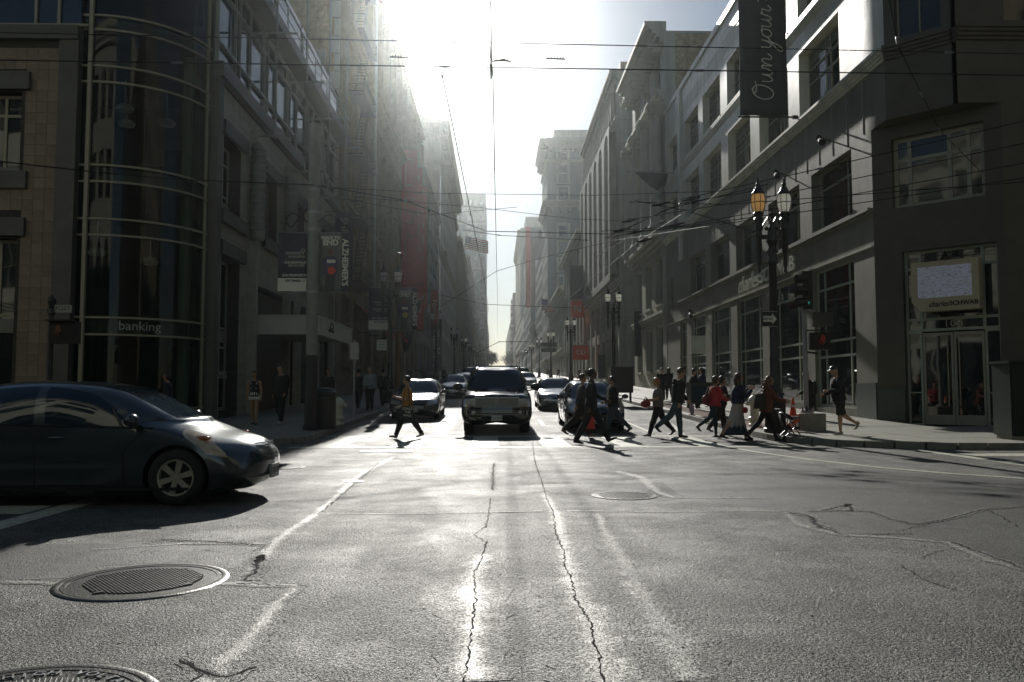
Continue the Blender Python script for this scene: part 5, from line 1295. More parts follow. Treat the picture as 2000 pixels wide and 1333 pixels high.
# control nets -----------------------------------------------------
SED = [
 [(2.25,0,.20),(2.33,0,.22),(2.38,0,.38),(2.37,0,.56),(2.32,0,.68),(2.28,0,.715),(2.25,0,.73),(2.2,0,.74)],
 [(2.15,0,.20),(2.29,.46,.22),(2.34,.48,.38),(2.31,.50,.56),(2.24,.48,.69),(2.18,.44,.735),(2.12,.32,.765),(2.05,0,.785)],
 [(1.95,0,.20),(2.08,.80,.22),(2.12,.86,.40),(2.05,.86,.59),(1.86,.80,.74),(1.80,.68,.79),(1.76,.42,.82),(1.72,0,.835)],
 [(1.74,0,.20),(1.78,.84,.21),(1.78,.89,.42),(1.74,.89,.62),(1.60,.85,.82),(1.55,.68,.87),(1.52,.42,.895),(1.48,0,.905)],
 [(1.00,0,.20),(1.00,.84,.20),(1.00,.90,.42),(1.00,.90,.64),(1.00,.86,.89),(1.00,.74,.945),(1.02,.50,.965),(1.06,0,.975)],
 [(.60,0,.20),(.60,.84,.20),(.60,.90,.42),(.60,.91,.66),(.72,.87,.915),(.64,.80,.965),(.86,.70,.985),(1.00,0,1.00)],
 [(.02,0,.20),(.02,.84,.20),(.02,.90,.42),(.02,.91,.67),(.05,.87,.935),(-.04,.66,1.335),(.02,.58,1.385),(.12,0,1.41)],
 [(-.35,0,.20),(-.35,.84,.20),(-.35,.90,.42),(-.35,.91,.68),(-.35,.87,.945),(-.37,.64,1.385),(-.36,.56,1.43),(-.34,0,1.45)],
 [(-.45,0,.20),(-.45,.84,.20),(-.45,.90,.42),(-.45,.91,.68),(-.45,.87,.948),(-.46,.64,1.388),(-.45,.56,1.432),(-.45,0,1.452)],
 [(-1.0,0,.20),(-1.0,.84,.20),(-1.0,.90,.42),(-1.0,.91,.69),(-1.42,.85,.985),(-1.12,.60,1.34),(-1.14,.54,1.38),(-1.12,0,1.40)],
 [(-1.76,0,.20),(-1.76,.84,.21),(-1.76,.89,.44),(-1.76,.89,.68),(-1.80,.83,.99),(-1.78,.70,1.03),(-1.80,.60,1.05),(-1.84,0,1.07)],
 [(-2.1,0,.20),(-2.1,.80,.24),(-2.14,.85,.44),(-2.14,.85,.68),(-2.12,.80,.98),(-2.1,.68,1.02),(-2.1,.5,1.03),(-2.1,0,1.045)],
 [(-2.2,0,.22),(-2.25,.46,.26),(-2.32,.48,.44),(-2.33,.48,.68),(-2.28,.46,.97),(-2.24,.4,1.01),(-2.2,.3,1.02),(-2.18,0,1.03)],
 [(-2.22,0,.24),(-2.28,0,.26),(-2.36,0,.44),(-2.37,0,.68),(-2.31,0,.97),(-2.27,0,1.0),(-2.24,0,1.01),(-2.22,0,1.02)]]
PRI = [
 [(2.0,0,.19),(2.12,0,.20),(2.21,0,.36),(2.21,0,.52),(2.15,0,.65),(2.10,0,.70),(2.05,0,.725),(2.0,0,.74)],
 [(1.95,0,.19),(2.06,.42,.20),(2.15,.44,.36),(2.15,.44,.54),(2.06,.42,.67),(1.98,.38,.73),(1.92,.28,.765),(1.86,0,.79)],
 [(1.8,0,.19),(1.86,.72,.21),(1.95,.78,.38),(1.90,.78,.56),(1.72,.70,.735),(1.66,.58,.80),(1.64,.36,.84),(1.62,0,.86)],
 [(1.7,0,.18),(1.72,.79,.19),(1.74,.83,.42),(1.68,.84,.60),(1.40,.80,.83),(1.38,.66,.895),(1.40,.42,.93),(1.44,0,.945)],
 [(1.0,0,.18),(1.0,.81,.18),(1.0,.85,.42),(1.0,.86,.64),(1.10,.82,.895),(1.10,.75,.945),(1.24,.58,.985),(1.38,0,1.01)],
 [(.78,0,.18),(.78,.81,.18),(.78,.86,.42),(.78,.87,.65),(.96,.83,.905),(.92,.79,.95),(1.14,.66,.995),(1.30,0,1.03)],
 [(.40,0,.18),(.40,.81,.18),(.40,.86,.42),(.40,.87,.66),(.50,.84,.92),(.34,.645,1.295),(.42,.57,1.345),(.50,0,1.39)],
 [(-.16,0,.18),(-.16,.81,.18),(-.16,.86,.42),(-.16,.87,.67),(-.12,.84,.93),(-.18,.60,1.39),(-.16,.52,1.43),(-.14,0,1.455)],
 [(-.26,0,.18),(-.26,.81,.18),(-.26,.86,.42),(-.26,.87,.67),(-.24,.84,.932),(-.28,.595,1.392),(-.26,.52,1.432),(-.26,0,1.457)],
 [(-1.0,0,.18),(-1.0,.81,.18),(-1.0,.86,.42),(-1.0,.87,.70),(-1.30,.83,.97),(-1.22,.57,1.28),(-1.24,.50,1.32),(-1.24,0,1.345)],
 [(-1.78,0,.19),(-1.74,.80,.20),(-1.76,.85,.44),(-1.76,.85,.70),(-1.84,.79,.99),(-1.84,.60,1.10),(-1.90,.50,1.12),(-1.95,0,1.14)],
 [(-1.98,0,.20),(-1.98,.74,.24),(-2.02,.80,.44),(-2.04,.80,.70),(-2.06,.74,.99),(-2.04,.58,1.06),(-2.04,.4,1.08),(-2.06,0,1.09)],
 [(-2.05,0,.22),(-2.12,.42,.26),(-2.18,.44,.44),(-2.18,.44,.70),(-2.14,.42,.97),(-2.12,.36,1.02),(-2.10,.28,1.03),(-2.10,0,1.04)],
 [(-2.07,0,.24),(-2.14,0,.26),(-2.2,0,.44),(-2.2,0,.70),(-2.16,0,.96),(-2.14,0,1.0),(-2.12,0,1.01),(-2.12,0,1.02)]]
SUV = [
 [(2.5,0,.34),(2.60,0,.36),(2.64,0,.56),(2.62,0,.80),(2.60,0,1.02),(2.56,0,1.10),(2.53,0,1.13),(2.48,0,1.145)],
 [(2.45,0,.34),(2.58,.60,.36),(2.62,.60,.56),(2.60,.60,.80),(2.57,.60,1.02),(2.53,.56,1.105),(2.48,.42,1.135),(2.42,0,1.16)],
 [(2.2,0,.34),(2.44,.92,.38),(2.50,.97,.56),(2.46,.97,.80),(2.40,.94,1.03),(2.30,.84,1.12),(2.22,.5,1.17),(2.2,0,1.19)],
 [(2.0,0,.34),(2.05,.95,.36),(2.05,1.0,.56),(2.05,1.0,.82),(2.0,.97,1.10),(1.95,.84,1.16),(1.92,.5,1.20),(1.9,0,1.22)],
 [(1.15,0,.32),(1.15,.95,.32),(1.15,1.0,.56),(1.15,1.0,.84),(1.2,.97,1.17),(1.2,.86,1.22),(1.2,.6,1.245),(1.22,0,1.26)],
 [(.9,0,.32),(.9,.95,.32),(.9,1.0,.56),(.9,1.0,.84),(1.02,.96,1.19),(.94,.89,1.24),(1.08,.80,1.265),(1.16,0,1.29)],
 [(.4,0,.32),(.4,.95,.32),(.4,1.0,.56),(.4,1.0,.85),(.48,.96,1.20),(.40,.78,1.74),(.46,.70,1.80),(.54,0,1.83)],
 [(-.2,0,.32),(-.2,.95,.32),(-.2,1.0,.56),(-.2,1.0,.85),(-.2,.96,1.21),(-.2,.78,1.78),(-.2,.68,1.86),(-.2,0,1.89)],
 [(-.35,0,.32),(-.35,.95,.32),(-.35,1.0,.56),(-.35,1.0,.85),(-.35,.96,1.21),(-.35,.78,1.78),(-.35,.68,1.865),(-.35,0,1.895)],
 [(-1.2,0,.32),(-1.2,.95,.32),(-1.2,1.0,.56),(-1.2,1.0,.85),(-1.25,.96,1.21),(-1.25,.78,1.78),(-1.25,.68,1.86),(-1.25,0,1.89)],
 [(-2.2,0,.34),(-2.1,.95,.36),(-2.1,1.0,.56),(-2.1,1.0,.85),(-2.25,.95,1.21),(-2.15,.77,1.75),(-2.15,.66,1.83),(-2.15,0,1.86)],
 [(-2.45,0,.36),(-2.45,.9,.40),(-2.5,.95,.56),(-2.5,.95,.85),(-2.48,.92,1.2),(-2.36,.74,1.70),(-2.3,.6,1.78),(-2.3,0,1.80)],
 [(-2.5,0,.36),(-2.55,.6,.40),(-2.6,.6,.56),(-2.6,.6,.85),(-2.56,.58,1.2),(-2.42,.5,1.70),(-2.36,.4,1.76),(-2.34,0,1.78)],
 [(-2.5,0,.36),(-2.56,0,.40),(-2.62,0,.56),(-2.62,0,.85),(-2.58,0,1.2),(-2.44,0,1.68),(-2.38,0,1.74),(-2.35,0,1.76)]]
GLS = {(5,4):1,(6,4):1,(8,4):1,(5,6):1,(9,6):1}           # window cells: front door, rear door, windscreen, backlight
def car(label, net, paintm, cells=None, wheels=(1.35,-1.35), wr=0.32, rr=0.205, ww=0.2, spokes=7, sx=1, sy=1, sz=1, loc=(0,0), head=pi/2*3, group=None,
        name='parked_car', cat='car', grille='slats', steer=0, plate=None, lights=False, nc=4, nr=3, simple=False, mirrors=True, rimkw=None, lens=None, wy=None):
    Y = loc[1]; slope = 0.03 if Y > 23 else 0
    t = thing(name, (loc[0], Y, ground(Y)), 0, label, cat, group)
    cells = dict(GLS if cells is None else cells)
    cells.setdefault((1,3), 2)
    res, surf, G = body_shell(net, cells, [paintm, M['carglass'], lens or M['headglass'], M['trim'], M['redlens']], wheels, wr, sx, sy, sz, nc, nr)
    names = {M['carglass'].name: 'window', (lens or M['headglass']).name: 'headlight', M['trim'].name: 'wheel_well', M['redlens'].name: 'tail_light'}
    for nm, ms in split_materials(res, names).items():
        for m in ms: link(nm, m, t)
    width = (net[6][2][1])*sy
    add_wheels(t, wheels, (wy or width)-ww/2-0.015, wr, rr, ww, spokes)
    hx = net[0][3][0]*sx
    if mirrors:
        for s_ in (-1, 1):
            a = surf(5,4); mb = MB(); y = a.y*s_; big = 1.5 if net is SUV else 1.0
            mb.ball((a.x-0.05, y+s_*0.15*big, a.z+0.09*big), (0.07*big,0.11*big,0.075*big), 10, 6); mb.tube([(a.x-0.02,y-s_*0.02,a.z+0.02),(a.x-0.04,y+s_*0.12,a.z+0.05)], 0.025, 6); mb.build('wing_mirror', paintm if net is not SUV else M['trim'], t, smooth=True)
            mb = MB(); mb.ball((a.x-0.095, y+s_*0.15*big, a.z+0.09*big), (0.03,0.095*big,0.06*big), 10, 5); mb.build('mirror_glass', M['carglass'], t, smooth=True)
    # seams following the shell
    mb = MB(); R = len(net[0])
    for ci in (5.0, 7.5 if not simple else 7.5, 9.6):
        i = min(int(ci*nc), len(G)-1); 
        for s_ in (-1, 1):
            pts = [Vector((p.x, p.y*s_, p.z)) + Vector((0, s_*0.001, 0)) for p in G[i][nr:4*nr+1]]
            mb.tube(pts, 0.005, 4)
    mb.build('door_seam', M['trim'], t)
    for s_ in (-1, 1):
        for ci in (6.8, 9.0):
            p = G[int(ci*nc)][int(3.45*nr)]; mb = MB(); mb.ball((p.x+0.02, (p.y+0.012)*s_, p.z+0.02), (0.10,0.022,0.02), 8, 5); mb.build('door_handle', paintm, t, smooth=True)
    if plate is not None:
        z = net[0][2][2]*sz-0.02; x = net[0][2][0]*sx+0.01
        mb = MB(); mb.box(x-0.02, x+0.012, -0.155, 0.155, z-0.08, z+0.08); mb.build('number_plate', M['plate'], t)
        text(plate, (x+0.014, 0, z), (0,1,0), (0,0,1), M['letb'], t, name='plate_lettering', size=0.10, extrude=0.001)
    t.rotation_euler = (0, -math.atan(slope)*sin(head) if False else 0, head)
    if slope:
        d = Vector((cos(head), sin(head), slope*sin(head))).normalized(); up = Vector((0,-slope,1)).normalized()
        t.rotation_euler = Matrix((d, up.cross(d).normalized(), up)).transposed().to_euler()
    return t, surf
TO_US = -pi/2      # a car that faces the camera
# ---- blue hatchback crossing in front
teal = paint('dark_teal_paint', (0.05,0.066,0.07), 0.24)
cellsP = {(5,4):1,(6,4):1,(8,4):1,(9,4):1,(5,6):1,(9,6):1,(4,4):0,(1,3):0,(2,3):2,(2,4):2}
pr, sf = car('dark teal hatchback crossing close to the camera, cut off by the left edge', PRI, teal, cells=cellsP, loc=(-4.90,10.1), head=0.0, sz=0.955, wr=0.315, rr=0.20, spokes=6,
     name='hatchback_car', plate='5TJK208', nc=7, nr=5, wy=0.87, lens=mat('sun_toned_headlight_lens', (0.62,0.50,0.36), 0.15, var=0.35, scale=14, coat=1.0))  # pale warm lens colour stands for sunlight passing through it
K = 0.955
mb = MB()
for s_ in (-1,1):
    mb2 = MB(); mb2.tube([(1.16,s_*0.1,1.015*K),(1.12,s_*0.35,1.02*K),(0.98,s_*0.62,1.03*K)],0.012,5); mb2.tube([(1.30,s_*0.08,1.0*K),(1.16,s_*0.1,1.015*K)],0.012,5); mb2.build('wiper', M['trim'], pr)
mb = MB()
for k in range(5): z = (0.575+0.03*k)*K; mb.tube([(2.135-0.012*k,-0.36,z),(2.195-0.012*k,0,z),(2.135-0.012*k,0.36,z)],0.006,5)
mb.build('grille', M['trim'], pr)
mb = MB(); mb.tube([(2.04,-0.55,0.30),(2.14,-0.3,0.29),(2.165,0,0.29),(2.14,0.3,0.29),(2.04,0.55,0.30)],[(0.05,0.02)]*5,8); mb.build('lower_grille', M['trim'], pr)
for s_ in (-1,1):
    mb = MB(); mb.ball((1.62,s_*0.805,0.635), (0.055,0.03,0.018), 8, 5); mb.build('indicator', M['amberlens'], pr, smooth=True)
    mb = MB(); mb.ball((1.60,s_*0.745,0.745), (0.10,0.03,0.03), 8, 5); mb.build('headlight_indicator', M['amberlens'], pr, smooth=True)
    mb = MB(); mb.tube([(1.5,s_*0.84,0.19),(0.5,s_*0.865,0.19),(-0.95,s_*0.865,0.19)],0.02,5); mb.build('side_skirt', M['trim'], pr)
    # window surround line and quarter pane divider
    mb = MB(); 
    P_ = [Vector((x,y*s_,z*K)) for x,y,z in ((1.08,.822,.90),(0.50,.842,.922),(-.2,.842,.934),(-1.3,.832,.972))]; mb.tube([p+Vector((0,s_*0.004,0)) for p in P_],0.011,5); mb.build('belt_moulding', M['trim'], pr)
    mb = MB(); mb.tube([(0.74,s_*0.835,0.912*K),(0.60,s_*0.735,1.13*K)],0.02,6); mb.build('quarter_pillar', M['trim'], pr)
# ---- big black SUV waiting at the line
blk = paint('black_paintwork', (0.004,0.005,0.006), 0.16, 0.0)
cellsS = {(5,4):1,(6,4):1,(8,4):1,(9,4):1,(5,6):1,(5,5):0,(11,5):1,(12,5):1,(1,3):2,(0,3):0}
su, sf = car('big black SUV with a wide chrome grille waiting at the crosswalk, facing the camera', SUV, blk, cells=cellsS, loc=(0.05,26.1), head=TO_US, wheels=(1.62,-1.5), wr=0.40, rr=0.25, ww=0.26, spokes=7,
     name='suv_car', nc=6, nr=4, wy=0.985, lens=M['headglass'])
mb = MB(); X = 2.63
mb.box(X-0.04,X,-0.62,0.62,0.80,1.06); gback = mb.build('grille', M['trim'], su)
mb = MB()
for k in range(5): z = 0.815+0.055*k; mb.box(X,X+0.02,-0.61,0.61,z,z+0.018)
for k in range(23): y = -0.6+1.2*k/22; mb.box(X+0.001,X+0.014,y-0.006,y+0.006,0.81,1.05)
mb.box(X,X+0.03,-0.64,0.64,1.05,1.075); mb.box(X,X+0.03,-0.64,0.64,0.785,0.80); [mb.box(X,X+0.03,s_*0.625-0.012,s_*0.625+0.012,0.8,1.05) for s_ in (-1,1)]
mb.build('chrome_grille', M['chrome'], gback)
mb = MB(); mb.box(X+0.03,X+0.045,-0.012,0.012,0.82,1.09); mb.box(X+0.03,X+0.045,-0.045,-0.03,0.85,1.04); mb.box(X+0.03,X+0.045,0.03,0.045,0.85,1.04); mb.box(X+0.03,X+0.045,-0.045,0.045,0.94,0.952); mb.build('badge', M['chrome'], su)
mb = MB(); 
for k in range(3): z = 0.575+0.05*k; mb.box(X+0.005,X+0.02,-0.80,0.80,z,z+0.009)
for s_ in (-1,1): mb.box(X-0.02,X+0.02,s_*0.86-0.02,s_*0.86+0.02,0.57,0.70)
mb.build('lower_chrome_grille', M['chrome'], su)
for s_ in (-1,1):
    mb = MB(); mb.lathe([(0.001,0),(0.055,0),(0.07,-0.04)], (X+0.03, s_*0.66, 0.63), 16, 'x'); mb.build('fog_light', M['headglass'], su, smooth=True)
    mb = MB(); mb.box(2.50,2.585,s_*0.66 if s_>0 else -0.90,s_*0.90 if s_>0 else -0.66,0.86,1.0); mb.build('headlight_unit', M['headglass'], su)
    mb = MB(); mb.tube([(0.3,s_*0.72,1.90),(0.2,s_*0.72,1.95),(-1.9,s_*0.72,1.94),(-2.0,s_*0.72,1.86)],0.028,8); mb.build('roof_rail', M['chrome'], su)
    mb = MB(); mb.tube([(2.45,s_*0.52,1.125),(1.9,s_*0.60,1.20),(1.25,s_*0.66,1.26)],[(0.02,0.02)]*3,5); mb.build('hood_crease', blk, su)
mb = MB(); mb.tube([(-0.3,-0.72,1.955),(-0.3,0.72,1.955)],0.022,6); mb.tube([(-1.4,-0.72,1.95),(-1.4,0.72,1.95)],0.022,6); mb.build('roof_crossbar', M['chrome'], su)
mb = MB(); mb.box(2.63,2.665,-0.16,0.16,0.40,0.55); mb.build('number_plate', M['plate'], su)
text('TCP 27981', (2.665,-0.60,0.475), (0,1,0), (0,0,1), M['letg'], su, name='permit_lettering', size=0.08, extrude=0.001)
text('7Z65543', (2.668,0,0.47), (0,1,0), (0,0,1), M['letb'], su, name='plate_lettering', size=0.10, extrude=0.001)
mb = MB(); [mb.tube([(1.10,s_*0.2-0.1,1.29),(0.98,s_*0.5-0.1,1.36)],0.014,5) for s_ in (-1,1)]; mb.build('wiper', M['trim'], su)
for s_ in (-1, 1):
    mb = MB(); mb.ball((-0.1,s_*0.42,1.36),(0.06,0.13,0.16),8,5); mb.build('headrest', M['trim'], su)
# ---- others
champ = paint('bronze_grey_paint', (0.10,0.09,0.08), 0.25, 0.6)
silver = paint('silver_paint', (0.32,0.33,0.33), 0.25, 0.7)
white = paint('pale_paint', (0.5,0.5,0.48), 0.25, 0.2)
dkgrey = paint('dark_grey_paint', (0.05,0.055,0.06), 0.22, 0.5)
ivory = paint('black_hatch_paint', (0.02,0.02,0.018), 0.15, 0.3)
def front_bits(t, net, sx, sz, style, halfw=0.42, z=0.60):
    hx = net[0][3][0]*sx
    mb = MB(); mb.tube([(hx-0.05,-halfw,z*sz),(hx+0.012,-halfw/2,z*sz),(hx+0.02,0,z*sz),(hx+0.012,halfw/2,z*sz),(hx-0.05,halfw,z*sz)],[(0.06,0.02)]*5,8); g_ = mb.build('grille', M['trim'], t)
    mb = MB()
    for k in range(3): zz = (z-0.04+0.04*k)*sz; mb.tube([(hx-0.03,-halfw,zz),(hx+0.035,0,zz),(hx-0.03,halfw,zz)],0.007,4)
    mb.build('grille_bar', M['chrome'] if style != 'black' else M['trim'], g_)
    mb = MB()
    if style == 'ring': mb.lathe([(0.055,0),(0.07,0.012),(0.055,0.02)],(hx+0.03,0,z*sz),18,'x',caps=False); mb.tube([(hx+0.045,-0.03,z*sz+0.045),(hx+0.045,-0.012,z*sz-0.045),(hx+0.045,0,z*sz-0.005),(hx+0.045,0.012,z*sz-0.045),(hx+0.045,0.03,z*sz+0.045)],0.006,4)
    elif style == 'star': mb.lathe([(0.06,0),(0.07,0.01),(0.06,0.02)],(hx+0.03,0,z*sz),18,'x',caps=False); [mb.tube([(hx+0.045,0,z*sz),(hx+0.045,0.065*sin(a),z*sz+0.065*cos(a))],0.006,4) for a in (0,2*pi/3,4*pi/3)]
    elif style == 'oval':
        ring = lambda ry, rz, cz=0: mb.tube([(hx+0.045, ry*cos(a), z*sz+cz+rz*sin(a)) for a in [2*pi*k/18 for k in range(19)]], 0.008, 4)
        ring(0.09,0.06); ring(0.03,0.055); ring(0.06,0.025,0.028)
    else: mb.box(hx+0.02,hx+0.035,-0.04,0.04,z*sz-0.01,z*sz+0.01)
    mb.build('badge', M['chrome'], t)
    mb = MB(); mb.tube([(hx-0.06,-0.62,0.31*sz),(hx+0.01,-0.3,0.30*sz),(hx+0.015,0,0.30*sz),(hx+0.01,0.3,0.30*sz),(hx-0.06,0.62,0.31*sz)],[(0.045,0.02)]*5,8); mb.build('lower_grille', M['trim'], t)
    for s_ in (-1,1):
        mb = MB(); mb.ball((hx-0.10, s_*0.68, 0.34*sz), (0.04,0.07,0.03), 8, 5); mb.build('fog_light', M['headglass'], t, smooth=True)
c1, _ = car('bronze grey sedan with the sun glaring off its bonnet behind the man in yellow', SED, champ, loc=(-2.95,32.1), head=TO_US, name='sedan_car', nc=6, nr=4, plate='4WMR117'); front_bits(c1, SED, 1, 1, 'plain')
c2, _ = car('pale grey sedan with a round grille badge, farther back left of the black SUV', SED, silver, loc=(-2.7,53.2), head=TO_US, name='sedan_car', plate=''); front_bits(c2, SED, 1, 1, 'ring')
c3, _ = car('silver sedan with sporty lower grille waiting right of the black SUV', SED, silver, loc=(2.82,38.6), head=TO_US, name='sedan_car', nc=6, nr=4, plate='6FHD902', sz=0.98); front_bits(c3, SED, 1, 0.98, 'star', 0.34, 0.57)
cellsT = {(5,4):1,(6,4):1,(8,4):1,(9,4):1,(5,6):1,(9,6):1,(1,3):2,(2,3):2}
c4, _ = car('black hatchback with lit headlights stopped behind the walking men at the crosswalk', PRI, ivory, cells=cellsT, loc=(3.02,26.3), head=TO_US, name='hatchback_car', nc=6, nr=4, plate='8CTV441', sy=1.03, sz=1.03, wr=0.32); front_bits(c4, PRI, 1, 1.03, 'oval', 0.30, 0.56)
for s_ in (-1,1):
    mb = MB(); mb.ball((1.98,s_*0.62,0.685),(0.04,0.04,0.032),10,6); mb.build('headlamp_bulb', M['headon'], c4, smooth=True)
    mb = MB(); mb.ball((2.0,s_*0.70,0.40),(0.02,0.02,0.07),8,5); mb.build('daytime_light', M['headglass'], c4, smooth=True)
    mb = MB(); mb.ball((1.95,s_*0.62,0.36),(0.04,0.02,0.02),8,5)
mb = MB(); mb.tube([(0.2,-0.5,1.50),(-1.0,-0.52,1.44)],0.015,5); mb.tube([(0.2,0.5,1.50),(-1.0,0.52,1.44)],0.015,5); mb.build('roof_moulding', M['trim'], c4)
c5, _ = car('dark sedan half hidden behind the left mirror of the black SUV', SED, dkgrey, loc=(-2.55,61.5), head=TO_US, name='sedan_car', plate=''); front_bits(c5, SED, 1, 1, 'plain')
# far traffic
base = [c2, c3, c5]
cA, _ = car('pale car in the far queue right of the black SUV', SED, white, loc=(2.95,77), head=TO_US, name='sedan_car', nc=3, nr=2, group='far traffic coming down the street'); front_bits(cA, SED, 1, 1, 'plain')
cB, _ = car('dark van in the far queue', SUV, dkgrey, cells=cellsS, wheels=(1.62,-1.5), wr=0.37, rr=0.22, loc=(0.1,38.5), head=TO_US, name='suv_car', nc=3, nr=2, group='far traffic coming down the street')
cA['label'] = 'pale sedan, nearest of the far queue in the lane right of the black SUV'; cB['label'] = 'dark SUV hidden close behind the big black SUV'
slot = [(2.9,86,'A'),(2.95,95,'B'),(3.0,106,'A'),(2.9,118,'A'),(2.95,131,'B'),(2.9,146,'A'),(3.0,165,'B'),(2.9,190,'A'),(3.0,215,'B'),(2.9,245,'A'),(0.1,48,'A'),(0.0,58,'B'),(0.1,70,'A'),(0.1,84,'A'),(0.0,100,'B'),(0.1,120,'A'),(0.0,145,'B'),(0.1,175,'A'),(0.1,210,'B'),(0.0,250,'A'),
        (-2.8,72,'A'),(-2.9,90,'B'),(-2.8,112,'A'),(-2.9,140,'B'),(-2.8,180,'A'),(-2.8,230,'B'),(3.0,290,'A'),(0.0,300,'B'),(-2.8,300,'A'),(0.1,360,'A'),(3.0,370,'B')]
def orient(t, head, Y):
    d = Vector((cos(head), sin(head), 0.03*sin(head))).normalized(); up = Vector((0,-0.03,1)).normalized()
    t.rotation_euler = Matrix((d, up.cross(d).normalized(), up)).transposed().to_euler()
lane = {2.9:'right', 2.95:'right', 3.0:'right', 0.1:'middle', 0.0:'middle', -2.8:'left', -2.9:'left'}
cnt = {}
for x, y, k in slot:
    c = copy_tree(cA if k == 'A' else cB); c.location = (x+random.uniform(-.15,.15), y, ground(y)); orient(c, TO_US, y)
    l_ = lane[x]; cnt[l_] = cnt.get(l_, 0)+1
    c['label'] = '%s in the %s lane of the far traffic, number %s from the front' % ('pale sedan' if k == 'A' else 'dark SUV', l_, ['one','two','three','four','five','six','seven','eight','nine','ten','eleven','twelve','thirteen'][cnt[l_]])
# ------------------------------------------------------------------ people
def fuse(mb, name, m, parent, vox=0.012, smooth=2):
    me = mb.mesh('raw', m); o = bpy.data.objects.new('raw', me)
    r = o.modifiers.new('r', 'REMESH'); r.mode = 'VOXEL'; r.voxel_size = vox; r.use_smooth_shade = True
    if smooth: s_ = o.modifiers.new('s', 'SMOOTH'); s_.factor = 0.5; s_.iterations = smooth
    res = evalmesh(o); bpy.data.objects.remove(o); bpy.data.meshes.remove(me)
    if len(res.materials) == 0: res.materials.append(m)
    res.polygons.foreach_set('use_smooth', [True]*len(res.polygons)); res.name = name
    return link(name, res, parent)
V3 = Vector
def cloth(name, col, rough=0.85, var=0.12):
    if name in M: return M[name]
    M[name] = mat(name, col, rough, var=var, scale=9, bump=0.3, bscale=30); return M[name]
skins = {k: mat('skin_'+k, c, 0.5, var=0.05) for k, c in {'light':(0.45,0.27,0.19),'tan':(0.33,0.19,0.12),'dark':(0.10,0.05,0.03)}.items()}
for m_ in skins.values(): m_.node_tree.nodes['Principled BSDF'].inputs['Subsurface Weight'].default_value = 0.0
def hairmat(k, c):
    m = mat('hair_'+k, c, 0.45, var=0.25, scale=30, bump=0.5, bscale=60, stretch=(1,1,0.15)); return m
hairs = {'black':hairmat('black',(0.012,0.01,0.009)),'brown':hairmat('brown',(0.06,0.03,0.015)),'ginger':hairmat('ginger',(0.28,0.11,0.035)),'auburn':hairmat('auburn',(0.14,0.055,0.025))}
M['eye'] = mat('eye_dark', (0.02,0.015,0.01), 0.2, var=0)

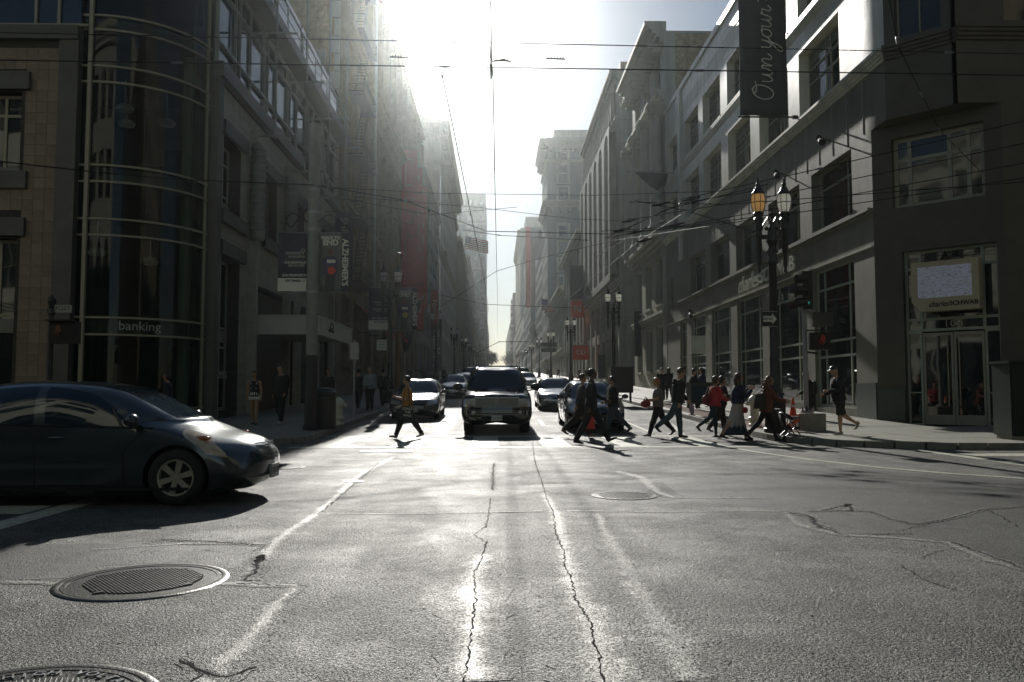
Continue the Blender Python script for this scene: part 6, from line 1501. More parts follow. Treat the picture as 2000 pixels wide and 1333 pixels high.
def person(label, X, Y, rz, H=1.75, legs=((24,4,12),(-24,26,-38)), arms=((-18,8,6),(22,18,6)), lean=2, head=(0,0), skin='light', hair='brown', hs='short',
           top='shirt', topc=None, sleeve='long', bottom='pants', botc=None, shoec=None, girth=1.1, z=None, vox=0.011, female=False, group='people on foot', extra=(), hem=None, detail=True):
    """legs/arms: (left, right); leg = (thigh deg fwd, knee deg, foot pitch); arm = (shoulder deg fwd, elbow deg, out deg)"""
    k = H/1.75; g = girth
    t = thing('person', (X, Y, 0), rz, label, 'person', group)
    shoulder = 0.185*k*(0.92 if female else 1); hipw = 0.088*k
    # legs relative to the pelvis
    def leg(i):
        th, kn, fp = legs[i]; s_ = 1 if i == 0 else -1
        h = V3((0, s_*hipw, 0)); a = radians(th); b = radians(th-kn)
        knee = h + V3((sin(a), 0, -cos(a)))*0.44*k; ank = knee + V3((sin(b), 0, -cos(b)))*0.43*k
        fr = V3((cos(radians(fp)), 0, sin(radians(fp)))); up = V3((-fr.z, 0, fr.x))
        heel = ank - fr*0.05*k - up*0.075*k; ball = ank + fr*0.12*k - up*0.075*k
        tr = fr if fp > -8 else V3((cos(radians(fp*0.25)), 0, sin(radians(fp*0.25))))
        toe = ball + tr*0.07*k
        return h, knee, ank, heel, ball, toe, up
    LG = [leg(0), leg(1)]
    low = min(min(p.z for p in L_[3:6]) for L_ in LG) - 0.012*k
    pel = V3((0, 0, -low)); gz = ground(Y) if z is None else z
    t.location = (X, Y, gz)
    LG = [[p + pel if i < 6 else p for i, p in enumerate(L_)] for L_ in LG]
    la = radians(lean); sp = V3((sin(la), 0, cos(la))); chest = pel + sp*0.40*k; nb = pel + sp*0.535*k; nt = nb + V3((sin(la+0.12),0,cos(la+0.12)))*0.075*k
    AR = []
    for i in (0, 1):
        sh, el, ou = arms[i]; s_ = 1 if i == 0 else -1; S_ = pel + sp*0.475*k + V3((0, s_*shoulder, 0))
        a = radians(sh)+0; o_ = radians(ou)
        d1 = V3((sin(a)*cos(o_), s_*sin(o_), -cos(a)*cos(o_))); E = S_ + d1*0.29*k
        b = radians(sh+el); inn = radians(ou*0.3 - min(el,60)*0.18); d2 = V3((sin(b)*cos(inn), s_*sin(inn), -cos(b)*cos(inn))); Wr = E + d2*0.25*k
        AR.append((S_, E, Wr, d2, s_))
    hy, hp = radians(head[0]), radians(head[1])
    hc = nt + V3((sin(la*0.5-hp)*0.115*k + 0.01, 0, cos(la*0.5-hp)*0.115*k))
    HM = Matrix.Translation(hc) @ Matrix.Rotation(hy, 4, 'Z') @ Matrix.Rotation(-hp, 4, 'Y')
    def torso(mb, off, z0=-0.09, z1=1.0, wide=1.0):
        prof = [(-0.09,.085,.085),(-0.03,.155,.115),(0.04,.17 if not female else .175,.12),(0.16,.145 if not female else .125,.105*g),(0.28,.155 if not female else .14,.11*g),(0.38,.17 if not female else .15,.118),(0.46,.155,.09),(0.50,.11,.07),(0.535,.062,.058)]
        P_ = [(h, a, b) for h, a, b in prof if z0 <= h <= z1]
        mb.tube([pel + sp*h*k for h, a, b in P_], [((a*g+off)*k*wide, (b*g+off)*k) for h, a, b in P_], 14)
    def armt(mb, i, off, upto=1.0):
        S_, E, Wr, d2, s_ = AR[i]
        if upto >= 1: mb.tube([S_+V3((0,-s_*0.03*k,0.01*k)), S_, S_.lerp(E,0.5), E, E.lerp(Wr,0.4), E.lerp(Wr,upto if upto < 1.01 else 1)], [(0.05*k*g+off),(0.056*k*g+off),(0.047*k*g+off),(0.04*k+off),(0.038*k+off),(0.027*k+off*0.9)], 10)
        else: mb.tube([S_+V3((0,-s_*0.03*k,0.01*k)), S_, S_.lerp(E,0.4), S_.lerp(E,0.75)], [0.05*k*g+off,0.056*k*g+off,0.05*k*g+off*1.2,0.045*k*g+off*1.5], 10)
        mb.ball(S_, 0.055*k*g+off, 8, 6)
    def legt(mb, i, off, upto=1.0, flare=0):
        h, kn, an, he, ba, to, up = LG[i]
        P_ = [h+V3((0,0,0.03*k)), h.lerp(kn,0.25), h.lerp(kn,0.65), kn, kn.lerp(an,0.3), kn.lerp(an,0.7), an]
        R_ = [0.088*g, 0.088*g, 0.066*g, 0.054*g, 0.055*g, 0.04, 0.036]
        n = max(2, int(round(upto*7))) ; P_ = P_[:n]; R_ = R_[:n]
        mb.tube(P_, [r*k+off+flare*j/len(P_) for j, r in enumerate(R_)], 12)
    # --- body, one continuous skin
    mb = MB(); torso(mb, 0); 
    mb.tube([nb-sp*0.03, nb, nt, nt+V3((0.01,0,0.05*k))], [0.06*k,0.055*k,0.05*k,0.05*k], 10)
    for i in (0,1):
        armt(mb, i, 0); legt(mb, i, 0)
        h, kn, an, he, ba, to, up = LG[i]; mb.tube([he+up*0.03*k, an-up*0.03*k, ba+up*0.022*k, to+up*0.012*k], [0.03*k,0.034*k,0.03*k,0.018*k], 8)
        S_, E, Wr, d2, s_ = AR[i]; lat = V3((0,1,0)); nrm = d2.cross(lat).normalized()
        palm = Wr + d2*0.05*k; fw = nrm
        mb.tube([Wr, Wr+d2*0.03*k, palm+d2*0.03*k], [(0.026*k,0.022*k),(0.02*k,0.036*k),(0.016*k,0.04*k)][0:1]*3, 8)
        if detail:
            for f in range(4):
                q = (f-1.5)*0.02*k; ln = (0.062,0.072,0.068,0.052)[f]*k; b0 = palm + fw*q + d2*0.02*k
                cur = lat*(-s_)*0.5
                mb.tube([b0, b0+d2*ln*0.5, b0+(d2*0.8+cur).normalized()*ln*0.9], [0.011*k,0.0105*k,0.009*k], 6)
            b0 = Wr + d2*0.03*k + fw*0.028*k; mb.tube([b0, b0+(d2+fw*0.8).normalized()*0.03*k, b0+(d2+fw*0.4).normalized()*0.058*k], [0.012*k,0.012*k,0.009*k], 6)
        else: mb.ball(palm+d2*0.03*k, 0.032*k, 6, 5)
    mb.M = HM; kk = k
    mb.ball((0,0,0.015*kk), (0.098*kk,0.076*kk,0.112*kk), 16, 12); mb.ball((0.035*kk,0,-0.06*kk), (0.055*kk,0.05*kk,0.05*kk), 12, 8)
    mb.tube([(0.088*kk,0,0.02*kk),(0.108*kk,0,-0.018*kk),(0.092*kk,0,-0.03*kk)], [0.010*kk,0.016*kk,0.012*kk], 8)
    mb.ball((0.082*kk,0,-0.06*kk), (0.014*kk,0.026*kk,0.012*kk), 8, 5); mb.ball((0.078*kk,0,-0.092*kk), (0.02*kk,0.024*kk,0.018*kk), 8, 5)
    for s_ in (-1,1):
        mb.ball((-0.002*kk,s_*0.078*kk,-0.005*kk), (0.02*kk,0.010*kk,0.032*kk), 8, 6); mb.ball((0.082*kk,s_*0.034*kk,0.028*kk), (0.014*kk,0.024*kk,0.008*kk), 8, 5)
    mb.M = None
    fuse(mb, 'body', skins[skin], t, vox*0.85 if detail else vox, 1)
    if detail:
        for s_ in (-1,1): e = MB(); e.M = HM; e.ball((0.087*kk,s_*0.032*kk,0.012*kk), 0.011*kk, 8, 6); e.build('eye', M['eye'], t, smooth=True)
    # --- hair
    if hs != 'none':
        mb = MB(); mb.M = HM
        mb.ball((-0.012*kk,0,0.032*kk), (0.106*kk,0.087*kk,0.112*kk), 14, 10) if hs != 'cap' else None
        if hs in ('long','wavy','windy'):
            mb.tube([(-0.05*kk,0,0.06*kk),(-0.09*kk,0,-0.03*kk),(-0.085*kk,0,-0.13*kk),(-0.07*kk,0,-0.24*kk),(-0.06*kk,0,-0.31*kk)], [(0.07*kk,0.05*kk),(0.085*kk,0.05*kk),(0.09*kk,0.045*kk),(0.075*kk,0.035*kk),(0.03*kk,0.015*kk)], 12)
            for s_ in (-1,1): mb.tube([(0.01*kk,s_*0.07*kk,0.06*kk),(-0.0*kk,s_*0.088*kk,-0.04*kk),(-0.01*kk,s_*0.085*kk,-0.15*kk),(0.0,s_*0.07*kk,-0.22*kk)], [0.03*kk,0.028*kk,0.026*kk,0.012*kk], 8)
        if hs == 'bob':
            mb.tube([(-0.03*kk,0,0.05*kk),(-0.045*kk,0,-0.03*kk),(-0.04*kk,0,-0.10*kk)], [(0.095*kk,0.08*kk),(0.10*kk,0.075*kk),(0.075*kk,0.06*kk)], 14)
        if hs == 'bun': mb.ball((-0.09*kk,0,0.10*kk), 0.05*kk, 10, 8)
        if hs == 'windy':
            for q in range(9):
                a = random.uniform(-0.05,0.05)*kk; zz = random.uniform(-0.28,-0.02)*kk
                mb.tube([(-0.07*kk,a,zz+0.08*kk),(-0.15*kk,a*1.3,zz+0.05*kk),(-0.24*kk-random.uniform(0,0.05),a*1.6,zz+0.02*kk+random.uniform(-0.03,0.02))], [0.03*kk,0.02*kk,0.008*kk], 6)
        if hs == 'cap':
            mb.ball((-0.005*kk,0,0.05*kk), (0.108*kk,0.089*kk,0.09*kk), 14, 10); mb.tube([(0.06*kk,0,0.055*kk),(0.16*kk,0,0.04*kk)], [(0.07*kk,0.008*kk),(0.05*kk,0.006*kk)], 10)
        # keep the face free: cut what lies in front of it
        ob = fuse(mb, 'cap' if hs == 'cap' else 'hair', M['black'] if hs == 'cap' else hairs[hair], t, 0.009 if detail else 0.016, 1)
        bm = bmesh.new(); bm.from_mesh(ob.data); inv = HM.inverted()
        dl = []
        for v in bm.verts:
            q = inv @ v.co
            if hs != 'cap' and q.x > 0.045*kk - max(0, (q.z-0.06*kk))*1.2 + 0.0 and q.z < 0.075*kk + abs(q.y)*0.1 and abs(q.y) < 0.2: dl.append(v)
            elif hs == 'short' and q.z < -0.045*kk: dl.append(v)
            elif hs == 'cap' and q.z < 0.03*kk: dl.append(v)
        bmesh.ops.delete(bm, geom=dl, context='VERTS'); bm.to_mesh(ob.data); bm.free()
    # --- clothes
    bc = botc or cloth('cloth_black', (0.012,0.012,0.014)); tc = topc or cloth('cloth_grey', (0.1,0.1,0.1))
    if bottom in ('pants','leggings','jeans'):
        mb = MB(); off = {'pants':0.023,'jeans':0.018,'leggings':0.006}[bottom]*k
        torso(mb, off, -0.09, 0.17)
        for i in (0,1): legt(mb, i, off, 1.0, flare=0.008 if bottom != 'leggings' else 0)
        fuse(mb, 'trousers', bc, t, vox*1.1)
    elif bottom == 'shorts':
        mb = MB(); torso(mb, 0.02*k, -0.09, 0.17)
        for i in (0,1): legt(mb, i, 0.028*k, 0.57, flare=0.02)
        fuse(mb, 'shorts', bc, t, vox*1.1)
    elif bottom == 'minishorts':
        mb = MB(); torso(mb, 0.014*k, -0.09, 0.17)
        for i in (0,1): legt(mb, i, 0.018*k, 0.3, flare=0.01)
        fuse(mb, 'shorts', bc, t, vox*1.1)
    elif bottom == 'longskirt':
        mb = MB(); an = (LG[0][2]+LG[1][2])/2; sprd = abs(LG[0][2].x-LG[1][2].x)/2
        p0 = pel+sp*0.17*k; mid = pel.lerp(V3((an.x,0,0.12*k)),0.5); bt = V3((an.x,0,0.16*k))
        rings = []
        for q, (c_, rx, ry) in enumerate([(p0,.13,.11),(pel,.19,.15),(pel.lerp(mid,.6),.20,.15+sprd*.1),(mid,.19,.15+sprd*.25),(mid.lerp(bt,.5),.20,.16+sprd*.45),(bt,.20,.17+sprd*.6)]):
            rings.append([c_+V3((ry*k*cos(2*pi*j/28)*(1+0.04*q/5*sin(j*2.7)), rx*k*sin(2*pi*j/28)*(1+0.05*q/5*cos(j*3.1)), 0)) for j in range(28)])
        mb.rings(rings); ob = fuse(mb, 'skirt', bc, t, vox*1.1)
    if sleeve is not None:
        mb = MB(); off = {'shirt':0.016,'jacket':0.032,'tee':0.018,'tank':0.008,'coat':0.03}[top]*k
        hm = hem if hem is not None else {'shirt':-0.02,'jacket':-0.06,'tee':-0.03,'tank':0.0,'coat':-0.3}[top]
        P_ = [(-0.06,.178,.135)] if hm < 0 else [(0.02,.172,.125)]
        prof = [(hm,.18,.135),(0.06,.172,.122),(0.16,.148 if not female else .132,.108*g),(0.28,.157 if not female else .142,.112*g),(0.38,.172 if not female else .153,.12),(0.46,.158,.092),(0.50,.11,.072),(0.525,.066,.06)]
        mb.tube([pel + sp*h*k for h, a, b in prof], [((a*g+off/k)*k, (b*g+off/k)*k) for h, a, b in prof], 16)
        if sleeve != 'none':
            for i in (0,1): armt(mb, i, off*0.75, 1.0 if sleeve == 'long' else 0.5)
        if top == 'jacket' and 'hood' in extra: mb.tube([nb+V3((-0.11,0,0.02))*k, nb+V3((-0.13,0,-0.06))*k, nb+V3((-0.10,0,-0.15))*k], [(0.11*k,0.05*k),(0.13*k,0.05*k),(0.07*k,0.03*k)], 10)
        if 'collar' in extra: mb.lathe([(0.07*k,-0.02),(0.062*k,0.05*k)], nb, 12)
        fuse(mb, {'shirt':'shirt','jacket':'jacket','tee':'t_shirt','tank':'vest_top','coat':'coat'}[top], tc, t, vox*1.1)
    for i in (0,1):
        h, kn, an, he, ba, to, up = LG[i]; mb = MB()
        P_ = [he+up*0.034*k, (he+ba)/2+up*0.036*k, ba+up*0.026*k, to+up*0.018*k]
        mb.tube([p for p in P_], [(0.040*k,0.040*k),(0.043*k,0.04*k),(0.046*k,0.03*k),(0.03*k,0.02*k)], 10)
        if not female or 'boots' in extra: mb.tube([he+up*0.04*k, an+up*0.0], [0.042*k,0.045*k], 10)
        if 'boots' in extra: mb.tube([an, an.lerp(kn,0.3)],[0.05*k,0.055*k],10)
        fuse(mb, 'shoe', shoec or cloth('shoe_black', (0.015,0.014,0.013), 0.5), t, 0.01)
    MW = Matrix.Translation(t.location) @ Matrix.Rotation(rz, 4, 'Z')
    return t, dict(W=MW, wrist=[MW @ a[2] for a in AR], hand=[MW @ (a[2]+a[3]*0.09*k) for a in AR], sh=[MW @ a[0] for a in AR], neck=MW @ nb, pel=MW @ pel, head=MW @ hc, k=k)
def fpx(u, v, z=0.0):
    """ground point under the pixel (u,v), on the rising street"""
    d = ray(u, v); Y = 22.0
    for _ in range(40):
        # height of the ray above the surface at this Y
        f = 1.27 + d.z/d.y*Y - z - ground(Y); df = d.z/d.y - (0.03 if Y > 23 else 0); Y = min(max(Y - f/df, 2), 900)
    return (d.x/d.y*Y, Y)
CL = cloth
walkR = ((24,4,14),(-22,28,-40)); walkL = ((-22,28,-40),(24,4,14))
# man in mustard shirt, walking left
x, y = fpx(795, 857); man1, A = person('man in a mustard shirt and dark trousers walking left with a black shopping bag', x, y, pi, 1.66, legs=((22,3,10),(-22,12,-18)), arms=((10,95,8),(-5,30,6)), lean=0, skin='light', hair='black',
   top='tee', topc=CL('cloth_mustard', (0.42,0.20,0.045)), sleeve='short', botc=CL('cloth_dark', (0.02,0.02,0.024)), shoec=CL('shoe_grey', (0.3,0.29,0.26)), girth=1.12, bottom='pants')
W_ = A['W']
bag = thing('shopping_bag', (A['pel'].x, A['pel'].y-0.26, A['pel'].z-0.33), 0, 'black shopping bag with white print hanging at the side of the man in mustard', 'bag')
mb = MB(); mb.add([(-.17,-.05,0),(.17,-.05,0),(.17,.05,0),(-.17,.05,0),(-.14,-.012,.34),(.14,-.012,.34),(.14,.012,.34),(-.14,.012,.34)],[(0,3,2,1),(4,5,6,7),(0,1,5,4),(1,2,6,5),(2,3,7,6),(3,0,4,7)]); mb.build('bag_body', M['black'], bag)
mb = MB(); mb.tube([(-.09,0,.33),(-.05,0.02,.75),(0,.05,1.0),(.05,0.02,.75),(.09,0,.33)], 0.012, 5); mb.build('strap', M['black'], bag)
for q, (w_, zz) in enumerate((('C...',.27),('THE',.18),('WALL',.09))):
    if w_ == 'C...': w_ = 'CRACK'
    text(w_, (0.04,-.056+.1*zz,zz), (1,0,0), (0,.1,1), M['letw'], bag, size=0.085, extrude=0.001)
# man in black, walking right, big stride
x, y = fpx(1155, 868); man2, A = person('dark haired bearded man in black shirt and trousers striding right across the crosswalk', x, y, 0, 1.83, legs=((30,4,24),(-20,10,-10)), arms=((30,35,8),(-14,10,8)), lean=1, skin='dark', hair='black',
   topc=CL('cloth_black2', (0.014,0.013,0.018)), botc=CL('cloth_black', (0.012,0.012,0.014)), girth=1.0, extra=('collar',))
x, y = fpx(1140, 858); man2b, A = person('person walking right just behind the bearded man, mostly hidden by him', x, y+0.5, 0, 1.70, legs=((18,6,5),(-26,20,-36)), arms=((12,20,8),(-26,12,8)), skin='tan', hair='brown', hs='short', topc=CL('cloth_charc', (0.05,0.045,0.06)), botc=CL('cloth_dark', (0.02,0.02,0.024)), shoec=CL('shoe_brown', (0.12,0.07,0.05)))
bag = thing('carrier_bag', (x+0.17, y+0.1, 0.28), 0.3, 'bright red carrier bag showing between the legs of the bearded man', 'bag')
mb = MB(); mb.add([(-.15,-.03,0),(.15,-.03,0),(.15,.03,0),(-.15,.03,0),(-.11,-.012,.34),(.12,-.012,.36),(.12,.012,.36),(-.11,.012,.34)],[(0,3,2,1),(4,5,6,7),(0,1,5,4),(1,2,6,5),(2,3,7,6),(3,0,4,7)]); mb.build('bag_body', mat('red_plastic', (0.6,0.05,0.03), 0.4, var=0.1), bag)
mb = MB(); mb.tube([(-.03,0,.35),(0.02,0,.55),(.07,0,.35)],0.008,4); mb.build('handle', M['red'], bag)
# short-haired woman walking left, patterned blouse
x, y = fpx(1198, 852); wom1, A = person('short haired person in black blazer and patterned blouse walking left before the hatchback', x, y, pi, 1.63, legs=((16,4,8),(-26,22,-34)), arms=((6,60,8),(-6,30,8)), skin='tan', hair='black', hs='short',
   top='jacket', topc=CL('cloth_black', (0.012,0.012,0.014)), botc=CL('denim_dark', (0.035,0.05,0.075)), bottom='jeans', female=True, extra=())
mb = MB(); mb.tube([(0.10,0,0.95),(0.125,0,1.15),(0.11,0,1.33),(0.06,0,1.42)], [(0.10,0.06),(0.11,0.06),(0.09,0.05),(0.04,0.03)], 12)
pm_ = mat('patterned_blouse', (0.4,0.38,0.33), 0.8, var=0.95, scale=22); fuse(mb, 'blouse', pm_, wom1, 0.012)
# woman with ginger hair walking left
x, y = fpx(1286, 853); w2, A = person('ginger haired woman in grey tee and black trousers walking left with a red handbag', x, y, pi, 1.62, legs=((20,2,2),(-24,18,-40)), arms=((14,75,8),(8,70,6)), skin='light', hair='ginger', hs='bob', female=True, lean=0,
   top='tee', sleeve='short', topc=CL('cloth_lightgrey', (0.16,0.15,0.15)), bottom='pants', girth=1.16, head=(0,-12))
bag = thing('handbag', (A['hand'][0].x-0.02, A['hand'][0].y-0.12, A['hand'][0].z-0.22), 0.2, 'dark red handbag held in front by the ginger haired woman', 'bag')
mb = MB(); mb.ball((0,0,.11),(.15,.06,.11),14,8); mb.build('bag_body', mat('red_leather', (0.25,0.03,0.035), 0.4, var=0.1), bag, smooth=True)
mb = MB(); mb.tube([(-.08,0,.19),(0,0,.30),(.08,0,.19)],0.01,5); mb.build('handle', M['black'], bag)
# tall man, dark jacket, jeans
x, y = fpx(1325, 856); m3, A = person('tall man in a dark hooded jacket and jeans walking right holding a can', x, y, 0, 1.85, legs=((6,2,0),(-30,22,-46)), arms=((20,20,8),(-12,12,6)), skin='light', hair='brown', hs='short', top='jacket', topc=CL('cloth_darkgrey', (0.022,0.024,0.022)), bottom='jeans', botc=CL('denim', (0.055,0.08,0.11)), extra=('hood',), head=(0,-14), lean=4)
can = thing('drink_can', (A['hand'][0].x+0.05, A['hand'][0].y-0.05, A['hand'][0].z-0.27), 0, 'pale lilac bag or tin carried low by the tall man in the hooded jacket', 'tin')
mb = MB(); mb.lathe([(.06,0),(.068,.01),(.068,.19),(.06,.20)],n=14); mb.build('tin_body', mat('lilac_tin', (0.38,0.36,0.42), 0.4, var=0.1), can, autos=40)
mb = MB(); mb.tube([(-.04,0,.2),(0,0,.27),(.04,0,.2)],0.006,4); mb.build('handle', M['letw'], can)
# woman in red jacket
x, y = fpx(1396, 857); w3, A = person('woman in a red jacket and dark leggings walking right', x, y, 0.35, 1.62, legs=((12,10,-8),(-34,24,-50)), arms=((30,70,8),(18,60,8)), skin='tan', hair='brown', hs='bob', female=True, top='jacket', topc=CL('cloth_red', (0.38,0.03,0.035)), bottom='leggings', botc=CL('denim_black', (0.02,0.035,0.045)), hem=-0.03, lean=4)
bag = thing('shoulder_bag', (A['pel'].x-0.2, A['pel'].y-0.05, A['pel'].z-0.02), 0.4, 'dark red shoulder bag behind the woman in the red jacket', 'bag')
mb = MB(); mb.ball((0,0,.16),(.18,.07,.15),14,8); mb.build('bag_body', mat('maroon_leather', (0.14,0.02,0.025), 0.45, var=0.1), bag, smooth=True)
mb = MB(); mb.tube([(-.08,0,.28),(0.05,0,.50),(.10,0,.28)],0.014,5); mb.build('strap', M['black'], bag)
x, y = fpx(1420, 853); w3b, A = person('curly haired woman in black between the red jacket and the long skirt', x, y+0.5, 0.2, 1.64, legs=((12,6,0),(-24,20,-30)), arms=((20,80,8),(14,60,8)), skin='tan', hair='black', hs='bob', female=True, topc=CL('cloth_black2', (0.014,0.013,0.018)), bottom='pants')
# woman with long pale skirt
x, y = fpx(1442, 862); w4, A = person('woman in navy top and long pale skirt walking right, hands raised to her face', x, y, 0, 1.72, legs=((20,10,0),(-24,14,-20)), arms=((40,100,8),(30,110,6)), skin='light', hair='brown', hs='long', female=True, topc=CL('cloth_navy', (0.02,0.025,0.06)), top='jacket', bottom='longskirt', botc=None, hem=0.05, lean=2)
def skirtmat():
    m, n, l, b = newmat('dip_dyed_skirt'); b.inputs['Roughness'].default_value = 0.85
    tc = n.new('ShaderNodeTexCoord'); sx_ = n.new('ShaderNodeSeparateXYZ'); l.new(tc.outputs['Object'], sx_.inputs[0])
    no = n.new('ShaderNodeTexNoise'); no.inputs['Scale'].default_value = 14; mp = n.new('ShaderNodeMapping'); mp.inputs['Scale'].default_value = (1,1,0.25); l.new(tc.outputs['Object'], mp.inputs['Vector']); l.new(mp.outputs['Vector'], no.inputs['Vector'])
    ad = n.new('ShaderNodeMath'); ad.operation = 'MULTIPLY_ADD'; ad.inputs[1].default_value = 0.5; l.new(no.outputs['Fac'], ad.inputs[0]); l.new(sx_.outputs['Z'], ad.inputs[2])
    cr = n.new('ShaderNodeValToRGB'); e = cr.color_ramp.elements; e[0].position = 0.60; e[0].color = (0.03,0.045,0.07,1); e[1].position = 0.70; e[1].color = (0.42,0.39,0.34,1); l.new(ad.outputs[0], cr.inputs['Fac']); l.new(cr.outputs['Color'], b.inputs['Base Color']); return m
for c in w4.children:
    if c.name.startswith('skirt'): c.data.materials.clear(); c.data.materials.append(skirtmat())
bag = thing('clutch_bag', (A['pel'].x+0.12, A['pel'].y-0.24, A['pel'].z-0.18), 0.2, 'small dark red bag hanging in front of the long pale skirt', 'bag')
mb = MB(); mb.ball((0,0,.07),(.08,.03,.08),12,8); mb.build('bag_body', M['red'], bag, smooth=True)
mb = MB(); mb.tube([(-.04,0,.13),(-.12,.1,.6),(-.1,.2,.68)],0.006,4); mb.build('strap', M['black'], bag)
# woman with stroller
x, y = fpx(1497, 864); w5, A = person('long haired woman in a rust cardigan walking right and pushing a black stroller', x, y, 0, 1.66, legs=((22,4,6),(-30,14,-34)), arms=((42,38,4),(36,40,4)), skin='light', hair='auburn', hs='windy', female=True, topc=CL('cloth_rust', (0.16,0.05,0.03)), top='jacket', bottom='leggings', hem=-0.12, lean=8, extra=('boots',))
bag = thing('tote_bag', (A['pel'].x-0.2, A['pel'].y-0.2, A['pel'].z-0.02), 0, 'large black tote bag on the shoulder of the long haired woman', 'bag')
mb = MB(); mb.add([(-.17,-.06,0),(.13,-.06,0),(.13,.06,0),(-.17,.06,0),(-.11,-.03,.36),(.08,-.03,.40),(.08,.03,.40),(-.11,.03,.36)],[(0,3,2,1),(4,5,6,7),(0,1,5,4),(1,2,6,5),(2,3,7,6),(3,0,4,7)]); mb.build('bag_body', M['black'], bag)
mb = MB(); mb.tube([(-.08,0,.36),(.12,0.05,.56),(.16,0.1,.5),(.05,0,.38)],0.014,5); mb.build('strap', M['black'], bag)
st = thing('stroller', (x+0.66, y+0.1, 0), 0, 'black stroller with a hooded seat pushed by the long haired woman', 'stroller')
mb = MB()
for s_ in (-1,1): mb.tube([(-.38,s_*.24,.98),(-.25,s_*.24,.85),(.22,s_*.24,.18)],.015,6); mb.tube([(.05,s_*.24,.45),(-.28,s_*.24,.15)],.013,6)
mb.tube([(-.38,-.24,.98),(-.38,.24,.98)],.016,6); mb.build('stroller_frame', M['black'], st)
mb = MB(); mb.tube([(-.2,0,.50),(-.02,0,.38),(.2,0,.42)],[(.2,.04),(.21,.05),(.19,.04)],10); mb.tube([(-.2,0,.48),(-.3,0,.85)],[(.2,.04),(.18,.04)],10); mb.build('seat', CL('cloth_black', (0.012,0.012,0.014)), st, smooth=True)
mb = MB(); mb.tube([(-.30,0,.86),(-.12,0,.80),(.05,0,.66)],[(.21,.03),(.22,.04),(.2,.02)],12); mb.build('canopy', M['black'], st, smooth=True); st.scale = (.85,.85,.85)
for wx in (-.28,.24):
    for s_ in (-1,1): mb = MB(); mb.lathe([(.07,-.02),(.1,-.02),(.1,.02),(.07,.02),(.07,-.02)], (wx,s_*.25,.1), 18, 'y', caps=False); mb.lathe([(.001,-.01),(.075,-.01),(.075,.01)],(wx,s_*.25,.1),12,'y'); mb.build('wheel', M['rubber'], st)
# man walking left on the pavement corner, shorts
x, y = fpx(1640, 851, 0.14); m6, A = person('man in a black jacket, shorts and cap walking left on the right corner pavement', x, y, pi, 1.74, legs=((2,2,0),(-16,42,-62)), arms=((12,75,8),(8,60,8)), skin='light', hair='black', hs='cap', top='jacket', topc=CL('cloth_black', (0.012,0.012,0.014)), bottom='shorts', botc=CL('cloth_olive', (0.03,0.03,0.022)), shoec=CL('shoe_grey', (0.3,0.29,0.26)), z=0.15, girth=1.12, head=(0,-16), lean=5)
x, y = fpx(1598, 822, 0.14); m7, A = person('man in black with a backpack standing behind the signal pole on the right corner', x-0.02, y+0.6, pi*0.8, 1.78, legs=((3,2,0),(-4,3,0)), arms=((10,50,8),(0,20,8)), skin='light', hair='black', hs='cap', top='jacket', topc=CL('cloth_black', (0.012,0.012,0.014)), bottom='shorts', botc=CL('cloth_black2', (0.014,0.013,0.018)), z=0.15, head=(0,-20), lean=5)
bp_ = thing('backpack', (A['neck'].x+0.17, A['neck'].y-0.06, A['neck'].z-0.55), pi*0.8, 'black backpack on the man standing behind the signal pole', 'backpack')
mb = MB(); mb.ball((0,0,.26),(.11,.16,.27),12,8); mb.build('pack_body', M['black'], bp_, smooth=True); mb = MB(); mb.tube([(.05,.1,.05),(.16,.12,.25),(.1,.1,.47)],.015,5); mb.build('strap', M['black'], bp_)
# background walkers, right pavement
bgp = [(1292,783,'black','cloth_black','short','man in black on the right pavement just behind the ginger haired woman',-pi/2*0.9),
       (1307,782,'brown','cloth_darkgrey','long','woman in a long grey coat farther along the right pavement behind the tall man',pi/2),
       (1355,800,'black','cloth_black2','short','shopper in black just left of the newspaper boxes',0.2),
       (1372,797,'black','cloth_navy','bob','shopper with dark bobbed hair behind the newspaper boxes',pi)]
for i, (u, v, hr, c, hs_, lb, rz) in enumerate(bgp):
    x, y = fpx(u, v, 0.14); person(lb, x, y, rz, 1.68+0.04*(i % 2), legs=((14,4,6),(-14,14,-20)), hair=hr, hs=hs_, topc=M[c], top='coat' if 'coat' in lb else 'jacket', z=ground(y)+0.15, vox=0.018, detail=False, female=hs_ != 'short')
# left pavement
x, y = fpx(496, 831, 0.14); w8, A = person('woman in a dark top and white shorts standing on the left pavement under the canopy', x, y, -pi/2, 1.60, legs=((6,4,0),(-8,6,0)), arms=((0,10,12),(0,8,12)), skin='tan', hair='black', hs='bob', female=True, top='tank', sleeve='none', topc=CL('cloth_dark', (0.02,0.02,0.024)), bottom='minishorts', botc=CL('cloth_white', (0.6,0.6,0.58)), z=ground(y)+0.15)
for s_ in (-1,1): mb = MB(); mb.tube([(0.115,s_*0.07,1.10),(0.10,s_*0.085,1.28),(0.0,s_*0.09,1.345)],0.012,5); mb.build('strap', CL('cloth_white', (0.6,0.6,0.58)), w8)
x, y = fpx(547, 830, 0.14); m9, A = person('man in a black printed hoodie and white shoes walking on the left pavement', x, y, -pi/2*1.1, 1.80, legs=((12,2,4),(-12,10,-14)), arms=((6,30,8),(-6,20,8)), skin='light', hair='black', hs='short', top='jacket', topc=CL('cloth_black', (0.012,0.012,0.014)), shoec=CL('cloth_white', (0.6,0.6,0.58)), z=ground(y)+0.15, head=(0,-15))
x, y = fpx(326, 838, 0.14); person('person in a dark top behind the hatchback roof near the curved glass', x, y, pi, 1.62, hair='black', hs='bob', skin='tan', topc=CL('cloth_dark', (0.02,0.02,0.024)), z=ground(y)+0.15, vox=0.016, detail=False)
